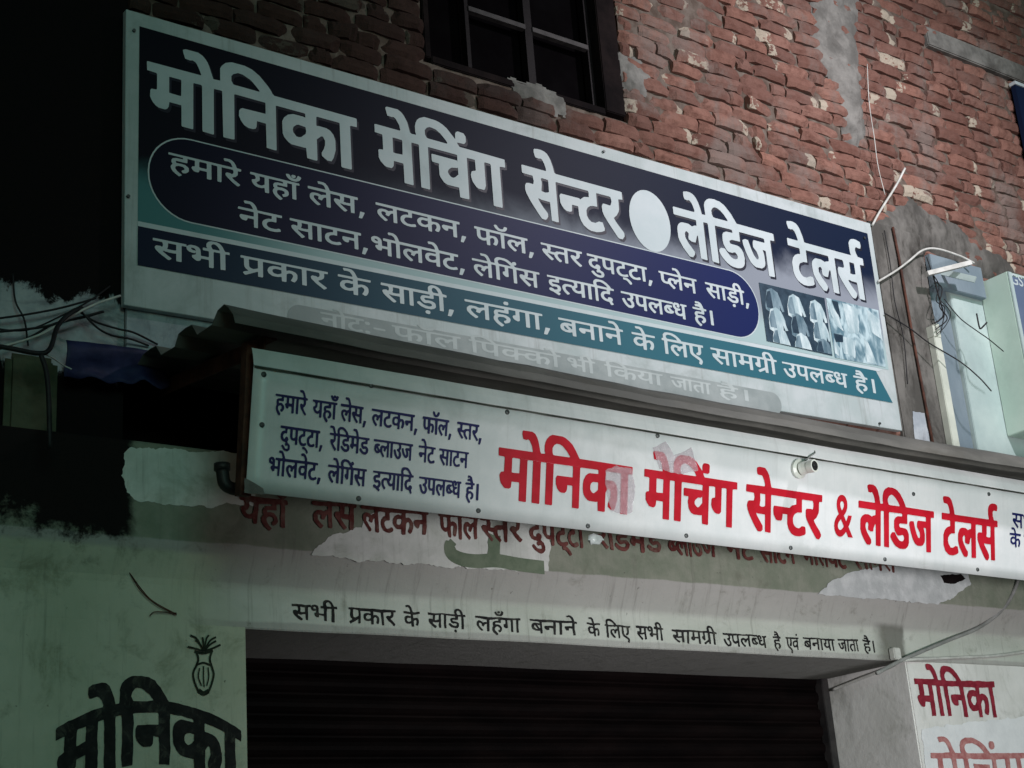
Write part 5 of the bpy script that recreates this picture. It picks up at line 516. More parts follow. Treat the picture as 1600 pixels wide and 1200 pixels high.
[2319,2835,-11,8,-6,2,-2,3,0,3,1,2,2,1,3,0,5,-3,1,-1,3,1,1,1,2,3,0,2,-1,3,-2,1,-3,-1,-4,-1,-2,1,-3,4,-3,7,0,3,2,5,2,1,4,2,6,1,1,1,-1,3,-2,1,-13,0,-1,1,-1,2,1,2,1,1,95,0,2,1,-1,3,0,7,1,3,1,3,4,3,3,1,9,0,1,0,4,-1,5,-4,5,-6,6,-10,5,-1,1,-1,0,-3,-1,-2,-8,-1,-1,-12,-2,-1,-6,0,-2,-1,-2,-3,-1,-4,1,-6,2,-2,2,-1,1,1,1,3,3,3,5,0,3,-3,1,-3,0,-3,-3,-4,3,-9,-3,-3,-2,0,-2,2,-3,7,-7,2,-4,1,-2,2,-1,2,-2,4,-1,4,0,5,1,5,2,3,1,2,4,2,5,2,1,4,-1,1,-2,1,-13,0,-2,-1,-1,0,0,-41,0,-1,-1,-1,-5,0,-1,2,-1,40,0,1,-2,1,-2,0,-2,-1,0,-42,-1,-1,-3,0,-3,0,-1,1,0,42,-2,1,-2,0,-2,0,0,-2,0,-39,-1,-2,-2,-1,-4,0,-1,2,-1,9,-1,1,-4,-2,-3,0,-5,2,-3,4,-5,10,-7,0,-2,-1,-1,-2,0,-6,2,-6,5,-6,0,-1,-1,-3,-3,-2,-2,1,-5,7,-3,6,-1,3,0,9,2,3,3,3,5,3,9,0,1,-1,2,-1,2,0,1,1,1,4,-1,5,-1,2,-1,0,-25,0,-2,0,-1,-1,0,-9,-1,-2,-12,-1,-1,0,-1,-2,1,-3,1,-1,7,0,4,-1,3,-3,2,-5,0,-5,-1,-4,-2,-2,-3,-4,0,-1,3,-1,1,-2,-2,-5,-1,0],
[2359,2862,4,-1,3,2,1,3,1,19,-1,2,-1,0,-5,0,1,-8,-1,-5,-5,-7,2,-5],
[2405,2894,2,0,16,0,2,0,0,1,-3,4,-3,5,-6,3,-4,1,-4,-2,-2,-3,0,-4,1,-4],
[2534,2841,-5,5,-3,5,-3,6,-1,3,0,10,3,4,4,3,7,0,4,-3,6,3,0,6,0,2,-2,1,-23,0,-3,-1,0,-1,0,-40,-2,-2,-2,0,-3,0,-1,1,-1,11,-9,0,-5,5,-2,6,0,20,-1,1,-3,0,-1,-1,1,-3,0,-5,-1,-3,-3,-5,4,-8,1,-4,0,-5,-3,-6,-2,-2,-3,-2,-5,0,-4,1,-5,5,-3,7,-4,12,1,2,3,1,2,0,1,0,1,-2,3,-10,2,-5,3,-3,2,0,2,1,1,4,-1,6,-3,4,-3,1,-1,0,-1,4,1,2,0,1,4,0,2,2,1,3,0,4,-2,4,-1,0,-17,1,-1,1,-1,1,1,3,1,1,117,-1,2,0,2,-2,4,3,4,0,4,-1,3,-3,1,2,2,1,12,0,2,-1,0,-5,-1,-1,-3,0,-1,-1,0,-40,0,-2,-1,-1,-5,0,-1,1,-1,8,-11,0,-2,1,-2,3,-3,3,-4,-3,-4,-3,-7,0,-4,1,-4,5,-1,4,0,8,1,4,3,4,3,2,5,1,8,-1,1,5,-1,1,-1,0,-22,1,-1,-1,-1,-2,0,-40,-1,-1,-3,-1,-2,1,-1,1,-1,25,-1,0,-1,-2,-2,-7,-2,-1,-4,2,-1,1,1,6,-2,2,-2,0,-1,0,-1,-3,0,-6,2,-4,6,-9,1,-2,-3,-4],
[2594,2857,2,0,2,1,2,2,1,2,0,22,0,1,-2,0,-1,0,0,-3,-2,-4,-2,-1,-2,0,-3,3,1,5,-1,0,-2,-2,1,-5,1,-3,8,0,2,-2,-1,-4,-1,-1,-4,-1,-2,-3,0,-3],
[2569,2858,2,0,1,1,-4,7,-1,0,0,-5],
[2583,2859,0,-1,1,1,-1,4,2,6,-1,1,-2,4,-2,3,-1,0,-1,-3,0,-1,-4,-1,-1,-1,4,-7,3,-1],
[2504,2861,2,0,3,2,1,3,0,18,-1,1,0,1,-7,0,-1,-1,0,-20,1,-3],
[2645,2830,-3,2,-5,7,-2,3,-2,5,0,8,2,6,-1,5,0,6,1,3,4,4,3,1,8,0,0,4,-1,1,-17,0,-2,1,-1,1,1,4,1,1,15,0,2,1,-1,2,-2,1,-6,0,-2,1,-1,3,1,2,3,2,6,1,-1,1,-2,1,-4,-1,-1,1,-1,5,1,1,1,1,7,0,4,-3,3,-2,1,-4,4,-12,1,-1,4,0,1,-2,0,-4,-2,-1,-3,0,-1,-1,0,-10,-1,-2,-13,0,-2,-1,0,-3,1,-2,6,1,6,-3,4,-3,2,-4,0,-7,-1,-3,-5,-5,-3,-1,-2,1,-1,4,0,1,3,2,1,2,0,3,-1,3,-2,2,-4,0,-2,-1,-2,-2,-1,-5,1,-6,3,-4,5,-6,0,-1,-2,-3,-2,-2],
[2672,2841,-1,1,0,1,0,47,1,1,6,1,1,-1,1,-2,0,-47,-1,-1,-1,-1],
],
'redtitle': [
[2835,2853,-1,2,0,51,-1,5,-29,0,-2,-18,-3,-3,-6,-2,-14,0,-6,4,-10,10,-4,9,-3,16,3,7,4,4,10,2,1,42,-1,3,-3,1,-20,1,-1,22,1,3,3,1,129,-1,0,5,-4,14,-9,15,-7,4,-7,-3,-12,2,-5,15,1,9,2,3,36,0,12,-5,9,-12,6,-13,8,-29,3,-5,2,-1,14,1,1,3,-3,6,0,18,3,11,5,10,10,10,12,6,40,-1,12,-3,17,-9,14,-10,13,-16,18,-26,222,-3,5,-1,0,-24,-16,-1,-2,-1,-1,-3,0,-124,-1,-5,-27,0,-3,1,0,2,0,127,-1,2,-7,1,-51,0,-5,-1,-1,-22,1,-5,31,-1,6,-3,8,-9,5,-13,0,-36,-7,-24,-5,-10,-13,0,-14,9,0,10,8,17,2,12,0,6,0,5,-3,5,-4,4,-3,0,-8,-8,-3,-6,-1,-60,-1,-2,-4,-1,-25,1,-2,30,-7,-2,-26,1,-9,2,-11,9,-6,8,-2,6,-2,14,0,13,2,13,9,16,10,7,6,2,36,1,1,3,-1,9,-5,1,-66,0,-5,-1,-1,-129,-1,-2,-4,-1,-23,1,-1,67,-1,3,-20,0,-1,-14,-3,-7,-7,-5,-4,0,-9,0,-8,3,-9,9,-6,14,-1,18,3,6,3,3,60,0,3,1,0,31,-1,3,-4,1,-69,0,-5,-1,-1,-129,-1,-2,-2,-1,-25,1,-1,5,0,124,0,2,-3,1,-18,0,-1,-5,0,-124,-1,-3,-2,-1,-27,1,-1,5,0,125,-1,2,-2,1,-18,-1,-1,-4,0,-125,-1,-2,-3,-1],
[3132,2906,5,0,9,6,8,7,0,20,-1,3,-20,0,-5,-2,-5,-5,-2,-6,0,-12,4,-6],
[2803,2940,7,-1,23,1,1,40,-1,5,-25,1,-5,-2],
[2965,3012,6,-1,60,0,2,1,0,2,-13,15,-18,15,-11,4,-14,1,-9,-5,-7,-10,0,-11,2,-9],
[3439,2848,-1,2,0,52,-1,4,-29,1,-2,-14,-2,-5,-7,-5,-5,0,-9,1,-7,2,-10,11,-6,10,0,22,6,5,8,1,1,3,0,40,-1,2,-2,1,-20,1,0,25,5,1,73,-1,4,1,-6,20,-4,9,-5,6,-5,2,-8,-2,-12,1,-5,20,1,5,4,3,36,0,9,-5,9,-10,7,-13,7,-20,3,-16,3,-1,16,1,-2,7,0,24,5,13,7,9,7,5,11,5,40,0,18,-5,18,-12,27,-28,-1,14,2,9,3,3,2,2,7,1,13,-1,5,-2,3,-5,-1,-23,-7,-5,-22,1,2,-6,4,-7,3,-1,149,-2,5,-1,0,-24,-18,-1,-2,-1,-2,-2,0,-125,-1,-5,-24,0,-3,1,0,2,-1,127,-1,2,-6,1,-16,-1,-1,-80,-1,-3,-6,-6,-5,-1,-9,0,-10,4,-8,8,-5,7,-3,9,1,20,5,5,11,2,1,2,-1,33,-7,2,-22,-1,-1,-129,-1,-3,-5,-1,-22,2,-2,29,-7,-1,-29,0,-14,5,-8,9,-5,9,-1,9,-2,7,0,7,2,6,0,7,-18,1,-3,1,-1,3,0,20,1,2,3,1,77,-1,4,-1,1,-4,1,20,-1,2,-5,1,-86,1,-5,-1,-1,-129,-1,-3,-2,-1,-27,1,-1,5,0,125,-1,2,-2,1,-18,0,-1,-5,0,-125,-1,-2,-3,-1],
[3592,2903,5,-2,7,3,14,14,-1,26,-1,-4,-4,-5,-15,-1,-5,-3,-7,-6,-3,-7,1,-7],
[3407,2935,7,-1,23,1,1,40,-1,5,-25,1,-5,-1],
[3518,3008,8,-2,58,0,3,1,-6,10,-13,13,-18,11,-13,3,-9,0,-5,-3,-7,-7,-4,-11,2,-9],
[4184,2839,-11,11,-27,34,-14,20,-5,14,0,20,5,6,23,1,7,-2,3,3,2,9,0,9,-3,9,-4,1,-52,0,-1,-3,0,-44,-25,-2,-13,-7,-3,-4,-5,-9,0,-11,2,-9,7,-9,10,-5,13,-1,15,9,15,-1,2,-3,2,-9,0,-11,-2,-4,-5,-3,-25,-7,-20,0,-13,3,-10,5,-13,14,-7,18,0,31,-1,2,-23,0,-1,-13,-3,-9,-5,-3,-17,0,-7,2,-12,17,-2,11,0,11,2,7,3,3,69,-1,7,-1,13,10,23,6,0,15,-1,5,-124,2,-3,-1,-1,-3,0,-129,-7,-1,-21,2,-1,57,-1,3,-35,1,-5,2,-2,-1,0,-2,4,-7,27,-32,1,-4,0,-11,-7,-6,-3,-1,-13,0,-10,10,-10,12,-23,33,-9,17,-3,12,0,6,3,9,5,5,25,2,3,11,-3,15,-38,2,-1,5,1,20,2,1,85,0,4,1,1,6,-5,14,-6,11,-5,5,-18,1,-5,3,-3,11,1,11,13,4,23,-1,6,-2,10,-10,9,-13,6,-20,4,-16,2,-4,3,-2,260,-2,1,-5,-1,-20,-16,-2,-1,-32,-2,-8,-10,-17,-14,-10,0,-2,3,-5,10,-13,17,-17,7,-12,0,-7,-9,-11,-3,-1],
[3900,2931,4,-1,11,2,5,3,0,35,-1,5,-20,1,-5,-1,2,-24,-2,-7,-1,-11],
[4455,2839,-10,9,-10,13,-12,19,-5,15,1,34,4,8,8,8,13,6,18,1,11,-3,9,-4,6,4,14,3,1,16,-1,3,-3,0,-86,1,-3,1,-1,2,0,20,1,3,3,1,82,-1,5,1,-2,11,-5,14,-7,10,-4,2,-7,-2,-11,1,-6,18,1,7,3,2,9,3,20,0,8,-3,7,-4,10,-12,9,-25,3,-15,2,-7,3,-1,11,1,1,4,-2,7,0,18,3,11,4,9,5,5,5,4,15,7,25,0,15,-3,11,-4,18,-13,14,-17,9,-14,8,-15,2,-1,158,-2,5,-1,0,-24,-16,-1,-2,-1,-1,-3,0,-124,-1,-5,-22,-1,-5,2,-1,84,-1,5,-9,1,-4,-1,7,-23,0,-20,-2,-11,-9,-11,-12,-5,-22,0,-14,7,-11,14,-11,23,-7,20,-3,11,1,12,9,4,16,0,8,-28,9,-20,8,-11,4,-3,2,0,5,5,0,9,-2,9,-15,20,0,11,2,9,5,4,45,0,1,3,-1,13,-7,1,-98,1,-2,-1,-1,-2,0,-32,-1,-2,-40,-1,-5,-2,-1,-5,4,-7,31,-2,9,-4,4,-4,7,-13,1,-31,-5,-13,-7,-7,-9,-5,-14,-2,-17,0,-23,7,-9,6,-16,17,-7,11,1,7,10,11,12,1,3,-1,9,-12,9,-9,8,-7,9,-2,7,0,3,1,6,5,2,6,-2,6,-1,3,-8,3,-13,-4,-14,0,-12,12,-4,7,-3,9,0,26,4,8,6,6,12,5,24,1,1,2,-1,7,-4,1,-69,0,-2,-5,0,-124,0,-3,-3,-1,-24,1,-1,5,-1,125,0,2,-3,1,-9,0,-4,-1,-1,-2,-1,-129,-7,-1,-20,1,-1,76,-1,3,-3,-1,-7,-13,-3,-14,-14,-1,-14,6,0,11,2,7,-1,4,-4,5,-3,1,-4,-3,-4,-7,0,-9,3,-9,7,-12,21,-24,0,-7,0,-6,-7,-7],
[4577,2999,7,-2,51,0,4,1,-1,4,-7,10,-13,13,-16,10,-9,2,-13,-6,-8,-12,0,-9],
[5157,2831,-15,17,-21,30,-11,21,-4,11,0,18,5,7,4,2,21,1,0,23,-1,3,-4,2,-31,0,-3,0,-1,-3,0,-124,-1,-5,-22,-1,-5,1,-1,74,-1,4,-3,-2,-4,-9,-3,-13,-5,-3,-12,0,-11,5,-1,11,2,9,-4,7,-3,1,-8,-8,0,-13,7,-13,14,-19,10,-10,0,-12,-3,-5,-5,-4,-15,0,-8,8,-20,26,-4,9,-5,16,0,27,7,15,5,6,7,4,9,2,18,0,8,-3,7,-4,9,4,7,1,4,2,1,3,0,13,0,3,-3,1,-96,0,-1,-3,-1,-44,-20,-1,-11,-5,-10,-12,-2,-13,5,-13,11,-12,14,0,15,8,14,-1,5,-18,-1,-7,-13,-7,-20,-5,-18,0,-11,3,-14,9,-5,5,-9,20,0,40,7,16,10,10,11,6,14,4,0,17,-1,3,-2,1,-47,1,-1,3,0,20,1,2,2,1,43,0,2,1,1,4,-7,22,-7,9,-21,3,-2,4,-3,11,1,8,2,2,11,2,18,0,11,-4,9,-9,3,-6,9,-22,6,-25,5,-1,206,-1,3,1,0,2,-4,16,0,22,3,9,4,6,6,5,13,5,20,0,13,-5,1,-12,-3,-11,-4,-1,-16,1,-6,-4,-2,-5,1,-13,7,-16,20,-1,2,-1,1,-2,0,-22,-16,-1,-3,-1,-1,-3,0,-129,-7,-1,-19,1,0,58,-1,3,-36,1,-5,1,0,-2,2,-5,21,-26,7,-12,0,-11,-7,-9,-2,-1],
[5164,2923,18,-2,7,4,1,35,-1,5,-18,1,-5,-1,-1,-31,-2,-7],
],
'sign2small1': [
[5364,2973,-8,7,-16,16,-4,5,-1,4,1,3,4,4,6,0,5,-2,1,1,2,6,-2,7,-2,0,-16,0,-2,1,-1,6,2,3,70,-1,2,-1,1,-5,8,6,13,0,6,-3,3,-4,1,-5,0,-15,1,-1,2,0,13,0,2,1,0,15,0,2,-12,1,-1,6,2,3,7,1,0,13,4,5,6,5,14,0,6,-3,5,-6,4,-7,1,-6,2,-2,9,0,2,-2,0,-5,-1,-2,-8,-1,-1,-1,-1,-45,0,-2,-1,-1,-7,-1,-2,2,0,45,-1,3,-12,0,-3,0,-1,-2,0,-45,-2,-2,-6,-1,-2,1,-1,1,0,18,0,3,-3,0,-13,0,-1,0,-1,-4,-3,-4,-3,-1,-5,1,-6,5,-2,5,1,4,1,1,6,2,1,3,-1,3,-4,-1,-4,0,-7,2,-4,4,-2,7,-2,1,-7,0,-1,-2,-1,-44,0,-2,-1,-2,-8,0,-1,2,0,19,-1,2,-17,0,-10,2,-2,0,-1,-2,3,-3,15,-13,0,-3,-2,-2,-3,-3],
[5362,3007,7,-1,13,1,2,2,0,12,-1,2,-3,1,-16,0,1,-9],
[5421,3018,5,-1,0,3,-1,2,-4,3,-5,-1,-1,-1,1,-2],
[5464,3034,15,-1,1,1,0,1,-2,7,-4,4,-4,2,-3,0,-4,-1,-2,-4,1,-5],
[5546,2972,-4,4,0,3,2,2,9,5,1,0,0,2,-4,3,-4,5,-2,7,0,18,-1,2,-6,1,-1,5,2,3,219,-1,3,-1,0,-1,0,-5,-1,-2,-9,-1,0,-1,1,-5,-2,-6,-1,-3,-6,-6,-7,-5,2,-3,19,-14,-1,-3,-5,-5,-3,1,-16,12,-9,9,-7,9,0,2,1,4,4,2,6,1,7,-3,4,2,2,4,-1,5,-1,3,-4,0,-27,1,-2,-1,-1,-2,0,-44,-2,-3,-7,0,-2,1,0,46,0,2,-3,1,-34,0,-4,-1,0,-4,0,-8,1,-1,4,2,7,1,7,-1,6,-4,3,-6,0,-11,-3,-7,-4,-6,-3,0,-5,2,-1,2,0,1,5,9,0,6,-1,3,-3,2,-6,0,-5,-2,-2,-3,-1,-22,-2,-2,-5,0,-3,1,0,1,-1,12,-11,-3,-10,0,-9,4,-2,3,-3,4,0,11,2,4,4,3,4,3,5,1,20,0,1,3,-1,2,-2,1,-43,0,-2,0,-1,-1,0,-44,-1,-3,-2,-2,-7,1,-1,14,-2,2,-21,-12,-10,-5],
[5624,2992,2,-1,6,2,7,4,1,5,-1,11,-1,-1,-1,-4,-1,-1,-12,1,-5,-2,-4,-3,0,-4,2,-4,3,-2],
[5561,2996,10,-1,9,4,0,3,0,16,-1,4,-2,1,-17,0,-3,-1,-1,-2,0,-18,2,-4],
],
'sign2small2': [
[5348,2895,-1,1,-1,12,-1,0,-7,-3,-9,0,-7,4,-3,3,-2,3,0,11,2,4,5,4,6,3,7,1,9,-2,0,1,1,4,-2,1,-30,1,-2,0,0,6,1,2,29,1,2,0,0,1,-2,6,-1,3,-3,3,-4,1,-6,-1,-2,1,-2,6,1,1,2,1,8,1,8,-2,4,-4,3,-4,4,-12,1,-1,28,-1,2,0,0,-2,0,-4,-1,-3,-25,0,-3,0,0,-5,0,-7,10,2,5,-1,3,-2,4,-4,2,-5,0,-7,-2,-6,-3,-6,-2,-3,-2,0,-4,2,-2,2,4,10,0,8,-1,2,-2,1,-4,0,-3,-1,-3,-3,0,-1,0,-22,-3,-1],
[5334,2914,6,0,5,4,2,2,-1,9,-3,-1,-4,1,-5,0,-6,-3,-2,-4,2,-4,3,-3],
[5502,2878,-3,3,-1,3,2,4,0,2,-1,3,-13,10,-7,7,-1,5,0,25,-2,1,-7,0,-1,-1,-1,-44,-1,-2,-2,0,-3,0,-1,1,0,27,-1,2,-2,0,-2,-1,-2,-4,-2,-5,-2,-2,-4,1,-1,2,0,2,1,3,-2,3,-3,1,-3,0,-1,-1,-1,-5,1,-4,1,-3,10,-11,0,-2,-4,-4,-3,0,-5,6,-6,8,-2,7,0,7,1,4,5,5,4,2,4,1,9,-4,1,0,8,4,1,3,-1,4,-3,0,-33,1,-3,-1,0,-2,0,-42,-2,-3,-3,0,-3,1,0,2,0,43,-2,2,-4,0,-1,5,1,3,3,1,0,2,-1,3,1,5,2,5,3,4,5,3,5,2,3,0,10,-3,11,-8,9,-13,1,0,53,-1,3,-1,0,-2,0,-4,-2,-2,-4,-1,-1,-1,0,-20,-3,-5,-5,-3,-4,0,-1,2,0,3,0,2,4,2,1,2,0,16,0,2,-3,1,-9,0,-1,-2,0,-21,1,-4,3,-3,14,-10,4,-6,0,-8,-1,-5,-3,-3],
[5419,2951,2,0,22,0,2,0,1,1,-5,7,-6,4,-6,2,-4,1,-5,-2,-2,-2,-1,-5,1,-4],
[5691,2876,-3,2,0,6,2,2,2,1,6,0,4,-3,0,-3,-1,-3,-4,-3],
[5588,2892,-6,4,-17,13,-7,8,-2,3,0,5,2,2,4,2,4,1,7,-3,1,1,2,6,-2,5,-2,2,-19,0,-2,2,0,2,0,2,2,2,145,-1,2,0,0,2,-1,4,0,7,4,6,4,3,5,2,11,0,8,-3,6,-6,8,-15,10,-1,1,-1,0,-4,-1,-2,-8,-1,-2,-1,0,-42,0,-2,-2,-2,-8,0,-1,2,0,43,-1,2,-1,1,-15,0,-2,-1,-1,-2,0,-8,-1,-2,-24,-1,-4,-1,0,-3,4,-3,6,0,12,0,9,-3,4,-4,1,-6,-1,-4,-2,-4,-8,-4,-6,-2,-16,0,-6,2,-11,4,-7,5,-3,3,1,2,3,2,2,1,3,1,8,-6,6,-3,5,-2,10,-1,7,2,2,1,0,4,-2,3,-7,1,-11,-2,-4,1,-8,5,-2,5,0,7,5,5,6,2,16,0,2,2,-1,3,-4,1,-45,0,-3,0,0,-3,0,-42,-2,-2,-6,0,-2,0,-2,1,0,45,-1,1,-14,1,-2,-1,-1,-1,0,-42,0,-3,-3,-1,-8,1,-1,21,-23,0,-9,2,-1,-1,0,-1,5,-5,14,-10,2,-2,-1,-2,-5,-4],
[5589,2923,9,0,10,1,1,4,-1,12,-3,1,-16,0,-2,-1,0,-9,-2,-6,1,-1],
[5714,2948,16,0,2,0,0,1,-3,7,-5,5,-4,2,-4,1,-4,-3,-2,-2,0,-5],
],
'lintelline': [
[2375,2567,-10,6,-12,10,-4,4,-3,5,0,6,2,2,3,1,5,0,4,-1,2,-2,1,1,2,4,-1,6,0,1,-2,2,-17,0,-2,0,0,7,1,1,68,1,1,-1,1,-5,3,4,4,2,4,1,2,0,7,-2,2,-1,4,-2,3,-6,0,-14,1,-1,1,-1,15,0,2,0,1,4,0,9,0,2,-13,2,0,6,1,1,8,0,1,1,-1,6,0,3,1,4,3,3,6,3,5,0,5,0,5,-1,3,-2,4,-2,3,-4,5,-11,11,0,1,-2,0,-6,-9,0,-1,-1,0,-41,-1,-1,-1,-1,-8,1,-2,2,2,39,-1,2,-2,0,-11,0,-3,-1,0,-2,-3,-37,-1,-1,-6,0,-1,0,-1,1,0,15,-1,2,-1,0,-15,0,-1,-1,0,-4,-1,-2,-2,0,-5,0,-4,2,-4,4,-1,4,0,3,1,2,6,0,0,2,0,10,-1,3,-2,2,-3,2,-1,0,-3,-2,-1,-1,0,-1,2,-2,7,-2,1,-4,-1,-2,-1,0,-5,0,-4,1,-4,2,-3,3,-1,7,-2,-1,-8,0,-2,-1,0,-1,0,-40,0,-1,-1,-1,-6,0,-1,1,-1,18,-1,1,-17,-2,-9,2,-2,-1,0,-1,1,-2,16,-10,2,-2,-1,-2,-3,-3,-2,-1],
[2378,2595,3,0,3,1,6,1,2,1,0,11,0,3,-4,0,-13,0,-1,-1,-1,-1,1,-3,0,-4,-1,-7],
[2473,2618,2,0,13,0,1,1,0,1,-3,6,-4,4,-2,1,-4,0,-5,-2,-1,-2,0,-4],
[2562,2567,-4,5,0,2,2,2,8,4,1,1,-5,4,-3,4,-1,5,1,17,-1,2,-6,0,0,6,2,1,179,0,1,-1,1,-1,-1,-6,-8,-1,0,-3,0,-3,-1,-6,-1,-3,-4,-4,-6,-3,-1,-1,4,-4,13,-12,1,-2,-1,-1,-2,-3,-2,-1,-2,0,-1,1,-16,14,-5,5,-3,4,-2,3,1,4,3,3,6,1,5,-2,3,2,2,3,0,5,-1,3,-3,0,-23,-2,-2,-1,0,-1,-1,-39,0,-1,-1,-1,-5,0,-1,1,-2,40,0,1,-2,1,-27,1,-2,0,0,-4,0,-7,8,1,6,-1,3,-2,4,-5,1,-5,0,-4,0,-5,-2,-6,-2,-3,-3,0,-4,3,-1,1,3,9,0,7,-2,2,-1,1,-3,0,-2,0,-4,-3,-1,-2,0,-18,-1,-2,-6,0,-2,1,-1,1,0,10,-1,1,-7,-2,-9,0,-7,3,-2,3,-2,4,0,7,1,4,3,3,4,2,4,1,16,0,0,2,0,3,-2,0,-34,0,-2,0,-1,-1,0,-39,-1,-1,-4,-1,-4,0,0,12,-1,1,-23,-12,-4,-2],
[2626,2585,1,0,5,1,7,4,0,3,0,5,-5,0,-3,1,-3,0,-5,-2,-2,-2,-2,-3,1,-3,1,-2,3,-1],
[2575,2588,6,-1,7,3,3,2,1,1,0,15,-1,3,-1,1,-15,1,-3,-1,-1,-1,-1,-12,1,-5,1,-4],
[2801,2567,-1,1,-1,10,-1,0,-5,-2,-10,1,-6,2,-3,4,-1,3,-1,5,0,3,1,3,2,3,2,3,7,2,11,-1,2,-1,1,2,0,3,-2,2,-25,1,-2,1,0,6,1,1,24,-1,1,0,1,2,-2,4,-1,4,-3,3,-4,2,-5,-1,-1,0,-1,1,-1,4,0,2,1,0,7,2,5,-1,4,-2,5,-6,2,-6,3,-7,1,-1,25,1,2,-1,0,-1,0,-5,-1,-1,-24,-2,-2,0,0,-4,1,-7,1,0,3,1,8,1,5,-2,2,-3,2,-4,0,-7,-2,-7,-3,-5,-2,-1,-4,2,-1,2,3,8,0,6,-2,2,-2,1,-1,0,-3,-1,-3,-2,-1,-2,1,-18,0,-1,-2,-1],
[2787,2583,4,0,4,2,3,3,0,6,0,7,-1,-1,-1,-3,-1,0,-6,0,-3,0,-3,-2,-2,-4,1,-4,2,-2],
[2974,2555,-3,1,0,2,0,3,1,2,1,1,3,2,3,-2,2,-2,0,-5,-2,-3],
[2894,2567,-7,5,-14,12,-4,7,0,5,2,3,2,0,6,0,4,-1,1,0,1,2,1,5,-1,5,-2,1,-15,0,-2,1,0,6,2,1,109,-1,1,1,-1,4,0,6,1,3,3,3,3,2,4,1,8,1,6,-2,5,-4,3,-6,3,-9,8,0,1,-2,0,-5,-7,0,-1,-1,-2,-42,0,-1,-1,-1,-6,1,-2,1,2,41,-1,2,-3,0,-10,0,-1,-2,-1,-9,-1,-1,-18,0,-3,-2,0,-1,1,-2,2,-1,3,0,9,0,4,-1,3,-1,3,-3,1,-4,0,-5,-1,-4,-2,-2,-3,-3,-2,0,-8,-1,-2,1,-5,0,-8,2,-9,5,-2,2,-1,2,1,2,2,2,2,1,2,0,1,-1,4,-3,3,-2,6,-2,7,-1,4,1,1,1,1,1,1,2,-1,2,-1,1,-5,2,-7,-2,-4,0,-5,4,-3,5,0,6,2,3,3,2,4,1,10,0,2,2,-1,3,-2,0,-34,2,-1,0,-1,-2,0,-42,-1,-2,-5,0,-1,0,-2,2,0,43,-1,1,-10,1,-1,-1,-1,-2,1,-41,0,-2,-2,-1,-5,1,-2,1,0,18,0,2,-3,0,-3,-1,-7,0,-11,1,-2,-1,-1,-1,0,-1,4,-3,13,-9,0,-1,-1,-2,-3,-3,-1,-1],
[2894,2596,1,-1,11,1,5,2,0,3,0,10,-1,2,-2,0,-12,-1,-1,-1,-1,-1,1,-2,0,-6,-1,-5],
[2989,2618,4,0,11,1,-2,5,-2,4,-2,2,-5,1,-2,0,-2,-1,-3,-4,0,-1,2,-6],
[3151,2553,-11,9,-3,3,-3,5,-1,4,1,4,1,3,3,4,-2,4,-1,5,2,5,3,2,5,2,16,0,1,2,0,3,-2,1,-35,-2,-2,0,-1,-2,-2,-37,-1,-2,-1,0,-7,0,-1,1,0,23,0,1,-3,1,-5,-3,-5,-7,-1,-1,-4,2,-2,1,0,2,0,4,0,1,-5,2,-3,1,-2,-1,-2,-2,-1,-2,1,-2,1,-4,3,-3,9,-8,3,-2,0,-1,0,-1,-4,-3,-2,0,-6,3,-5,5,-5,6,-3,4,-1,4,0,6,2,4,4,3,6,2,5,-1,5,-1,6,-4,7,3,7,0,1,2,0,6,-2,0,-44,3,-2,1,1,6,2,0,190,0,3,-1,0,-5,0,-2,-8,1,-1,-2,-2,-41,0,-1,-8,-1,-1,1,1,42,-1,2,-12,0,-3,0,0,-2,1,-41,-1,-1,-4,0,-2,0,-1,1,-3,41,0,1,-2,0,-9,0,-3,-1,0,-2,1,-23,-1,-2,-1,-2,-4,0,-4,0,-4,2,-3,4,-1,4,0,2,2,2,6,2,1,4,-1,9,-2,0,-15,0,-1,-1,-1,-9,0,-2,-2,0,-21,0,-2,-1,-2,-2,1,-2,2,-1,3,0,11,0,5,-2,5,-3,2,-3,2,-2,-1,-7,-1,-3,-3,-4,-4,-2,-4,-1,-2,2,-2,4,1,2,4,1,3,3,0,2,-2,2,-3,2,-3,1,-4,1,-5,-1,-4,-3,-2,-3,1,-5,6,-7,7,-5,0,-1,0,-2,-3,-3,-2,-1],
[3161,2620,-5,1,-6,5,-5,7,1,1,6,3,1,0,2,-1,2,-4,3,-3,5,-2,3,0,2,0,4,2,2,4,2,5,2,1,5,-3,1,-2,-1,-4,-2,-4,-3,-3,-4,-2,-4,-1],
[3163,2630,-1,1,-1,2,0,2,2,3,4,1,3,-1,1,-1,1,-1,0,-3,-1,-2,-2,-1],
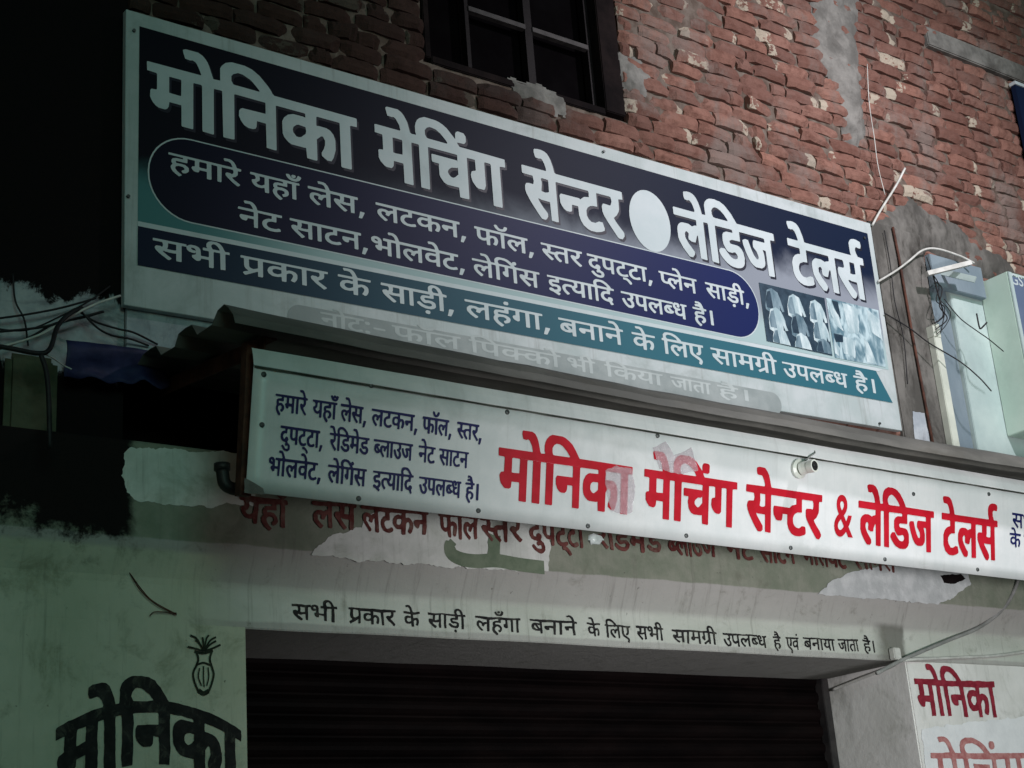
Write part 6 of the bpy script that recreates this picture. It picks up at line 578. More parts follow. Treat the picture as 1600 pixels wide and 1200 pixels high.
[3346,2567,-1,1,-1,9,-1,0,-7,-1,-14,1,-5,1,-4,2,-4,3,-2,5,-1,2,1,5,1,3,4,4,2,1,4,2,5,1,15,-2,2,0,1,-1,0,-5,0,-2,-2,0,-3,1,-4,1,-1,-1,9,-10,2,-1,1,1,0,1,1,1,-1,18,-1,2,-2,0,-37,2,-2,1,0,3,0,2,2,1,187,1,1,0,1,1,-2,5,-2,2,-4,4,-4,2,-4,-1,-4,0,-3,0,-2,5,1,1,7,2,4,0,7,-1,6,-3,4,-4,2,-4,4,-9,1,-1,10,-1,1,-2,0,-6,-9,1,-1,-1,0,-40,-1,-2,-1,0,-7,0,-1,1,-1,20,0,2,-2,0,-14,1,-1,-1,0,-4,-1,-2,-2,-1,-4,0,-4,1,-3,2,-3,3,-2,3,0,3,1,2,1,1,4,1,28,0,2,0,0,2,0,9,-1,1,-3,0,-42,-1,-2,0,0,-2,-2,-40,-1,-1,-2,0,-6,-1,-2,1,2,40,0,2,-2,1,-13,0,-3,0,0,-2,-1,-42,-1,-1,-6,0,-2,0,-1,1,0,21,-1,2,-1,0,-15,1,-2,-2,0,-4,-2,-2,-2,-1,-5,0,-3,1,-4,2,-4,4,-1,2,0,3,1,2,2,1,4,1,31,1,1,0,1,4,0,6,-1,2,-1,0,-49,-2,-1,0,0,-2,1,-38,-1,-1],
[3324,2584,8,-1,1,0,0,1,-10,10,-3,2,-1,-1,-2,-2,0,-3,3,-4],
[3593,2567,-1,1,-1,9,-1,0,-5,-1,-8,0,-4,2,-2,1,-3,3,-2,6,0,7,1,3,2,2,4,4,5,1,9,-1,3,-1,0,2,0,3,-1,1,-24,2,-2,1,0,5,1,1,22,0,2,0,0,1,-3,7,-2,4,-4,2,-4,-1,-1,0,-1,1,-1,4,0,2,1,0,7,1,4,-1,2,-1,3,-3,3,-4,4,-12,1,-1,24,-1,2,0,1,-1,-1,-5,-1,-1,-23,0,-2,-1,0,-3,1,-8,1,0,3,1,6,0,2,0,3,-1,3,-4,1,-2,1,-9,-2,-7,-2,-4,-2,-1,-4,2,-1,2,3,6,0,5,0,2,-2,3,-2,1,-1,0,-3,-2,-3,-2,0,-2,1,-17,-2,-1],
[3580,2584,4,-1,5,2,2,2,0,2,-1,8,-4,0,-3,1,-4,-1,-3,-2,-1,-4,0,-3,3,-3],
[3756,2549,-5,3,0,1,0,1,3,6,-2,3,-4,2,-14,8,-3,3,-2,3,-2,5,1,22,0,1,-1,1,-10,0,-2,-2,-1,-39,-1,-2,-5,0,-1,1,-1,24,-1,2,-1,0,-3,-1,-3,-3,-2,-6,-2,0,-4,0,-1,1,0,2,1,4,-1,1,-3,2,-2,0,-2,0,-2,-2,-1,-3,1,-3,1,-2,2,-3,10,-9,0,-2,-4,-3,-4,2,-10,9,-2,3,-2,5,0,5,1,4,1,2,2,2,3,1,5,1,6,-1,5,-2,5,3,5,0,2,1,0,1,0,6,-3,0,-39,2,-2,-1,0,-1,0,-40,-1,-2,-7,1,-1,2,0,40,-1,2,-5,0,-1,2,1,4,3,1,1,1,0,2,0,7,1,4,4,4,4,2,13,0,7,-3,8,-4,5,-5,5,-4,4,-6,3,-1,62,0,2,0,1,-2,-1,-4,-6,-1,-1,-1,0,-12,-1,-3,0,-4,-1,-3,-2,-2,-1,-1,-6,-3,-4,0,-1,6,1,2,4,1,2,3,0,15,0,2,-2,0,-13,1,-2,-1,0,-1,0,-14,0,-3,0,-4,1,-2,3,-4,4,-2,13,-7,3,-3,1,-2,1,-5,-1,-5,-3,-5],
[3661,2616,2,0,26,-2,2,0,0,1,-3,4,-8,6,-6,3,-6,2,-4,-1,-4,-2,-1,-4,0,-4],
[3824,2564,-4,3,-10,10,-5,6,-3,5,0,6,1,2,2,1,2,0,2,0,3,-2,1,1,1,2,0,8,-2,2,-13,0,-1,1,-1,4,0,3,2,1,54,0,1,-1,0,-5,3,4,3,2,7,1,6,-1,4,-4,3,-3,1,-5,-1,-12,1,-2,2,0,12,0,1,1,1,13,0,1,-11,2,0,6,1,1,1,1,6,-1,0,3,-1,4,0,6,2,3,3,3,2,1,4,1,4,0,6,-3,5,-4,3,-7,3,-7,1,-1,7,0,1,-3,-1,-3,-7,-1,-1,-1,1,-39,-1,-2,-6,0,-2,2,1,38,-1,1,-10,1,-1,-1,-1,-1,-2,-38,-2,-1,-4,0,-2,0,0,1,0,15,0,2,-2,0,-12,0,-1,-1,-1,-4,-2,-2,-1,0,-3,0,-2,1,-3,2,-2,4,-2,4,1,2,1,2,5,1,1,2,0,6,-1,2,0,4,-3,3,-2,1,-3,-2,0,-2,2,-2,5,-2,0,-5,-1,-1,-5,0,-5,3,-3,3,-2,7,-7,-1,0,-2,0,-39,-1,-2,-7,-1,-1,2,0,17,0,2,-15,-1,-7,1,-1,-1,0,-1,3,-4,4,-3,7,-7,0,-2,-2,-2,-1,-2],
[3826,2592,3,0,2,1,4,0,3,2,0,11,0,2,-4,1,-11,-1,0,-9,-2,-5,1,-2],
[3904,2615,11,-1,1,1,0,3,-4,7,-2,1,-2,2,-2,0,-2,-1,-2,-3,0,-5],
[4143,2559,-4,5,0,2,21,11,2,2,1,22,0,2,-1,0,-14,2,-1,-1,-1,-1,1,-24,0,-2,-2,-1,-3,-1,-6,3,-5,5,-1,3,0,3,1,2,2,1,3,0,2,2,-1,9,0,2,-3,1,-13,-1,-1,0,-1,-2,0,-40,-1,-2,-2,0,-5,0,-1,2,0,17,-2,1,-16,-1,-1,-2,-1,-3,-1,-2,-2,-1,-5,0,-4,2,-3,3,-2,4,1,4,1,1,5,1,1,1,0,15,-1,0,-1,1,-14,0,-2,0,0,-2,-2,-42,-2,-1,-8,1,-1,1,3,42,-1,1,-15,-1,-1,0,0,-2,-1,-39,-1,-1,-6,0,-2,0,0,2,-1,16,0,1,-17,-1,-9,2,-2,0,-1,-1,0,-1,6,-6,12,-7,0,-2,0,-1,-5,-3,-7,3,-10,8,-10,10,-2,4,-1,4,1,3,1,1,3,1,4,-1,2,0,4,-2,2,0,1,4,0,5,-1,2,-1,1,-18,2,-2,1,1,5,0,1,2,0,181,0,1,1,-1,4,0,7,3,4,2,2,5,2,5,0,6,0,4,-2,4,-2,4,-5,2,-3,4,-9,1,0,9,-1,1,-1,0,-6,-8,0,-1,-1,-1,-39,0,-2,-2,0,-7,0,-1,2,1,37,0,2,-2,0,-11,1,-2,-1,-1,-1,-2,-38,0,-1,-2,-1,-6,0,-1,7,-1,1,-17,-10],
[4091,2587,3,0,14,1,1,1,1,2,0,11,-1,2,-2,0,-15,0,-2,-1,0,-3,0,-11],
[4005,2587,2,0,14,0,4,1,0,3,0,11,-3,0,-13,0,-2,0,0,-2,0,-8,-2,-4],
[4172,2611,2,-1,13,0,1,0,1,1,-4,8,-3,3,-2,2,-5,0,-4,-1,-2,-4,1,-2],
[4354,2557,-2,1,-5,5,-6,5,-2,4,-2,4,0,10,1,3,4,3,6,2,6,0,11,-3,5,2,7,2,1,1,0,2,0,3,-1,1,-48,1,-1,-1,-1,-1,1,-43,-2,-1,-1,0,-6,1,-1,13,0,1,-9,-3,-4,0,-4,1,-3,2,-2,1,-2,2,-2,4,-1,5,0,14,-1,2,-2,0,-7,0,-1,-1,1,-5,0,-5,-4,-6,4,-5,2,-2,1,-3,0,-7,-2,-4,-4,-3,-5,-1,-8,-1,-4,2,-4,1,-8,8,-2,4,-4,9,-1,4,0,1,3,0,4,1,1,0,6,-12,4,-6,6,-4,5,0,2,1,2,2,0,2,0,4,-3,3,-3,3,-6,1,-1,6,1,1,6,1,2,1,2,2,0,3,0,2,-2,2,-2,2,-28,1,-1,1,0,3,0,2,1,1,186,0,2,0,1,-5,5,3,2,1,4,1,3,0,4,-2,3,-3,2,-5,0,-4,-3,-3,-1,0,-3,1,-1,1,-1,1,1,4,-1,1,-2,2,-2,-1,-1,-2,-1,-3,2,-3,2,-2,4,-1,5,1,4,-1,1,-1,-1,-5,-7,-1,-2,-2,-1,-2,0,-2,1,-1,2,-2,3,-1,4,1,3,1,4,3,1,2,-1,19,-1,1,-3,0,-1,4,0,3,2,0,19,1,2,0,0,-1,-1,-6,-7,-1,-1,-1,2,-39,-1,-2,-5,0,-2,1,-1,10,-1,0,-5,-2,-7,-1,-9,2,-4,2,-2,5,0,6,1,4,-3,3,-2,2,-2,5,-1,6,-40,2,-2,-1,0,-2,-2,-38,0,-2,-2,0,-6,0,-1,1,1,24,0,2,-3,0,-3,-2,-4,-5,-2,-4,-2,-1,-5,1,-1,1,-1,2,2,4,-1,1,-4,2,-2,0,-2,0,-3,-2,-1,-2,0,-3,3,-5,5,-6,6,-4,1,-2,-1,-1,-3,-3],
[4408,2569,-6,3,-3,3,-1,3,-1,4,0,4,2,6,4,4,6,2,14,-1,2,-1,0,-5,-1,-2,-2,0,-3,1,-2,0,-1,0,0,-1,7,-9,1,-1,2,1,2,-1,3,-4,0,-2,-6,-3,-5,-2],
[4411,2576,4,-1,1,1,-7,10,-2,1,-1,-1,-1,-2,1,-4,2,-2],
[4305,2578,5,0,3,1,6,3,0,2,0,15,-1,3,-1,0,-14,-1,-3,-1,-1,-1,0,-12,1,-5,2,-2],
[4536,2546,-2,2,-7,7,-2,4,-2,6,-1,7,3,6,-2,5,0,6,3,3,4,3,15,1,1,3,-1,1,-1,0,-24,0,-1,0,-1,2,0,4,2,1,20,1,2,0,0,1,-1,1,-4,2,-3,-1,-3,-1,-2,0,-2,3,0,4,3,1,9,1,0,1,-3,1,-2,0,-3,-1,-1,0,-2,3,1,4,5,1,6,-1,2,-1,3,-3,2,-2,5,-13,6,0,1,-1,0,-1,0,-6,-6,0,0,-12,-1,0,-16,0,-3,-1,-1,-1,0,-1,1,-2,1,-1,12,0,4,-1,4,-4,3,-5,0,-7,-3,-4,-5,-4,-3,0,-2,1,-1,5,0,1,3,1,2,2,0,3,-1,2,-2,2,-2,1,-4,1,-6,-2,-2,-2,-1,-2,0,-2,1,-4,3,-4,8,-9,0,-2,-2,-1,-2,-2],
[4617,2542,-3,2,-1,1,2,6,0,2,-1,2,-2,2,-11,9,-3,3,-2,4,-1,3,0,23,-1,1,-4,1,0,2,0,4,3,0,69,1,2,0,1,-2,-1,-4,-5,-1,-1,-1,-3,-40,0,-2,-1,-1,-5,1,0,10,-1,0,-4,-1,-10,-1,-2,1,-2,2,-3,5,0,10,2,5,4,3,5,2,9,1,3,-1,1,4,0,2,-4,0,-24,0,-1,0,-1,-2,0,-13,-1,-3,0,-4,-2,-5,-3,-2,-3,-1,-2,2,-1,5,0,1,3,2,1,1,1,5,0,13,0,1,-2,0,-8,1,-2,-1,0,-2,0,-19,1,-4,3,-4,11,-8,3,-3,2,-3,0,-10,-2,-4,-1,-1],
[4638,2573,3,1,4,2,4,3,1,1,0,8,-11,-1,-4,-3,-1,-2,0,-5,1,-2],
[4652,2614,-1,1,-1,4,1,4,2,1,4,0,1,-3,0,-5,-1,-2],
[4725,2559,-1,1,-1,11,-1,0,-6,-2,-9,1,-4,1,-4,2,-3,3,-1,3,-1,5,1,6,2,3,2,2,2,2,6,2,13,0,2,-1,1,4,-1,2,-1,1,-29,-1,-1,1,0,2,0,3,1,1,182,0,2,0,0,-1,0,-6,-8,0,-1,-2,-1,-40,0,-1,-1,-1,-5,1,-1,1,-1,40,-1,2,-3,0,-8,-1,-1,-1,2,-39,-1,-1,-1,0,-5,1,-2,11,-1,0,-5,-2,-8,0,-8,2,-4,5,-2,3,-2,8,2,1,6,2,3,4,-1,4,-2,3,-1,0,-14,2,-2,-2,1,-42,-1,-1,-3,0,-3,0,-1,1,-1,42,0,2,-10,0,-2,-1,0,-42,-2,-1,-5,0,-2,0,-1,1,2,21,-1,1,-2,1,-10,-1,-1,-2,-1,-5,-3,-2,-4,0,-3,1,-4,3,-2,2,0,4,0,2,1,2,5,2,23,1,1,1,1,2,-1,9,-1,0,-37,-1,-1,-2,0,-41,-1,-2],
[4708,2577,5,0,1,0,0,1,-8,10,-1,1,-2,-3,0,-3,2,-3],
[4824,2580,2,-1,6,1,2,0,4,4,-1,17,-1,2,-3,0,-7,0,0,-11,-2,-4,-5,-3,0,-1,3,-3],
[4721,2581,1,0,1,2,-1,11,-2,-3,-4,1,-3,0,0,-1,1,-1],
[4976,2562,-3,2,-4,5,-3,4,-2,6,0,5,4,7,4,3,4,1,13,1,2,1,0,3,0,6,-2,0,-28,0,-3,0,0,-2,-1,-42,-1,-1,-1,0,-3,0,-1,1,-1,43,-1,1,-9,0,0,-2,1,-42,-1,-1,-5,1,-1,0,-1,2,0,26,-1,2,-3,0,-4,0,0,-1,2,-5,1,-4,0,-3,-1,-4,-2,-3,-2,-1,-4,-2,-4,0,-5,2,-5,5,-6,10,-3,8,1,1,4,2,2,0,1,-2,2,-7,4,-6,2,-3,3,-2,2,0,3,2,0,5,-1,2,-3,4,-3,2,0,2,2,3,1,1,15,1,1,1,0,6,-2,0,-34,-1,-1,1,0,6,3,0,121,4,2,-1,1,-1,-1,-6,-5,0,-1,-1,0,-42,0,-2,-6,0,-1,1,0,42,-1,2,-7,-1,-2,-1,0,-1,-1,-39,-1,-2,-5,-1,-2,1,2,23,-1,2,-1,0,-9,-1,-4,-1,-2,-2,-1,-2,-1,-4,2,-4,3,-3,4,-4,1,-1,-1,-2,-3,-2,-1,-1],
[5069,2554,-5,4,-5,4,-4,7,-1,8,1,4,2,4,-3,6,0,4,1,3,3,3,5,1,15,-1,1,2,1,2,-1,1,-2,0,-27,3,-1,0,0,2,0,4,1,1,24,-1,2,0,0,1,-1,1,-4,2,-3,1,-5,-2,-2,1,-1,1,-1,2,1,4,2,1,12,-1,0,2,-3,1,-4,0,-3,0,-1,0,-2,4,1,3,7,1,6,-2,5,-3,2,-4,3,-5,3,-9,8,0,1,-1,0,-1,0,-5,-8,-1,-1,-11,-2,0,-19,0,-3,-1,-1,-1,0,-2,2,-2,4,0,10,0,8,-3,2,-2,2,-6,-1,-6,-2,-2,-3,-2,-5,-2,-2,-1,-1,1,-1,1,-1,3,1,2,3,2,2,2,1,2,-2,2,-5,2,-4,0,-4,-1,-4,-2,-1,-4,1,-5,8,-7,3,-2,1,-2,-1,-2,-2,-2],
[5110,2564,-1,0,0,2,0,47,2,1,6,0,1,0,0,-2,0,-47,-2,-2],
],
'fascialine': [
[2235,2841,-13,13,-5,7,-5,10,1,11,7,11,-4,7,0,8,3,5,7,7,5,2,17,1,2,3,-1,2,-6,1,-36,-2,-3,-1,-1,-2,-6,-61,-2,-3,-2,-1,-7,-1,-3,1,-1,2,-1,15,-2,0,-6,-2,-13,1,-6,3,-9,10,-5,10,-2,10,3,4,8,2,1,1,3,8,-2,6,-1,2,-12,2,-3,2,-2,3,1,7,3,3,4,1,140,-1,1,0,-1,2,-7,4,-6,5,-5,5,-3,7,2,3,3,4,5,2,5,-4,3,-6,4,-4,2,1,-4,4,0,6,1,3,3,3,3,1,3,-1,4,-4,2,-5,1,2,1,5,3,3,6,-1,3,-3,0,-3,-1,-12,-5,-9,-8,-5,-1,-2,9,-1,4,-4,0,-3,0,-5,-1,-3,-2,-2,-6,0,-2,-3,-2,-71,-4,-3,-3,0,-4,0,-4,4,1,71,-2,2,-11,-1,-3,-2,0,-15,-4,-3,-27,-2,-2,-2,0,-4,2,-1,11,2,12,-3,10,-11,2,-7,1,-7,-4,-8,-7,-7,-6,-2,-2,0,-3,3,-2,7,2,2,7,6,0,6,-1,3,-4,2,-12,0,-6,-3,-3,-7,2,-7,3,-7,13,-15,-8,-8],
[2162,2890,10,-1,5,2,6,4,3,30,-1,3,-11,2,-4,-1,-1,-3,1,-5,0,-4,-3,-8,-3,-4,-8,-5,0,-2,2,-5],
[2292,2968,3,0,0,3],
[2427,2863,-11,10,-7,8,-5,8,-4,13,2,9,6,8,5,5,4,2,13,1,11,-5,3,1,8,5,5,2,0,9,0,1,-3,1,-53,-1,-3,2,-2,2,0,5,2,5,4,2,50,0,3,1,0,5,-5,14,-5,2,-9,0,-3,3,-2,9,3,4,15,1,8,-6,6,-8,3,-6,5,-15,2,-2,87,2,2,0,3,-4,1,-6,-1,-3,-1,-2,-6,0,-2,-2,-4,-69,-4,-5,-9,-1,-3,3,1,30,-2,2,-22,1,-7,3,-2,-1,1,-4,6,-8,14,-17,0,-2,-6,-8,-3,0,-13,14,-8,11,-11,16,-3,9,2,6,5,5,6,1,6,-2,3,5,0,11,-2,3,-1,0,-23,-2,-3,-1,-2,-2,-1,-70,-3,-4,-3,0,-5,0,-4,3,1,41,0,2,-2,0,-4,-3,-5,-8,-1,-5,-3,-3,-2,-1,-5,1,-5,4,0,3,2,6,-1,2,-8,1,-4,-1,-2,-3,0,-10,7,-11,13,-12,-7,-9],
[2517,2921,16,-1,5,2,3,19,-1,5,-7,1,-12,-1,-2,-17,-2,-5],
[2612,2871,-16,22,-5,9,-2,11,0,4,1,6,2,4,5,5,6,3,10,-1,8,-5,3,-1,5,4,6,2,1,9,-1,2,-3,1,-46,0,-3,3,-1,2,1,5,3,3,262,5,3,-1,3,-3,0,-7,-3,-4,-5,-1,-2,-2,-4,-67,-2,-4,-2,-2,-7,0,-4,2,0,33,0,3,-7,0,-4,-1,-3,-10,-4,-5,-3,-1,-3,2,-8,7,-3,10,0,5,6,7,29,3,1,3,1,14,-2,2,-61,0,-3,-1,-1,-6,0,-10,3,0,5,1,5,0,4,-3,6,-8,4,-8,-1,-18,-4,-13,-2,-3,-5,-4,-4,1,-5,7,6,19,0,8,-3,5,-3,0,-4,-1,-4,-7,-3,-33,-2,-4,-5,-1,-5,0,-3,4,-1,15,-7,-1,-7,0,-6,3,-9,8,-4,9,0,10,2,5,3,5,7,7,6,3,7,3,8,-1,3,1,2,3,-1,3,-5,0,-40,-4,-3,-1,-1,-2,0,-21,-3,-3,-10,-1,-5,-3,-3,-6,1,-10,4,-7,4,-2,9,1,8,4,2,0,4,-3,2,-5,-2,-5,-4,-3,-8,-3,-6,0,-9,1,-10,5,-7,11,-2,9,0,7,3,10,9,12,7,2,1,1,0,10,-2,2,-22,2,-3,0,-2,-1,0,-69,-3,-4,-3,0,-5,1,-3,3,0,40,-1,3,-3,0,-4,-6,-2,-7,-3,-3,-2,0,-4,2,-4,4,-1,1,2,9,-1,2,-6,2,-2,0,-2,-3,0,-11,2,-4,6,-10,9,-12,0,-3,-2,-3,-3,-3],
[2724,2902,9,0,4,2,3,3,2,12,-3,3,-11,0,-4,-1,-2,-3,-1,-11],
[2934,2874,-3,2,-1,3,-2,16,-1,1,-6,-3,-4,0,-7,5,-4,4,-2,3,-2,7,-3,30,0,2,-5,3,-2,3,0,6,3,3,3,1,163,7,3,0,3,-2,0,-8,-3,-4,-5,-1,-1,-2,-5,-67,-4,-5,-6,-1,-2,1,-2,3,2,37,-1,4,-3,-1,-7,-14,-3,-4,-5,1,-4,3,0,1,2,10,-1,1,-3,2,-3,0,-1,0,-2,-4,0,-9,1,-6,5,-8,9,-10,-1,-5,-6,-6,-3,1,-12,16,-5,9,-2,7,1,14,1,5,5,8,6,4,8,1,3,-1,8,-5,1,0,6,4,7,4,1,7,-1,3,-3,1,-45,0,-4,-1,-1,-3,-1,-71,-2,-4,-5,-2,-5,2,-2,4,1,73,-2,2,-23,-2,-3,0,-3,-3,0,-13,2,-1,5,2,3,0,5,-3,7,-6,3,-10,-1,-15,-2,-8,-4,-9,-4,-4,-3,0,-6,6,0,4,4,14,1,11,-2,4,-4,0,-4,-3,-2,-3,0,-35,-3,-4],
[2916,2909,7,0,5,5,1,29,0,3,-2,0,-12,-1,-2,-2,1,-30],
[3113,2876,-22,22,-12,13,-3,6,-2,7,2,3,5,4,8,2,7,-2,1,1,1,14,-2,3,-2,0,-19,-1,-3,1,-2,2,0,6,2,3,2,2,172,10,3,0,3,-3,1,-6,-1,-3,-2,-2,-6,-1,-1,-2,1,-4,0,-6,-2,-11,-4,-6,-12,-10,-1,-2,3,-4,22,-20,0,-2,-7,-8,-4,-1,-3,2,-18,16,-15,16,-3,4,-2,6,1,5,8,7,8,1,7,-3,3,0,4,8,-1,10,-3,2,-28,-1,-6,0,-2,-2,-5,-69,-1,-3,-1,-3,-3,-1,-5,-1,-2,1,-2,2,-1,41,-2,2,-6,1,-6,-2,-10,0,-3,-4,0,-9,3,-9,13,-16,-3,-5,-5,-4,-3,2,-13,15,-5,9,-4,11,-14,1,-10,2,-1,-2,2,-4,21,-22,0,-2,-6,-7,-2,-1],
[3113,2927,16,0,7,6,6,3,7,2,19,0,2,2,1,12,-1,2,-3,1,-52,-3,-2,-3,2,-4,0,-6,-2,-10],
[3321,2848,-8,4,-8,6,-10,12,-2,4,5,5,4,2,14,-14,3,-1,8,-2,7,1,2,1,0,8,-3,3,-5,0,-7,-2,-1,1,-4,5,0,5,4,4,0,2,-1,1,-15,2,-9,4,-7,8,-3,9,0,8,5,11,13,10,12,4,1,2,-2,2,-28,2,-3,3,0,7,1,3,4,3,245,7,3,-1,3,-3,1,-8,-2,-4,-2,-2,-5,0,-2,-2,1,-72,-2,-3,-2,-2,-6,-1,-3,2,-1,4,0,70,-1,3,-1,1,-16,-2,-2,-24,-4,-4,-12,-1,-5,-4,-2,-4,1,-14,3,-4,4,-4,10,0,12,5,3,-3,2,-5,0,-7,-10,-6,-7,-2,-6,1,-9,3,-10,11,-3,6,-2,7,-1,9,2,10,8,12,11,7,1,6,-1,3,-6,0,-26,-3,-2,-1,-1,-3,2,-18,-1,-3,-3,-3,-11,-1,-7,-3,-3,-8,-1,-4,2,-7,3,-4,5,-2,11,1,12,5,3,-2,2,-8,-4,-5,-7,-3,-1,-2,6,-2,3,-2,10,-10,5,-10,2,-5,-6,-5,-3,-1,-3,2,-6,11,-5,4,-6,3,-9,0,-2,2,-2,7,1,4,-11,3,-5,3,-6,6,-4,10,1,16,2,5,4,6,5,5,6,4,7,2,1,2,0,6,-1,3,-2,1,-25,2,-5,-1,0,-3,-5,-66,-3,-3,-4,-1,-3,0,-4,4,0,19,-2,0,-8,-2,-6,1,-4,2,-5,4,-6,8,-3,10,0,26,-1,2,-3,1,-13,-2,-1,-15,-3,-3,-14,-3,-6,-2,-4,-6,0,-9,3,-5,7,-1,3,1,3,7,7,5,6,-1,4,-3,3,-5,0,-7,-1,-3,-3,-4,0,-2,2,-4,9,-6,4,-8,2,-4,0,-13,-3,-5,-8,-7,-8,-3],
[3364,2919,3,-1,8,0,4,1,3,3,2,29,0,3,-2,1,-17,0,-2,-2,-1,-29],
[3640,2887,-32,31,-9,11,1,8,5,5,3,1,7,1,6,-4,3,1,3,4,1,7,-1,5,-2,2,-26,0,-3,1,-2,2,1,8,3,3,23,0,1,2,-2,6,-6,10,-4,2,-10,0,-3,3,-3,8,4,5,14,-1,5,-3,9,-10,7,-11,3,-7,1,-2,2,-1,11,2,-1,14,4,8,6,6,7,5,7,2,5,1,15,1,15,-5,11,-8,22,-25,72,7,1,1,1,3,-3,9,-3,4,-7,3,-12,-2,-3,3,-2,5,1,3,4,4,16,2,6,-1,10,-9,7,-13,2,-8,3,-4,80,0,3,-1,3,-3,1,-5,-2,-4,-3,-1,-10,-2,-1,-15,-3,-4,-3,-1,-24,-3,-2,-2,1,-5,3,-1,4,1,12,2,7,-1,11,-11,2,-4,0,-9,-4,-8,-5,-7,-5,-3,-7,-2,-11,-1,-13,2,-13,5,-13,12,2,3,9,8,14,-10,11,-3,14,1,5,4,0,6,-4,3,-9,-1,-8,-3,-4,1,-11,9,-3,7,0,8,2,5,5,5,4,3,6,2,12,1,2,2,-1,3,-2,1,-49,0,-3,-1,-1,-3,-5,-71,-3,-4,-5,-2,-7,0,-3,4,1,29,0,3,-4,1,-17,0,-2,-1,-3,-8,-3,-4,-3,-1,-5,0,-11,11,-3,5,0,4,1,3,3,4,6,3,1,2,0,21,-1,1,-3,1,-19,-4,-1,-3,1,-13,-3,-5,-4,-1,-26,-2,-2,-3,0,-4,2,-2,6,2,16,1,7,-2,8,-7,4,-9,-4,-12,-6,-7,-13,-6,-9,-1,-5,0,-7,1,-10,3,-12,8,-6,7,-1,3,3,5,4,3,2,-1,13,-10,11,-4,16,1,5,3,2,4,-2,5,-5,1,-6,-1,-15,-3,-13,12,-3,6,1,11,8,8,5,3,8,1,12,1,2,2,0,3,-3,1,-55,2,-1,-1,-1,-3,5,-67,-1,-3,-2,-2,-4,0,-4,1,-2,2,-2,3,-6,68,-2,2,-9,0,-2,0,-1,-2,2,-7,0,-8,-3,-6,-8,-9,-6,-4,-1,-1,27,-27,-1,-3,-7,-6,-2,-1],
[3789,2939,18,0,5,0,3,22,0,5,-19,0,-6,-1,-2,-21],
[3668,2976,3,-1,46,-1,3,0,1,2,-9,10,-14,9,-8,2,-10,0,-9,-3,-2,-1,-2,-3,-1,-9],
[4015,2889,-14,16,-5,7,-1,0,-7,-5,-9,-4,-10,-1,-6,3,-7,6,-3,5,-2,6,1,12,5,8,10,9,10,3,6,0,6,-2,3,-4,-1,-6,-3,-3,-5,-2,-1,-2,5,-9,2,-1,2,0,2,3,4,12,6,8,5,3,5,0,11,-3,3,4,5,3,1,5,-1,6,-3,0,-74,-4,-4,2,-2,4,1,6,4,3,248,8,3,0,3,-3,0,-8,-3,-3,-5,-1,0,-1,-7,-70,-1,-3,-3,-1,-6,0,-3,2,-1,3,3,43,-1,3,-7,0,-1,-1,1,-8,-1,-13,0,-3,-4,-6,-6,-6,-7,-2,-8,4,-7,6,-7,14,-6,16,1,4,1,2,5,3,3,-1,3,-4,5,-17,5,-8,3,-2,4,1,1,3,0,10,-3,6,-5,5,0,3,2,5,6,4,24,2,1,3,0,4,-7,1,-50,-3,-3,-1,0,-16,-5,-11,7,-14,1,-15,-2,-6,-2,-3,-7,-7,-6,-3,-9,0,-11,10,-5,8,-3,7,-5,18,0,3,4,3,3,1,3,-1,3,-4,4,-14,7,-13,4,-2,7,1,1,3,1,3,0,5,-2,6,-4,5,-6,0,-2,1,-1,2,0,5,0,4,2,3,6,2,4,3,0,10,-1,4,-1,2,-3,1,-31,1,-3,-1,-1,-3,0,-72,-1,-3,-2,-2,-5,0,-2,2,-2,3,-3,74,-2,2,-3,0,-3,-1,-2,-2,4,-74,-3,-4,-2,0,-3,1,-3,3,-4,42,-1,3,-3,0,-2,-7,-1,-8,-3,-3,-1,0,-4,1,-4,4,1,9,-1,2,-4,1,-3,-2,-2,-6,2,-9,15,-22,-5,-7,-3,-1],
[3970,2917,3,0,2,2,-3,6,-3,4,-1,0,-2,-6],
[4315,2895,-2,1,-2,3,2,32,0,3,-7,2,-11,0,-2,-6,-3,-4,-3,-3,-5,0,-5,2,-7,8,-4,9,0,3,1,3,5,5,39,-2,3,0,1,2,1,13,-2,3,-48,1,-3,1,-2,2,0,8,4,3,47,2,3,0,1,2,-2,4,-3,8,-3,4,-6,2,-10,-2,-5,4,-2,6,4,3,4,2,14,1,8,-4,7,-6,6,-12,4,-13,2,-1,71,0,3,-1,2,-3,-1,-7,-3,-4,-15,-3,0,-20,-2,-4,-2,-2,-12,-1,-6,-2,-4,-3,-2,-5,0,-11,5,-5,6,-2,13,1,11,4,3,0,3,-3,2,-7,1,-1,-1,-2,-4,-3,-8,-2,-11,-2,-11,0,-9,3,-7,3,-6,6,-5,8,2,17,3,7,7,6,7,5,10,3,1,3,0,6,-1,1,-3,1,-34,2,-2,-1,-1,-3,-5,-64,-2,-3,-2,-1],
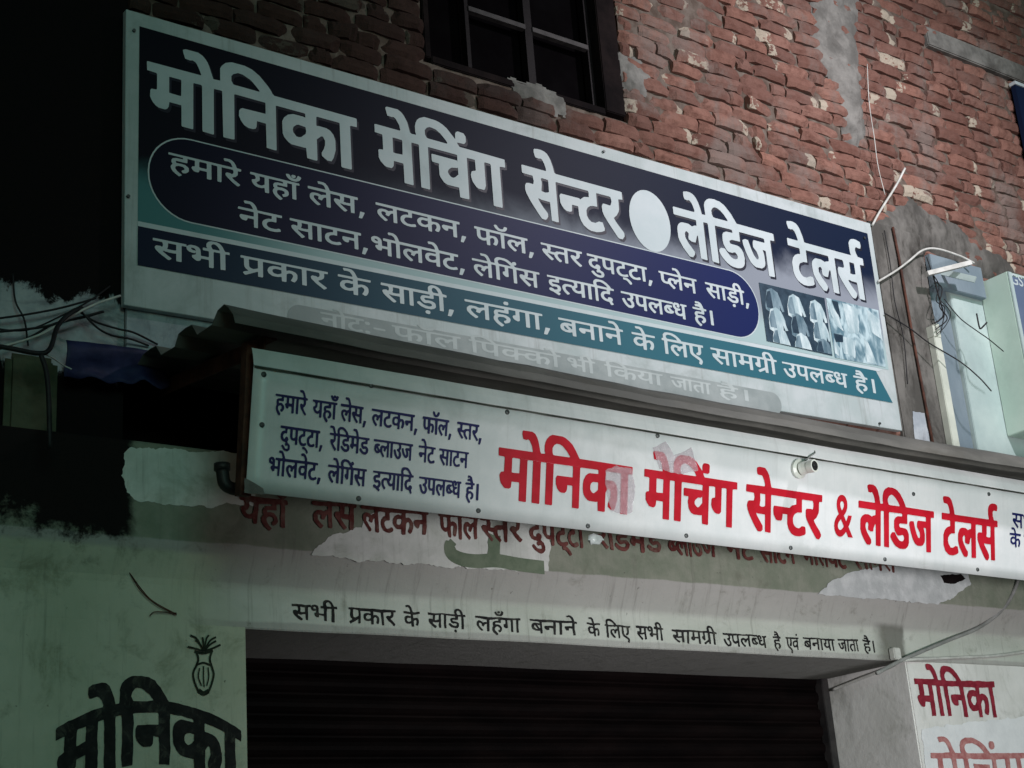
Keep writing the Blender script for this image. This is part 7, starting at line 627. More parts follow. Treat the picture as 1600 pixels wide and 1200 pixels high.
[4478,2893,-7,6,-9,12,-11,21,-2,5,0,9,4,4,4,2,4,0,5,-2,2,1,2,13,-1,3,-1,2,-16,1,-4,2,-1,3,0,5,2,3,3,2,186,5,3,0,3,-4,0,-8,-3,-3,-5,0,-2,-2,5,-68,-1,-3,-2,-2,-6,-1,-3,3,-2,33,-1,3,-4,1,-6,-1,-1,-8,-1,-3,-3,-4,-3,0,-4,1,-6,7,-5,12,0,4,2,3,5,5,22,0,3,1,-1,17,-2,3,-3,0,-33,1,-3,-1,-1,-4,-1,-22,-3,-4,-12,-1,-5,-4,-1,-4,0,-15,4,-6,4,-3,9,0,10,5,3,-2,2,-6,0,-4,-4,-5,-6,-4,-7,-2,-7,1,-9,5,-3,4,-8,12,-2,11,1,12,5,12,8,7,6,3,2,2,0,7,-1,3,-6,0,-19,-3,-3,-1,-1,-3,3,-66,-1,-3,-3,-2,-4,0,-5,1,-2,4,-2,66,-2,2,-6,-1,-1,-4,-2,-66,-4,-3,-4,-1,-3,0,-4,3,3,26,-1,3,-19,0,-8,2,-1,-1,1,-4,16,-21,0,-3,-1,-1,-5,-4],
[4483,2942,11,0,5,2,1,19,0,4,-11,1,-3,0,-2,-19,-2,-5],
[4739,2902,-2,2,-1,3,0,24,0,3,-11,0,-2,-1,-3,-7,-3,-4,-3,-2,-4,1,-6,7,-3,7,-1,3,0,7,3,3,5,3,0,1,-9,4,-8,8,-3,8,0,7,1,6,8,8,3,1,5,1,8,-4,7,-9,1,-5,2,-10,0,-17,3,-1,10,1,1,3,0,20,-2,2,-6,1,-4,2,-2,4,1,6,2,2,3,1,28,-2,1,2,-4,12,-2,5,-4,2,-5,0,-5,6,-1,6,3,4,11,-1,3,-2,5,-5,4,-7,3,-7,3,-10,2,-4,1,-1,106,-1,2,2,-4,17,-5,3,-6,0,-3,1,-1,2,-2,7,1,3,4,3,9,0,3,0,5,-3,6,-9,3,-7,3,-16,2,-3,3,0,58,6,3,-1,2,-2,0,-6,-2,-4,-3,-2,-9,-1,-2,-2,-2,-22,-2,-3,-5,-3,-9,0,-5,-2,-4,-4,-2,-4,1,-12,3,-6,1,-1,3,-2,9,0,12,4,4,-4,2,-5,0,-3,-5,-5,-7,-3,-7,-1,-6,0,-9,4,-10,11,-4,9,0,16,2,5,2,5,9,9,12,6,1,8,-1,2,-3,1,-24,-3,-5,-1,-1,-3,0,-63,-1,-3,-3,-1,-6,0,-3,2,-1,14,-2,0,-6,-2,-10,-1,-6,3,-7,6,-5,12,1,6,2,8,5,7,7,6,8,3,6,0,5,-1,3,0,0,3,-1,3,-2,1,-36,2,-3,0,-1,-3,-2,-68,-3,-3,-3,-1,-2,1,-3,4,-3,39,-1,4,-1,0,-2,-2,-4,-12,-3,-2,-2,0,-4,3,-3,4,1,9,-2,2,-4,2,-2,-2,-1,-3,0,-7,5,-11,11,-15,1,-4,-2,-5,-3,-3,-5,5,-7,10,-8,13,-3,8,-1,13,1,6,5,6,4,3,8,0,9,-6,2,0,4,4,7,2,1,9,-1,1,-3,1,-44,0,-2,-1,-1,-3,4,-63,-2,-3,-2,-1,-6,-1,-3,2,-1,3,-2,64,-2,2,-5,0,-3,-1,0,-3,-1,-63,-2,-3,-2,-2],
[4865,2930,8,0,8,5,1,3,0,10,-5,2,-8,0,-3,-1,-2,-2,-2,-2,0,-11],
[4702,2972,3,-1,2,1,0,4,-2,2,-3,1,-2,-2],
[5036,2903,-11,9,-7,8,-5,8,-2,3,-1,9,2,10,6,8,6,5,3,2,13,1,11,-5,2,1,7,5,4,2,0,9,-1,1,-3,1,-48,-1,-4,1,-1,3,-1,5,2,5,4,2,45,-1,3,1,0,5,-4,9,-3,4,-4,3,-8,-1,-3,4,-2,8,1,3,1,2,13,-1,8,-5,6,-8,3,-6,6,-14,2,-2,10,2,0,2,-1,4,0,5,2,7,3,4,9,8,9,3,16,1,15,-4,6,-5,9,-9,1,0,7,8,4,0,4,-2,3,-5,2,-4,-2,-5,-7,-7,0,-3,2,-2,95,2,3,0,3,-4,0,-6,-1,-3,-2,-2,-6,0,-2,-3,-6,-69,-2,-3,-2,-2,-10,1,-3,4,1,28,-1,3,-21,1,-9,2,-1,-1,9,-13,12,-13,-2,-5,-6,-4,-11,11,-14,16,-7,11,-3,8,1,4,5,5,5,1,6,-2,2,1,1,14,-2,2,-6,0,-18,0,-2,-2,-1,-63,-2,-4,-5,-2,-6,0,-3,2,-1,2,2,65,-1,3,-6,1,-8,0,-1,-3,-2,-40,-1,-3,-4,-3,-5,-2,-3,2,-9,10,-4,11,2,4,5,5,3,1,1,1,1,16,-1,3,-5,1,-14,0,-1,-3,4,-69,-1,-3,-2,-2,-6,0,-2,2,-2,3,-6,70,-2,2,-7,-1,-3,0,-1,-2,5,-70,-4,-4,-3,0,-5,0,-3,3,-1,41,-1,3,-1,0,-4,-4,-3,-7,-1,-5,-4,-3,-2,-1,-5,1,-4,4,-1,3,3,6,-1,1,-9,2,-3,-2,-2,-2,-1,-11,7,-10,13,-13,-8,-9],
[5216,2956,15,0,6,2,2,17,0,5,-16,-1,-3,-1,-2,-16],
[5104,2999,4,-1,38,-2,3,0,1,2,-6,8,-8,7,-6,3,-6,2,-8,0,-9,-2,-4,-3,-2,-7,2,-6],
],
'rightpillar1': [
[5421,2301,-1,3,2,51,-1,5,-32,1,-5,-18,-5,-4,-18,1,-12,12,-4,9,-3,15,3,7,4,5,11,2,2,42,-1,2,-2,1,-21,0,0,20,1,4,2,1,129,0,0,4,-5,16,-4,9,-4,5,-7,5,-7,-1,-11,1,-2,4,-3,11,1,9,10,3,20,-1,13,-6,9,-10,5,-10,4,-11,6,-23,2,-6,3,-2,18,1,1,9,-2,11,2,6,0,11,11,18,12,6,8,2,23,0,19,-4,21,-11,18,-18,20,-29,2,-1,222,3,5,-1,-1,-25,-16,-1,-2,-1,-1,-3,0,-126,-2,-5,-20,0,-3,1,0,2,1,127,-1,3,-7,0,-57,-2,-5,-1,-2,-25,1,-4,16,4,7,0,11,-2,8,-5,6,-8,3,-4,2,-14,0,-19,-6,-25,-8,-16,-2,-1,-12,1,-7,5,-3,4,1,9,9,22,0,17,-3,5,-4,4,-2,0,-8,-5,-10,-14,-1,-56,-1,-2,-4,-1,-17,0,-3,31,-13,-4,-23,0,-9,5,-9,9,-4,7,-3,9,-1,31,2,9,4,6,11,11,7,3,12,2,15,0,7,-2,5,1,1,5,-1,7,-76,2,-4,-1,3,-129,-1,-2,-7,-1,-15,1,-3,1,0,2,-1,65,-1,4,-24,1,-1,-18,-2,-4,-6,-3,-13,0,-9,5,-8,10,-5,12,1,15,5,7,61,1,1,7,-1,24,-1,3,-75,0,-5,-2,-1,-123,-1,-3,-6,-1,-13,1,-3,1,0,2,-2,123,-7,2,-18,-1,1,-125,-1,-2,-3,-1,-15,-1,-5,1,-1,2,-1,125,0,2,-3,1,-21,1,-1,-5,-2,-124,-1,-3,-2,-1],
[5710,2353,7,-1,7,2,13,14,1,7,-1,14,-20,2,-7,-2,-8,-9,-3,-5,0,-7,3,-6],
[5389,2390,8,-1,23,-1,3,1,1,40,-1,5,-27,1,-5,-1],
[5549,2457,7,-1,59,1,4,2,-5,8,-17,17,-12,6,-17,5,-6,0,-9,-5,-7,-7,-2,-4,-1,-9],
],
'rightpillar2': [
[5499,1985,-1,3,1,55,-1,3,-60,2,-3,-2,-3,-16,-2,-3,-10,-4,-14,0,-8,3,-11,8,-7,7,-5,11,0,8,6,9,21,3,3,46,-2,4,-2,0,-35,0,-1,8,2,14,122,3,5,1,-2,8,-8,17,-9,12,-10,6,-19,0,-8,-3,-5,3,-7,16,1,4,8,3,34,1,22,-9,9,-9,8,-11,15,-34,3,-5,3,-2,36,-1,3,1,-2,8,1,27,7,14,12,8,27,8,36,0,21,-3,35,-12,27,-17,31,-34,3,-2,232,4,6,-1,0,-17,-1,-6,-28,-1,-4,-1,-1,-3,-2,-129,-1,-6,-24,-1,-4,1,0,3,0,132,-1,3,-9,1,-35,-1,-3,-2,-2,-79,-6,-9,-12,-3,-8,0,-18,9,-8,7,-6,14,1,10,4,6,6,3,17,3,0,38,-6,1,-56,-2,-1,-6,-1,-123,-1,-3,-6,-1,-18,1,-4,34,-22,-6,-34,1,-22,9,-11,13,-6,14,0,13,5,14,-31,2,-4,1,-1,3,0,13,1,3,3,1,102,-4,2,-12,-4,-8,-16,0,-12,-3,-10,-7,-6,-9,4,-10,10,-9,13,-3,16,2,17,11,6,6,1,57,-1,6,-157,3,-2,-6,0,-122,-1,-3,-8,-1,-16,0,-3,1,-1,3,-2,127,-6,2,-41,0,-1,-6,1,-125,-1,-3,-3,-1],
[5436,2072,6,-2,56,0,1,6,-1,44,-6,2,-54,0,-2,-6],
[5605,2145,9,-2,105,1,5,1,-8,10,-21,16,-22,10,-18,5,-8,0,-28,-1,-8,-2,-9,-6,-5,-8,-1,-11,4,-8],
[5778,2159,-8,3,-6,7,0,17,10,9,20,-1,8,-9,0,-14,-6,-9,-12,-3],
],
'leftpillar': [
[1665,2075,-2,2,0,59,-1,4,-26,-11,-1,-20,-5,-7,-3,-2,-26,-13,-10,5,-7,10,-3,10,0,10,3,11,2,3,13,12,1,43,-1,2,-3,-1,-21,-11,-1,28,1,5,2,3,34,19,34,16,33,14,34,11,1,6,-5,15,-8,10,-5,1,-19,-7,-5,2,-3,10,1,20,12,8,28,9,12,-1,12,-9,5,-9,10,-26,3,-18,3,0,10,3,1,40,7,18,8,10,12,8,9,4,31,3,23,-4,19,-11,19,-20,26,-41,33,-5,34,-7,33,-9,33,-11,34,-14,33,-16,33,-18,5,-4,0,-33,-17,8,-2,1,-1,-2,0,-36,0,-35,0,-35,0,-36,-1,-4,-31,15,-3,2,0,3,0,36,0,36,0,36,0,36,-2,3,-7,4,-52,21,-5,1,0,-19,1,-6,26,-10,9,-7,13,-17,4,-14,1,-10,2,-8,0,-19,-5,-26,-7,-15,-6,-2,-16,7,-7,7,-6,11,0,11,9,23,0,14,-2,8,-3,4,-5,-2,-8,-10,0,-33,0,-33,-2,-3,-4,1,-29,9,-2,32,-35,9,-10,5,-12,12,-7,15,-3,10,0,31,3,14,5,9,11,9,10,4,38,-8,0,8,-5,2,-33,8,-33,5,-5,-1,0,-36,0,-37,0,-36,-1,-37,-1,-2,-4,0,-26,2,-3,1,0,39,-1,39,-1,2,-16,1,-2,-22,-3,-5,-5,-3,-5,0,-16,-1,-7,3,-7,6,-6,7,-4,12,-1,23,3,8,3,3,32,2,32,0,2,1,1,31,-1,3,-5,1,-34,0,-34,-3,-5,-2,0,-36,-1,-37,0,-36,0,-37,-1,-2,-2,-2,-31,-4,-1,5,0,36,0,35,0,35,0,36,-1,2,-3,0,-14,-3,-1,-6,0,-35,0,-35,0,-36,0,-35,-1,-3,-3,-1,-30,-8,-1,5,0,35,0,36,0,35,0,35,-1,3,-3,0,-14,-5,-1,-6,0,-35,0,-36,0,-35,0,-35,-1,-3,-3,-2],
[1979,2171,4,-2,10,5,7,8,0,16,-1,4,-16,4,-6,-2,-5,-4,-2,-6,0,-10,3,-6],
[1636,2166,7,2,20,10,0,40,-1,5,-21,-9,-5,-3],
[1806,2298,5,-1,56,3,3,1,0,3,-12,15,-17,13,-9,4,-12,2,-8,-4,-9,-11,-3,-12],
],
}
# ------------------------------------------------------------------ letters
def letters(key):
    o = []
    for c in LETTERS[key]:
        x = z = 0; p = []
        for i in range(0, len(c), 2):
            x += c[i]; z += c[i+1]; p.append((x/1000, z/1000))
        o.append(p)
    return o
def rough(cs, amp=.0025, step=.008): return [ragged(c, amp, step, 3) for c in cs]
def font_contours(text, x, z, h, wx=1.0, bold=0.0):
    cu = bpy.data.curves.new('f', 'FONT'); cu.body = text; cu.size = 1; cu.offset = bold; cu.resolution_u = 4; cu.fill_mode = 'FRONT'
    t = bpy.data.objects.new('f', cu); me = t.to_mesh(); v = [p.co.copy() for p in me.vertices]
    hh = max(p.y for p in v)-min(p.y for p in v); x1 = min(p.x for p in v); y1 = min(p.y for p in v)
    V = [((p.x-x1)*h/hh*wx+x, (p.y-y1)*h/hh+z) for p in v]; F = [tuple(p.vertices) for p in me.polygons]
    bpy.data.objects.remove(t); bpy.data.curves.remove(cu); return V, F

# ================================================================== GROUND
mesh_obj('road', [(-300, -300, 0), (300, -300, 0), (300, 300, 0), (-300, 300, 0)], [(0, 1, 2, 3)], M['asphalt'])
tag(bpy.data.objects['road'], 'dark asphalt street in front of the shop', kind='structure')

# ================================================================== SHOP BUILDING
shop = thing('shop_building', 'unplastered red brick house over a shuttered shop front with painted lintel', 'building', (3.7, .3, 0))
XL, XR, ZT = 1.77, 9.2, 7.2
WX0, WX1, WZ0 = 3.0, 4.03, 4.85            # window opening
def bricks():
    rnd = random.Random(7); V = []; F = []; T = []
    H, L, J = .0615, .212, .0080
    NX, NZ = 9, 3
    row = 0; z = 3.36
    while z < 7.0:
        x = XL - rnd.random()*.05 - (L/2 if row % 2 else 0)
        zo = rnd.uniform(-.003, .003)
        while x < XR:
            l = L*rnd.uniform(.86, 1.07) if rnd.random() > .16 else L*rnd.uniform(.42, .56)
            a, b = x, x+l; x += l+J*rnd.uniform(.5, 1.5)
            if b < XL or a > XR: continue
            a = max(a, XL)
            if z+H > WZ0+.005:
                if a < WX0 and b > WX0-.02: b = min(b, WX0-rnd.uniform(.0, .015))
                elif b > WX1 and a < WX1+.02: a = max(a, WX1+rnd.uniform(.0, .02))
                elif a >= WX0 and b <= WX1: continue
            if b-a < .03: continue
            # the cement band beam upper right
            if z > 5.86 and z < 5.99 and a > 6.25: continue
            if z < 3.55 and a < 2.95: continue
            if a > 5.50 and z+H/2 < 4.52-(a-5.62)*.03 : continue
            d0 = rnd.gauss(0, .0045); tx = rnd.gauss(0, .012); tz = rnd.gauss(0, .05); rot = rnd.gauss(0, .006)
            h = H*rnd.uniform(.93, 1.07); seed = rnd.random()*50; n0 = len(V)
            chip = [rnd.random() < .28 for _ in range(4)]
            tint = (rnd.random(), rnd.random()**2, 0, 1); lime = rnd.choice((0, 0, 0, 0, 0, 0, 0, .5, .8, 1)); le = rnd.random() < .5; lw = rnd.uniform(.15, .42) if rnd.random() < .9 else 1.2
            for j in range(NZ+1):
                for i in range(NX+1):
                    u, v = i/NX, j/NZ; px = a+(b-a)*u; pz = z+zo+h*v
                    e = min(u, 1-u)*(b-a); f = min(v, 1-v)*h
                    y = d0+tx*(u-.5)+tz*(v-.5)*h+.0035*noise.noise(Vector((px*28+seed, pz*28, 1)))*1.4
                    if e < .001: y += .011
                    elif e < .03: y += .002
                    if f < .001: y += .010
                    c = (0 if u < .5 else 1)+(0 if v < .5 else 2); 
                    if chip[c] and e < .03 and f < .03: y += .012
                    px += rnd.gauss(0, .0008)+.0022*noise.noise(Vector((px*20, pz*20+seed, 3))); pz += rnd.gauss(0, .0007)+.0022*noise.noise(Vector((px*16+seed, pz*16, 8)))+rot*(u-.5)*l
                    V.append((px, y-.012, pz)); lm = lime*max(0, min(1, (lw-(u if le else 1-u))*9)); T.append((tint[0], tint[1], lm, 1))
            for j in range(NZ):
                for i in range(NX):
                    p = n0+j*(NX+1)+i; F.append((p, p+1, p+NX+2, p+NX+1))
            # side skirt into the mortar
            ring = [n0+i for i in range(NX+1)]+[n0+j*(NX+1)+NX for j in range(1, NZ+1)]+[n0+NZ*(NX+1)+i for i in range(NX-1, -1, -1)]+[n0+j*(NX+1) for j in range(NZ-1, 0, -1)]
            m0 = len(V)
            for r_ in ring: V.append((V[r_][0], .03, V[r_][2]))
            for q in range(len(ring)):
                F.append((ring[(q+1) % len(ring)], ring[q], m0+q, m0+(q+1) % len(ring)))
            T += [tint]*(len(V)-m0)
        z += H+J*rnd.uniform(.8, 1.25); row += 1
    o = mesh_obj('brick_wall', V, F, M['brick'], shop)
    at_ = o.data.color_attributes.new('tint', 'FLOAT_COLOR', 'POINT')
    at_.data.foreach_set('color', [c for t in T for c in t])
    return o
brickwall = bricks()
# mortar bed behind the bricks: a lumpy sheet round the window opening, and the wall's thickness behind it
def mortar():
    mb = MB(); st = .035; V = {}; vs = []; fs = []
    nx = int((XR-XL)/st); nz = int((7.0-3.36)/st)
    def vid(i, j):
        if (i, j) not in V:
            x = XL+i*st; z = 3.36+j*st
            y = .011+.006*noise.noise(Vector((x*14, z*14, 2)))+.005*noise.noise(Vector((x*40, z*40, 7)))-.05*max(0, noise.noise(Vector((x*2.1, z*2.1, 4)))-.22)
            V[(i, j)] = len(vs); vs.append((x, y, z))
        return V[(i, j)]
    for i in range(nx):
        for j in range(nz):
            x = XL+(i+.5)*st; z = 3.36+(j+.5)*st
            if WX0-.01 < x < WX1 and z > WZ0-.01: continue
            fs.append((vid(i, j), vid(i+1, j), vid(i+1, j+1), vid(i, j+1)))
    mesh_obj('mortar_bed', vs, fs, M['mortar'], shop, True)
    b = MB()
    b.box(XL, WX0, .04, .6, 3.36, ZT).box(WX1, XR, .04, .6, 3.36, ZT).box(WX0, WX1, .04, .6, 3.36, WZ0).box(WX0, WX1, .3, .6, WZ0, ZT)
    b.build('wall_core', M['soot'], shop)
mortar()
def blob_sheet(name, outline, ybase, m, parent, bulge=.02, st=.02, seed=1):
    "lumpy trowelled patch: a grid clipped to the outline, thick in the middle and feathered at the rim"
    from mathutils.geometry import intersect_point_tri_2d
    xs = [p[0] for p in outline]; zs = [p[1] for p in outline]; ids = {}; vs = []; fs = []
    def inside(x, z):
        c = False; n = len(outline)
        for i in range(n):
            (x1, z1), (x2, z2) = outline[i], outline[(i+1) % n]
            if (z1 > z) != (z2 > z) and x < (x2-x1)*(z-z1)/(z2-z1)+x1: c = not c
        return c
    def edge(x, z):
        n = len(outline); best = 9
        for i in range(n):
            a, b = Vector(outline[i]), Vector(outline[(i+1) % n]); d = b-a; t = max(0, min(1, (Vector((x, z))-a).dot(d)/max(d.length_squared, 1e-9)))
            best = min(best, (Vector((x, z))-a-d*t).length)
        return best
    def vid(i, j):
        if (i, j) not in ids:
            x = min(xs)+i*st; z = min(zs)+j*st; e = edge(x, z) if inside(x, z) else 0
            q = noise.noise(Vector((x*18, z*18, seed)))*.5+noise.noise(Vector((x*50, z*50, seed)))*.25
            y = ybase-min(1, e/.05)*bulge*(.75+q)+(0.004 if e < .01 else 0)
            ids[(i, j)] = len(vs); vs.append((x+.006*noise.noise(Vector((x*60, z*60, 1))), y, z))
        return ids[(i, j)]
    for i in range(int((max(xs)-min(xs))/st)+1):
        for j in range(int((max(zs)-min(zs))/st)+1):
            x = min(xs)+(i+.5)*st; z = min(zs)+(j+.5)*st
            if inside(x, z): fs.append((vid(i, j), vid(i+1, j), vid(i+1, j+1), vid(i, j+1)))
    return mesh_obj(name, vs, fs, m, parent, True)
blob_sheet('cement_patch', ragged(xz([(1268, -40), (1350, -40), (1338, 60), (1350, 130), (1352, 220), (1338, 232), (1318, 225), (1312, 150), (1278, 95), (1268, 60)]), .022, .03, 3), .0, M['cement'], shop, .024, .012)
blob_sheet('cement_patch', ragged(xz([(962, 78), (1000, 92), (1018, 120), (1010, 150), (985, 150), (965, 120)]), .016, .02, 5), .0, M['cement'], shop, .02, .008)
blob_sheet('cement_patch', ragged(xz([(795, 122), (840, 130), (880, 150), (890, 185), (860, 178), (815, 155)]), .016, .02, 6), .0, M['cement'], shop, .02, .008)
b = MB(); b.box(6.25, XR, -.022, .05, 5.865, 5.985); o = b.build('concrete_beam', M['cement'], shop, bevel=.006)
# window: dark steel frame with a grille, set in a sooty reveal
win = MB()
win.box(WX0, WX0+.03, .0, .3, WZ0, ZT).box(WX1-.11, WX1, -.004, .3, WZ0, ZT).box(WX0+.03, WX1-.11, .0, .3, WZ0-.02, WZ0+.015)
win = win.build('window', M['soot'], shop, bevel=.004)
fr = MB(); y0, y1 = .045, .085
for xa, xb in ((3.03, 3.045), (3.240, 3.258), (3.55, 3.588), (3.890, 3.91)): fr.box(xa, xb, y0, y1, WZ0+.016, ZT)
fr.box(3.06, 3.885, y0+.004, y1-.004, WZ0+.016, WZ0+.04)
fr.build('window_frame', M['window_steel'], win)
for xa, xb, zz in ((3.258, 3.55, 5.165), (3.588, 3.89, 5.165), (3.258, 3.55, 5.5), (3.588, 3.89, 5.5)): MB().box(xa, xb, y0-.006, y0+.02, zz, zz+.022).build('glazing_bar', M['bar_paint'], win)
MB().box(3.62, 3.885, y0-.014, y0+.002, WZ0+.019, WZ0+.028).build('sill_strip', M['cable_white'], win)
MB().box(WX0+.03, WX1-.11, .10, .11, WZ0+.015, ZT).build('pane', M['window_glass'], win)

# shop front: pillars, lintel, shutter
PX0, PX1 = 2.178, 5.306
lp = MB(); lp.box(-.6, PX0, 0, .6, 0, 2.538).build('pillar', M['lime_green_plaster'], shop)
lpil = bpy.data.objects['pillar']; lpil['label'] = 'pale green left pillar with big black writing and a painted vase'
MB().box(PX1, 9.2, 0, .6, 0, 2.538).build('pillar', M['white_plaster'], shop, bevel=.006)
rpil = [o for o in bpy.data.objects if o.name.startswith('pillar')][1]; rpil['label'] = 'white right pillar with red writing'
def lintel():
    prof = [(.6, 2.534), (.48, 2.534), (.004, 2.534), (0, 2.5385), (0, 2.655), (-.004, 2.675), (-.016, 2.70), (-.034, 2.735), (-.048, 2.765), (-.055, 2.785), (-.056, 2.80), (-.056, 3.085), (-.05, 3.092), (.25, 3.092), (.6, 3.092)]
    xs = [-.6+i*.1 for i in range(99)]; V = []; F = []
    for x in xs:
        for (y, z) in prof:
            dy = 0 if y > .3 else .0012*noise.noise(Vector((x*3, z*5, 3)))
            V.append((x, y+dy, z+.004*noise.noise(Vector((x*2.3, z*3, 5)))))
    n = len(prof)
    for i in range(len(xs)-1):
        for j in range(n-1): F.append((i*n+j, (i+1)*n+j, (i+1)*n+j+1, i*n+j+1))
    # the beam reaches over both pillars; the underside over them is closed by the pillars
    return mesh_obj('lintel', V, F, M['lintel_plaster'], shop)
lin = lintel()
# roller shutter of curved slats
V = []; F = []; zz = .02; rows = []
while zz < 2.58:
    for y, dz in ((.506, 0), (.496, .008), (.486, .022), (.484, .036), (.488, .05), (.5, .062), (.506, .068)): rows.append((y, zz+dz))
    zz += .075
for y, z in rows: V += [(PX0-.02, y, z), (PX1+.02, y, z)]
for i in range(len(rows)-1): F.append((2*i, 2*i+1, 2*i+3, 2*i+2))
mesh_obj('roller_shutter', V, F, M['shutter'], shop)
for xa in (PX0+.002, PX1-.047): MB().box(xa, xa+.045, .455, .50, .0, 2.532).build('guide_rail', M['dark_steel'], shop, bevel=.003)
MB().box(-.6, 9.2, .34, .6, 3.088, 3.36).build('recess_wall', M['soot'], shop)  # near-black colour paints the shade of the recess

# painted things on lintel and pillars
def liny(x, z):
    return (-.056 if z > 2.785 else 0)-.0045
wp = xz([(190, 708), (206, 699), (290, 703), (398, 709), (398, 790), (330, 791), (262, 788), (216, 783), (197, 770), (189, 745)], -.058)
fill('whitewash_patch', [ragged(wp, .010, .008, 2)], lambda x, z: -.0585, M['whitewash'], lin)
fill('whitewash_patch', [ragged(xz([(583, 800), (860, 800), (858, 893), (780, 890), (640, 882), (487, 868), (498, 850), (520, 835), (560, 825)], -.058), .010, .008, 4)], lambda x, z: -.0585, M['whitewash'], lin)
gs = [tuple(p[:2]) for p in curve([(*q, 0) for q in xz([(708, 846), (703, 855), (706, 866), (722, 874), (745, 877), (775, 876), (810, 882), (850, 887)], -.058)], 5)]
fill('brush_mark', [stroke(gs, [.03]*3+[.05]*(len(gs)-3))], lambda x, z: -.0597, M['green_brush'], lin)
gs = xz([(772, 835), (770, 876)], -.058); fill('brush_mark', [ragged(stroke(gs, .05), .006, .015, 3)], lambda x, z: -.0602, M['green_brush'], lin)
fill('painted_lettering', rough(letters('lintelline')), lambda x, z: -.0025, M['black_paint'], lin)
fill('painted_lettering', rough(letters('fascialine')), lambda x, z: -.0615, M['maroon_paint'], lin)
fill('torn_film', [ragged(xz([(1276, 928), (1300, 908), (1330, 893), (1380, 884), (1470, 886), (1512, 896), (1516, 912), (1490, 932), (1465, 945), (1400, 938)], -.058), .008, .012, 8)], lambda x, z: -.0605, M['torn_poster'], lin)
fill('hole', [ragged(xz([(1468, 899), (1500, 897), (1508, 904), (1490, 913), (1474, 911)], -.058), .004, .008, 3)], lambda x, z: -.0625, M['soot'], lin)  # flat dark patch painting the shade inside a hole
fill('painted_lettering', rough(letters('leftpillar')), lambda x, z: -.0040, M['black_paint'], lpil)
fill('painted_lettering', rough(letters('rightpillar1')), lambda x, z: -.0045, M['red_paint'], rpil)
fill('whitewash_patch', [ragged(xz([(1440, 1138), (1600, 1120), (1700, 1130), (1700, 1330), (1455, 1330)]), .012, .02, 9)], lambda x, z: -.0030, pm('fresh_white', (.68, .7, .72), (.78, .8, .82), 6, .8, bump=.3), rpil)
fill('painted_lettering', rough(letters('rightpillar2')), lambda x, z: -.0065, M['pale_red_paint'], rpil)
# the vase on the left pillar: brush lines
vs = []
def vline(pts, wd=.006): vs.append(stroke([tuple(p[:2]) for p in curve([(*q, 0) for q in xz(pts)], 6)], wd))
vline([(303, 1018), (317, 1021), (332, 1017)], .008); vline([(306, 1019), (309, 1030), (306, 1040), (301, 1052), (303, 1066), (309, 1080)], .007); vline([(330, 1018), (327, 1030), (330, 1042), (333, 1054), (330, 1068), (325, 1081)], .007)
vline([(309, 1079), (317, 1084), (325, 1080)], .014); vline([(307, 1039), (317, 1036), (329, 1040)], .006)
vline([(311, 1044), (309, 1058), (314, 1072)], .004); vline([(317, 1041), (317, 1060), (318, 1074)], .004); vline([(324, 1043), (325, 1058), (322, 1072)], .004)
for tip in ((296, 993), (304, 1000), (292, 1011), (315, 996), (325, 993), (336, 996), (343, 1008), (336, 1002)):
    mx, my = (tip[0]+317)/2, min(tip[1], 1008)+3
    vline([(317, 1018), (mx, my+3), tip], .006)
fill('vase_drawing', vs[:1], lambda x, z: -.0042, M['vase_paint'], lpil)
vd = MB()
for k_, c in enumerate(vs[1:]):
    n0 = len(c)//2
    yy = -.0045-.00025*k_
    vd.add([(x, yy, z) for x, z in c], [(i, i+1, 2*n0-2-i, 2*n0-1-i) for i in range(n0-1)])
vd.build('vase_drawing', M['vase_paint'], lpil)

# ================================================================== UPPER SIGN
Y1 = -.052
us = thing('shop_signboard', 'large dark blue printed shop signboard with white headline letters on the brick wall', 'signboard', (3.65, -.03, 3.57))
c = [(at(197, 14, -.05), 0), (at(1360, 349, -.05), 0), (at(1410, 673, -.05), 0), (at(194, 476, -.05), 0)]
c = [p for p, _ in c]
sb = MB(); back = [(p.x, -.022, p.z) for p in c]; front = [(p.x, -.0495, p.z) for p in c]
sb.add(front+back, [(0, 1, 2, 3), (7, 6, 5, 4), (0, 4, 5, 1), (1, 5, 6, 2), (2, 6, 7, 3), (3, 7, 4, 0)])
sb.build('board', M['dusty_sheet'], us, bevel=.0015)
Lx = 1.789
def lay(n): return lambda x, z: -.0500-.0007*n
fill('title_panel', [[(Lx, 3.846), (5.445, 3.876), (5.452, 4.572), (Lx, 4.585)]], lay(1), M['title_print'], us)
fill('dividing_line', [[(Lx, 3.828), (5.37, 3.858), (5.41, 3.874), (Lx, 3.847)]], lay(2), M['print_white'], us)
fill('base_band', [[(Lx, 3.690), (5.434, 3.713), (5.352, 3.857), (Lx, 3.829)]], lay(3), M['band_print'], us)
fill('text_pill', [rrect(1.822, 4.640, 3.879, 4.196, .155)], lay(2), M['print_white'], us)
fill('text_pill_face', [rrect(1.827, 4.635, 3.884, 4.191, .151)], lay(3), M['pill_print'], us)
fill('title_shadow', [[(x+.009, z-.010) for x, z in c_] for c_ in letters('title')], lay(2), pm('print_shadow', (.010, .012, .022), (.018, .02, .036), 6, .5, bump=0), us)
fill('title_lettering', letters('title'), lay(4), M['print_white'], us)
fill('title_dot', [disc(4.055, 4.336, .113, .142, 40)], lay(4), M['print_white'], us)
for kk in ('line2', 'line3'): fill('small_lettering', letters(kk), lay(5), M['print_white'], us)
fill('base_lettering', letters('line4'), lay(5), M['print_white'], us)
fill('faded_pill', [rrect(2.33, 4.70, 3.555, 3.655, .05)], lay(1), M['ghost_pill'], us)
fill('faded_lettering', letters('line5'), lay(2), M['ghost_letter'], us)
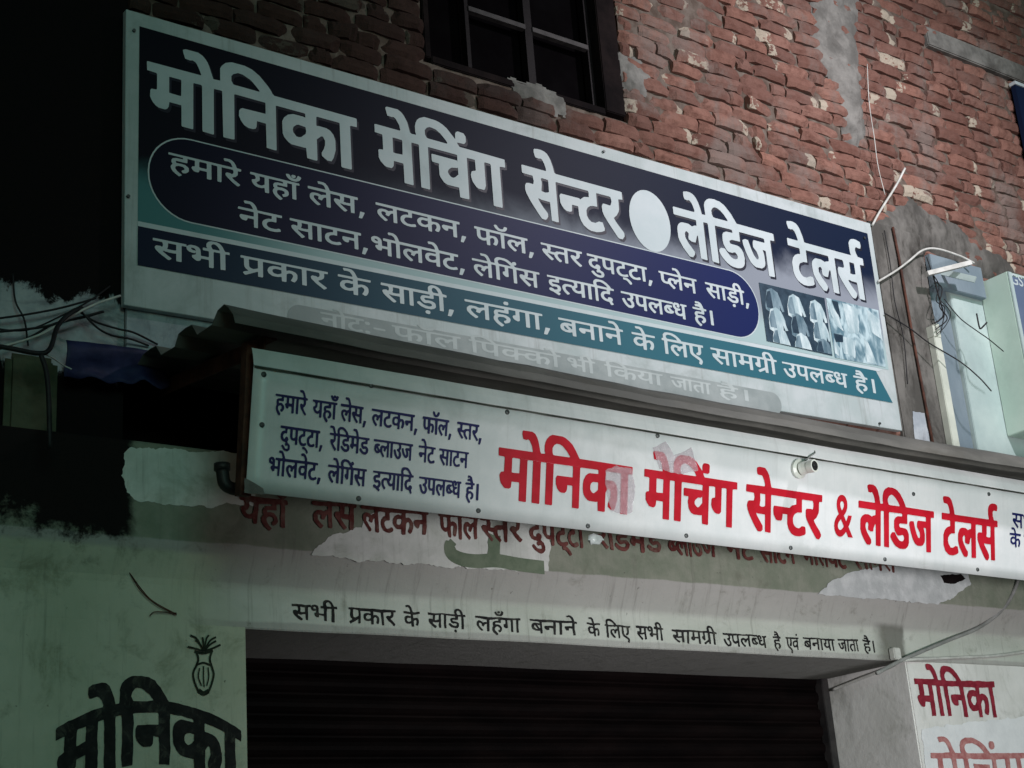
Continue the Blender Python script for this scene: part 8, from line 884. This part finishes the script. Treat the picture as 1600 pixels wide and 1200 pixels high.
# two printed photographs: draped cloth on busts
ph = fill('photo_panel', [[(4.661, 3.891), (5.070, 3.886), (5.075, 4.168), (4.661, 4.168)]], lay(4), M['photo_deep'], us)
for r_ in range(3):
    for q in range(3):
        cx = 4.735+.137*q+.006*r_; cz = 4.105-.092*r_-.004*q
        body = [(cx-.052, cz-.06), (cx-.050, cz-.01), (cx-.032, cz+.035), (cx, cz+.05), (cx+.034, cz+.035), (cx+.050, cz-.005), (cx+.060, cz-.05), (cx+.045, cz-.055), (cx+.036, cz-.03), (cx+.030, cz-.07), (cx-.02, cz-.072)]
        body = [(min(max(x, 4.662), 5.068), min(max(z, 3.892), 4.166)) for x, z in ragged(body, .004, .012, r_*3+q)]
        fill('bust', [body], lay(5+r_), M['photo_pale' if (r_*2+q) % 3 else 'photo_mid'], ph)
        sh = [(cx-.048, cz-.012), (cx-.03, cz+.028), (cx-.012, cz+.034), (cx-.006, cz-.05), (cx-.044, cz-.05)]
        fill('fold', [[(max(x, 4.663), max(z, 3.893)) for x, z in sh]], lay(5.5+r_), M['photo_mid' if (r_*2+q) % 3 else 'photo_deep'], ph)
p2 = fill('photo_panel', [[(5.086, 3.880), (5.425, 3.886), (5.438, 4.172), (5.086, 4.172)]], lay(4), M['photo_dark'], us)
for sd, pts in enumerate(([(5.09, 4.165), (5.15, 4.10), (5.17, 4.02), (5.12, 4.05)], [(5.19, 4.165), (5.30, 4.15), (5.27, 4.03), (5.20, 4.02)], [(5.35, 4.165), (5.435, 4.12), (5.43, 4.02), (5.36, 4.05)], [(5.14, 4.0), (5.25, 3.99), (5.22, 3.90), (5.15, 3.91)], [(5.30, 4.01), (5.33, 3.99), (5.36, 3.89), (5.30, 3.89)], [(5.10, 3.98), (5.13, 3.93), (5.11, 3.89), (5.092, 3.9)])):
    fill('fold', [ragged(pts, .008, .015, sd)], lay(5), M['photo_pale'], p2)
pts = [(5.12, 4.165), (5.16, 4.165), (5.165, 4.08), (5.14, 4.11)]; fill('fold', [pts], lay(6), M['photo_deep'], p2)
fill('fold', [[(5.10, 4.0), (5.16, 4.0), (5.155, 3.965), (5.105, 3.96)]], lay(6), M['photo_deep'], p2)
# nails
for px, py in ((209, 48), (200, 307), (943, 237), (1350, 372), (1374, 662)):
    p = at(px, py, -.052); MB().tube([(p.x, -.051, p.z), (p.x, -.058, p.z)], .006, 8).build('nail', M['screw'], us)

# ================================================================== TIN AWNING
aw = thing('tin_awning', 'weathered corrugated tin awning on a rusty frame between the two signboards', 'awning', (3.9, -.3, 3.3))
prof = [(.33, 3.455), (.0, 3.43)]
prof = []
for i, (y, z) in enumerate(((.33, 3.42), (.10, 3.40), (.06, 3.362), (-.06, 3.355), (-.10, 3.372), (-.157, 3.373), (-.20, 3.368), (-.24, 3.325), (-.34, 3.315), (-.37, 3.346), (-.42, 3.347), (-.46, 3.343), (-.50, 3.298), (-.60, 3.290), (-.635, 3.322), (-.68, 3.325), (-.71, 3.306), (-.738, 3.275), (-.75, 3.245))): prof.append((y, z))
xs = [1.79+.12*i for i in range(38)]; V = []; F = []
def sag(x): return -.006-.042*min(1, max(0, (x-1.79)/1.6))-.018*max(0, (x-3.46)/2.2)+.005*math.sin(x*2.3)+.003*noise.noise(Vector((x*4, 0, 1)))
def outx(x): return -.03*max(0, x-3.4)/2.2
for x in xs:
    for y, z in prof: V.append((x+(.004*noise.noise(Vector((y*20, 0, 3))) if x == xs[0] else 0), y+outx(x)*(1 if y < 0 else 0)*(-y/.6 if y < 0 else 0), z+sag(x)+.004*noise.noise(Vector((x*6, y*9, 2)))))
n = len(prof)
for i in range(len(xs)-1):
    for j in range(n-1): F.append((i*n+j, i*n+j+1, (i+1)*n+j+1, (i+1)*n+j))
o = mesh_obj('corrugated_sheet', V, F, M['galvanised'], aw, False)
sm = o.modifiers.new('thickness', 'SOLIDIFY'); sm.thickness = .002; sm.offset = 0
def angle(name, a, b, s=.045, t=.006):
    m_ = MB(); a, b = Vector(a), Vector(b); m_.bar(a, b, t, s); m_.bar(a+Vector((0, 0, s/2-.003))+Vector((.02 if abs(b.x-a.x) < .1 else 0, 0.02 if abs(b.x-a.x) >= .1 else 0, .0005)), b+Vector((0, 0, s/2-.003))+Vector((.02 if abs(b.x-a.x) < .1 else 0, 0.02 if abs(b.x-a.x) >= .1 else 0, .0005)), .04, t)
    return m_.build(name, M['rusty_steel'], aw)
angle('side_bar', (1.93, -.655, 3.225), (1.90, .33, 3.345), .05)
for x in (3.1, 4.3, 5.5): angle('rafter', (x, -.54, 3.20), (x, .33, 3.30))
MB().bar((1.93, -.565, 3.215), (6.2, -.565, 3.19), .03, .04).build('front_rail', M['dark_steel'], aw)
MB().bar((1.905, -.55, 2.795), (1.905, -.61, 3.24), .035, .035, (0, 1, 0)).build('hanger_post', M['rusty_steel'], aw)
MB().bar((5.72, -.56, 2.80), (5.72, -.62, 3.24), .035, .035, (0, 1, 0)).build('hanger_post', M['rusty_steel'], aw)

# ================================================================== LOWER SIGN
ls = thing('hanging_signboard', 'long white metal signboard with red headline hanging under the tin awning', 'signboard', (3.8, -.63, 2.78))
A, B_ = at2(397, 570), at2(384, 768)
x0t, x0b, zt, zb = A.x, B_.x, A.z, B_.z
xr = 6.05
def zl(x, z): return z-.0078*(x-1.9)              # the board drops slightly to the right
V = []; F = []; NXs, NZs = 70, 8
for j in range(NZs+1):
    for i in range(NXs+1):
        u = i/NXs; v = j/NZs; x = (x0b+(x0t-x0b)*v)*(1-u)+xr*u; z = zl(x, zb+(zt-zb)*v)
        V.append((x, tilt_y(x, z)+.0022*noise.noise(Vector((x*2.2, z*3, 4))), z))
for j in range(NZs):
    for i in range(NXs):
        p = j*(NXs+1)+i; F.append((p, p+1, p+NXs+2, p+NXs+1))
sheet = mesh_obj('sheet', V, F, M['white_sheet'], ls, True)
sm = sheet.modifiers.new('thickness', 'SOLIDIFY'); sm.thickness = .004; sm.offset = -1
def on(d): return lambda x, z: tilt_y(x, z)+.0022*noise.noise(Vector((x*2.2, z*3, 4)))-d
# folded lip along the top with a gap shadow line under it
V = []; F = []
for i in range(61):
    x = x0t-.004+(xr-x0t)*i/60; z = zl(x, zt)
    for dy, dz in ((-.0035, -.003), (-.0055, -.002), (-.0058, .001), (-.002, .028), (.004, .053), (.012, .057)): V.append((x, tilt_y(x, z)+dy, z+dz+.0012*noise.noise(Vector((x*5, dz*20, 1)))))
for i in range(60):
    for j in range(5): F.append((i*6+j, (i+1)*6+j, (i+1)*6+j+1, i*6+j+1))
mesh_obj('top_lip', V, F, M['white_sheet'], ls, False)
V = []; F = []
for i in range(121):
    x = x0t+(xr-x0t)*i/120; z = zl(x, zt)-.0055
    for v in (-1, 1): V.append((x, tilt_y(x, z)-.0032, z+v*(.0035+.002*noise.noise(Vector((x*9, 0, 6))))))
for i in range(120): F.append((2*i, 2*i+2, 2*i+3, 2*i+1))
mesh_obj('grimy_seam', V, F, pm('grimy_seam', (.025, .03, .022), (.12, .13, .11), 9, .7, bump=.2, stretch=(1, 1, 3), lo=.42, hi=.75), ls)
for kk in ('sign2line1', 'sign2line2', 'sign2line3', 'sign2small1', 'sign2small2'): fill('small_lettering', letters(kk), on(.0016), M['blue_print'], ls)
fill('headline_lettering', letters('redtitle'), on(.0016), M['red_print'], ls)
a, b2 = at2(1303, 838), at2(1330, 775)
Vf, Ff = font_contours('&', a.x, a.z, b2.z-a.z, .72, .012)
mesh_obj('ampersand', [(x, on(.0016)(x, z), z) for x, z in Vf], Ff, M['red_print'], ls)
sc = MB()
screws = [(560, 779), (747, 798), (918, 822), (1072, 837), (1235, 856), (1382, 874), (1527, 890), (412, 585), (580, 602), (792, 644), (1027, 681), (1427, 772), (1545, 772), (409, 664)]
for px, py in screws:
    p = at2(px, py); y = on(0)(p.x, p.z); m_ = MB(); m_.tube([(p.x, y-.0005, p.z), (p.x, y-.004, p.z), (p.x, y-.006, p.z)], [.0085, .0075, .004], 10); m_.build('screw', M['screw'], ls)
# glare on the headline, painted as pale pink translucent patches
def glare(name, pts, seed):
    o = fill(name, [ragged([(p.x, p.z) for p in (at2(*q) for q in pts)], .006, .01, seed)], on(.0035), M['film'], ls); return o
kf = NT('clear_film'); kf.p.inputs['Alpha'].default_value = .42
kf.bump(kf.noise(28, 5, .6, dist=1.0), 1.0, .02); M['film'] = kf.end((.72, .62, .68), .16, .8)
glare('clear_film', [(945, 735), (962, 728), (985, 733), (992, 760), (988, 800), (974, 806), (955, 797), (946, 770)], 3)
glare('clear_film', [(1020, 702), (1040, 690), (1052, 712), (1078, 700), (1090, 735), (1060, 742), (1028, 733)], 5)
tl = at2(384, 766); 
fill('torn_corner', [ragged([(x0b-.008, zb+.035), (x0b+.05, zb+.012), (x0b+.055, zb-.004), (x0b-.008, zb-.006)], .003, .01, 6)], on(.004), M['cement'], ls)

# lamp holder screwed to the lower sign
p = at2(1246, 733); nrm = Vector((0, -1, -.2)).normalized(); base = Vector((p.x, tilt_y(p.x, p.z)-.003, p.z))
lh = thing('lamp_holder', 'white empty bulb holder screwed to the hanging sign above the red headline', 'lamp holder', base)
dirn = (nrm+Vector((.12, 0, .1))).normalized()
MB().tube([base, base+nrm*.010, base+nrm*.016], [.036, .036, .026], 24).build('base_plate', M['bakelite'], lh, False)
MB().tube([base+nrm*.0165, base+dirn*.03, base+dirn*.05, base+dirn*.0502, base+dirn*.075], [.026, .024, .021, .0235, .0235], 24, True).build('socket', M['bakelite'], lh, False)
MB().tube([base+dirn*.0752, base+dirn*.0756], .018, 20).build('socket_mouth', M['socket_hole'], lh)
pins = MB()
for s_ in (-1, 1): q = base+dirn*.0757+Vector((s_*.008, 0, 0)); pins.tube([q, q+dirn*.004], .003, 8)
pins.build('contact', M['screw'], lh)
cb = MB(); q = base+nrm*.012
cb.tube(curve([q+Vector((.01, -.005, .02)), q+Vector((.05, -.01, .05)), q+Vector((.09, .0, .075)), q+Vector((.10, .05, .12))], 6), .0028, 6)
tag(cb.build('lamp_wire', M['cable_grey']), 'short thin wire from the bulb holder up behind the awning edge', 'wire')

# ================================================================== SMALL THINGS ROUND THE SIGNS
def cable(name, pts, r, m, label, cat='cable', group=None, n=8):
    o = MB().tube(curve(pts, n), r, 7).build(name, m, None, True); tag(o, label, cat, group); return o
def W(px, py, Y=-.03): return at(px, py, Y)
# pipe elbow below the left end of the hanging sign
e = at(362, 752, -.45)
el = thing('pipe_elbow', 'dark bent pipe end under the left edge of the hanging sign', 'pipe', e)
MB().tube(curve([e+Vector((.055, .0, .0)), e+Vector((.02, 0, -.022)), e+Vector((-.02, 0, -.012)), e+Vector((-.03, 0, .03))], 6), .019, 14).build('bend', M['dark_steel'], el, True)
MB().tube([e+Vector((-.03, 0, .03)), e+Vector((-.03, 0, .05))], .024, 14).build('collar', M['dark_steel'], el, True)
# cables on the left
cable('thick_cable', [W(-30, 536, -.2), W(20, 545, -.2), W(60, 552, -.2), W(78, 545, -.2), W(90, 510, -.16), W(112, 488, -.12), W(128, 482, -.08)], .0075, M['cable_black'], 'thick black cable that bends up to the junction below the signboard corner')
cable('hanging_cable', [W(64, 554, -.205), W(72, 580, -.21), W(76, 620, -.21), W(78, 700, -.21)], .0075, M['cable_black'], 'black cable hanging straight down the olive wall at far left')
cable('pale_wire', [W(-20, 548, -.1), W(60, 524, -.1), W(115, 492, -.1), W(150, 475, -.08), W(188, 462, -.06)], .004, M['cable_white'], 'pale wire rising to the bottom left corner of the upper signboard')
cable('thin_cable', [W(-20, 520, -.06), W(60, 512, -.06), W(110, 500, -.06), W(160, 487, -.05)], .004, M['cable_black'], 'thin dark cable running level across the pale plaster')
cable('thin_cable', [W(-20, 500, -.04), W(50, 490, -.04), W(100, 480, -.04), W(150, 466, -.03)], .0035, M['cable_black'], 'topmost thin dark cable on the pale plaster at far left')
cable('thin_cable', [W(126, 488, -.06), W(150, 503, -.06), W(185, 514, -.05), W(210, 520, -.05), W(246, 538, -.03)], .0035, M['cable_black'], 'upper one of two dark wires sagging towards the awning end')
cable('thin_cable', [W(128, 488, -.07), W(152, 512, -.07), W(175, 524, -.06), W(205, 530, -.05), W(232, 540, -.03)], .0035, M['cable_black'], 'lower one of two dark wires sagging towards the awning end')
cable('thin_cable', [W(0, 545, -.05), W(45, 528, -.05), W(85, 506, -.05), W(130, 496, -.05), W(162, 487, -.05)], .004, M['cable_black'], 'dark cable climbing across the pale plaster behind the thick cable')
cable('thin_cable', [W(-20, 512, -.05), W(40, 516, -.05), W(95, 494, -.05), W(140, 470, -.04), W(172, 447, -.02)], .0028, M['cable_black'], 'very thin dark wire climbing to the sooty wall left of the signboard')
cable('thin_cable', [W(20, 428, -.02), W(24, 470, -.03), W(38, 500, -.04), W(44, 540, -.06)], .003, M['cable_black'], 'dark wire hanging down the pale plaster near the far left edge')
cable('pale_wire', [W(66, 552, -.2), W(80, 558, -.18), W(98, 570, -.12), W(112, 577, -.12)], .0022, M['cable_white'], 'short pale wire end drooping in front of the blue tarpaulin')
# wire hanging on the left pillar
o = MB().tube(curve([W(187, 876, -.012), W(193, 886, -.008), W(203, 896, -.007), W(222, 922, -.007), W(240, 940, -.007), W(276, 960, -.012)], 6), .0017, 6)
o.tube(curve([W(203, 896, -.011), W(219, 922, -.011), W(243, 944, -.011), W(276, 961, -.012)], 6), .0014, 6)
tag(o.build('hanging_wire', M['rusty_steel'], None, True), 'thin twisted brown wire hanging from the lintel down to a nail', 'wire')
o = MB().tube(curve([W(234, 962, -.012), W(243, 956, -.014), W(276, 958, -.012)], 6), .0018, 6)
tag(o.build('wire_stub', M['rusty_steel'], None, True), 'short rusty wire stub at the nail on the green pillar', 'wire')
# torn scrap under the hanging sign
s0 = at(930, 842, -.58)
V = [(s0.x+u*.05-.02, s0.y+.012*math.sin(u*4), s0.z+v*.034-.012-(abs(u-.5)*.018)) for v in (0, .5, 1) for u in (0, .25, .5, .75, 1)]
V = [(x, y+.006*(i % 3), z) for i, (x, y, z) in enumerate(V)]
V[0] = V[0][:2]+(V[0][2]+.016,); V[4] = V[4][:2]+(V[4][2]+.02,)
o = mesh_obj('torn_scrap', V, [(r*5+i, r*5+i+1, r*5+i+6, r*5+i+5) for r in range(2) for i in range(4)], M['torn_poster'], None, True)
sm = o.modifiers.new('thickness', 'SOLIDIFY'); sm.thickness = .0015
tag(o, 'small pale torn scrap sticking out under the hanging signboard', 'scrap')

# ---------------------------------------------------------------- right of the signs
col = MB(); 
V = []; F = []
xs_ = [5.60+.03*i for i in range(10)]
colm = MB(); colm.box(5.50, 5.875, -.035, .05, 3.10, 4.66)
pc = colm.build('plaster_column', M['dark_plaster'], shop, bevel=.006)
blob_sheet('plaster_smear', ragged(xz([(1358, 352), (1375, 330), (1400, 318), (1418, 300), (1436, 322), (1465, 338), (1500, 352), (1530, 385), (1560, 395), (1600, 432), (1600, 460), (1520, 430), (1450, 400), (1430, 420), (1400, 470), (1372, 440)]), .022, .03, 4), .002, M['dark_plaster'], shop, .03, .014, 6)
rr = MB().tube([at(1395, 355, -.045), at(1404, 400, -.045), at(1425, 520, -.045), at(1440, 600, -.045), at(1459, 700, -.045)], .0065, 8).build('rusty_pipe', M['rusty_steel'], None, True)
tag(rr, 'thin rusty pipe running down the dark plaster column', 'pipe')
fill('pale_patch', [ragged(xz([(1426, 643), (1444, 645), (1455, 700), (1430, 700)], -.037), .003, .01, 3)], lambda x, z: -.0375, M['pale_plaster'], pc)
pv = thing('plastic_channel', 'pale plastic cable channel standing beside the rusty pipe', 'cable channel', at(1462, 690, -.05))
a, b2 = at(1455, 512, -.05), at(1474, 705, -.05)
MB().box(a.x-.022, a.x+.030, -.075, -.036, b2.z-.05, a.z-.055).build('channel', M['pvc'], pv, bevel=.003)
MB().box(a.x-.022, a.x-.006, -.075, -.036, a.z-.0545, a.z).build('split_end', M['pvc'], pv)
MB().box(a.x+.006, a.x+.030, -.075, -.036, a.z-.0545, a.z+.015).build('split_end', M['pvc'], pv)
# mint neighbour shop front and its box sign
nb = thing('neighbour_shop', 'pale mint shop wall beside the dark plaster column', 'shop front', (6.1, .1, 0))
x_a = at(1466, 600, 0).x; x_b = at(1490, 600, 0).x+.06
MB().box(5.885, 6.03, -.01, .03, 3.10, 4.42).build('slate_panel', M['slate_panel'], nb, bevel=.003)
MB().box(6.034, 6.60, -.03, .03, 3.10, 4.50).build('mint_wall', M['mint_wall'], nb, bevel=.003)
lb = thing('box_sign', 'mint green box sign with a dark blue face lettered in white at right edge', 'box sign', (6.28, -.1, 3.66))
MB().box(6.28, 7.9, -.205, -.031, 3.66, 4.475).build('cabinet', M['mint_paint'], lb, bevel=.004)
MB().box(6.305, 7.88, -.211, -.2055, 3.69, 4.45).build('sign_face', M['sign_blue'], lb)
MB().box(6.281, 6.304, -.214, -.2055, 3.665, 4.47).build('face_trim', M['mint_wall'], lb, bevel=.001)
g = at(1580, 440, -.212)
Vf, Ff = font_contours('GST', g.x, g.z-.012, .062, 1.0, .01)
mesh_obj('sign_lettering', [(x, -.2122, z) for x, z in Vf], Ff, M['print_white'], lb)
eb = thing('switch_box', 'open grey electrical box above the mint wall with loose white lid', 'electrical box', at(1480, 415, -.06))
a, b2 = at(1447, 398, -.05), at(1500, 440, -.05)
MB().box(a.x, 6.27, -.07, -.036, a.z-.17, a.z+.0).build('back_plate', M['slate_panel'], eb, bevel=.003)
a, b2 = at(1448, 428, -.12), at(1516, 411, -.20)
MB().bar(a, b2, .025, .022).build('lid_strip', M['cable_white'], eb)
MB().bar(at(1472, 425, -.075), at(1524, 437, -.22), .012, .03).build('hinge_flap', M['mint_wall'], eb)
cable('white_cable', [W(1372, 440, -.06), W(1400, 423, -.06), W(1420, 408, -.06), W(1442, 391, -.07), W(1465, 389, -.08), W(1500, 400, -.1), W(1522, 411, -.12)], .0055, M['cable_white'], 'white cable from the upper sign edge to the switch box')
cable('bamboo_stick', [W(1363, 352, -.06), W(1375, 330, -.07), W(1400, 290, -.09), W(1414, 263, -.1)], [.006]*25, M['cable_white'], 'thin pale stick leaning at the top right corner of the upper sign', 'stick')
cable('dark_wire', [W(1458, 430, -.1), W(1466, 460, -.1), W(1474, 490, -.09), W(1468, 500, -.09), W(1460, 505, -.08)], .004, M['cable_black'], 'tangled black wires hanging from the switch box')
o = bpy.data.objects['dark_wire']
cable('dark_wire', [W(1462, 440, -.11), W(1472, 452, -.11), W(1468, 478, -.11), W(1480, 498, -.1), W(1462, 515, -.09)], .003, M['cable_black'], 'looped black wire beside the split channel top')
cable('dark_wire', [W(1382, 489, -.06), W(1420, 512, -.08), W(1452, 536, -.1), W(1500, 565, -.14), W(1530, 590, -.2), W(1549, 611, -.2)], .0032, M['cable_black'], 'dark wire slanting from the upper sign down to the mint wall')
cable('dark_wire', [W(1475, 467, -.1), W(1500, 497, -.12), W(1525, 516, -.15), W(1545, 530, -.22), W(1568, 549, -.22)], .0026, M['cable_black'], 'thin dark wire across the mint wall to the box sign')
cable('dark_wire', [W(1448, 402, -.08), W(1456, 425, -.12), W(1467, 446, -.1), W(1463, 470, -.12), W(1476, 482, -.1), W(1470, 520, -.08)], .0026, M['cable_black'], 'thin black wire dropping from the white cable bend past the loose lid')
cable('dark_wire', [W(1470, 470, -.1), W(1485, 488, -.12), W(1478, 508, -.1), W(1464, 522, -.09)], .0022, M['cable_black'], 'thinnest black wire curling in front of the slate panel')
cable('dark_wire', [W(1382, 360, -.05), W(1392, 420, -.05), W(1398, 470, -.055), W(1412, 530, -.055), W(1418, 600, -.05)], .0026, M['cable_black'], 'dark wire running down the plaster column left of the rusty pipe')
cable('wire_hook', [W(1526, 490, -.21), W(1530, 510, -.215), W(1533, 513, -.215), W(1542, 504, -.22)], .004, M['cable_black'], 'small black wire hook on the edge of the box sign', 'hook')
cable('hanging_thread', [W(1355, 100, -.03), W(1358, 160, -.035), W(1366, 215, -.04), W(1372, 260, -.04), W(1383, 305, -.04)], .0022, M['cable_white'], 'pale thread hanging down the brick wall beside the cement patch', 'thread')
# conduit from the hanging sign down to the right pillar
cable('grey_conduit', [at(1597, 880, -.10), at(1588, 915, -.07), at(1568, 950, -.05), at(1530, 980, -.03), at(1475, 1003, -.026), at(1412, 1030, -.03), at(1370, 1052, -.04)], .0085, M['cable_grey'], 'grey conduit curving down from the hanging sign to the pillar top')
cable('white_conduit', [at(1640, 1012, -.02), at(1560, 1024, -.02), at(1480, 1028, -.02), at(1412, 1032, -.025), atx(1392, 1042, 5.295), atx(1345, 1060, 5.295), atx(1300, 1078, 5.295)], .007, M['cable_white'], 'white conduit along the top of the right pillar and into the shutter recess')
b = MB(); q = at(1398, 1020, -.02); b.box(q.x-.02, q.x+.025, -.035, -.004, q.z-.03, q.z+.02)
tag(b.build('cable_clip', M['cable_white'], bevel=.004), 'white plastic clip where conduits cross at the pillar top', 'clip')
# blue sign far right
bs = thing('blue_signboard', 'dark blue signboard with white top edge at the upper right brick wall', 'signboard', (7.6, -.06, 5.3))
q = at(1583, 130, -.05)
MB().box(q.x, q.x+1.6, -.06, -.03, q.z-.55, q.z-.012).build('face', M['title_print'], bs, bevel=.002)
MB().box(q.x-.004, q.x+1.604, -.066, -.026, q.z-.0118, q.z+.008).build('top_edge', M['print_white'], bs)

# ================================================================== LEFT NEIGHBOUR
nw = thing('neighbour_building', 'soot black neighbour wall with torn paint over pale plaster at left', 'building', (.6, .3, 0))
V = []; F = []
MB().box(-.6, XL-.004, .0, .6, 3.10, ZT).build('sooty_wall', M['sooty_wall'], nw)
MB().box(XL-.002, 2.9, -.018, .0, 3.362, 3.548).build('plaster_band', M['pale_plaster'], nw)
ow = at(25, 560, -.12).x, at(108, 560, -.12).x
MB().box(ow[0], ow[1], -.035, -.002, 2.80, 3.335).build('olive_pier', M['olive_wall'], nw, bevel=.02)
tp = thing('blue_tarpaulin', 'folded dark blue tarpaulin strip behind the awning end', 'tarpaulin', at(165, 560, -.08))
V = []; F = []; n_ = 24
pa, pb = at(104, 531, -.10), at(262, 553, -.05)
for i in range(n_+1):
    u = i/n_; x = pa.x+(pb.x-pa.x)*u; y = pa.y+(pb.y-pa.y)*u; top = pa.z+(pb.z-pa.z)*u
    for v in range(7):
        t = v/6; V.append((x, y-.012*math.sin(t*5+u*3)-.01*noise.noise(Vector((u*5, t*4, 1))), top-(.115+.03*noise.noise(Vector((u*6, 3, 1))))*t))
for i in range(n_):
    for v in range(6): F.append((i*7+v, i*7+v+1, i*7+v+8, i*7+v+7))
o = mesh_obj('cloth', V, F, M['tarp_blue'], tp, True); sm = o.modifiers.new('thickness', 'SOLIDIFY'); sm.thickness = .003
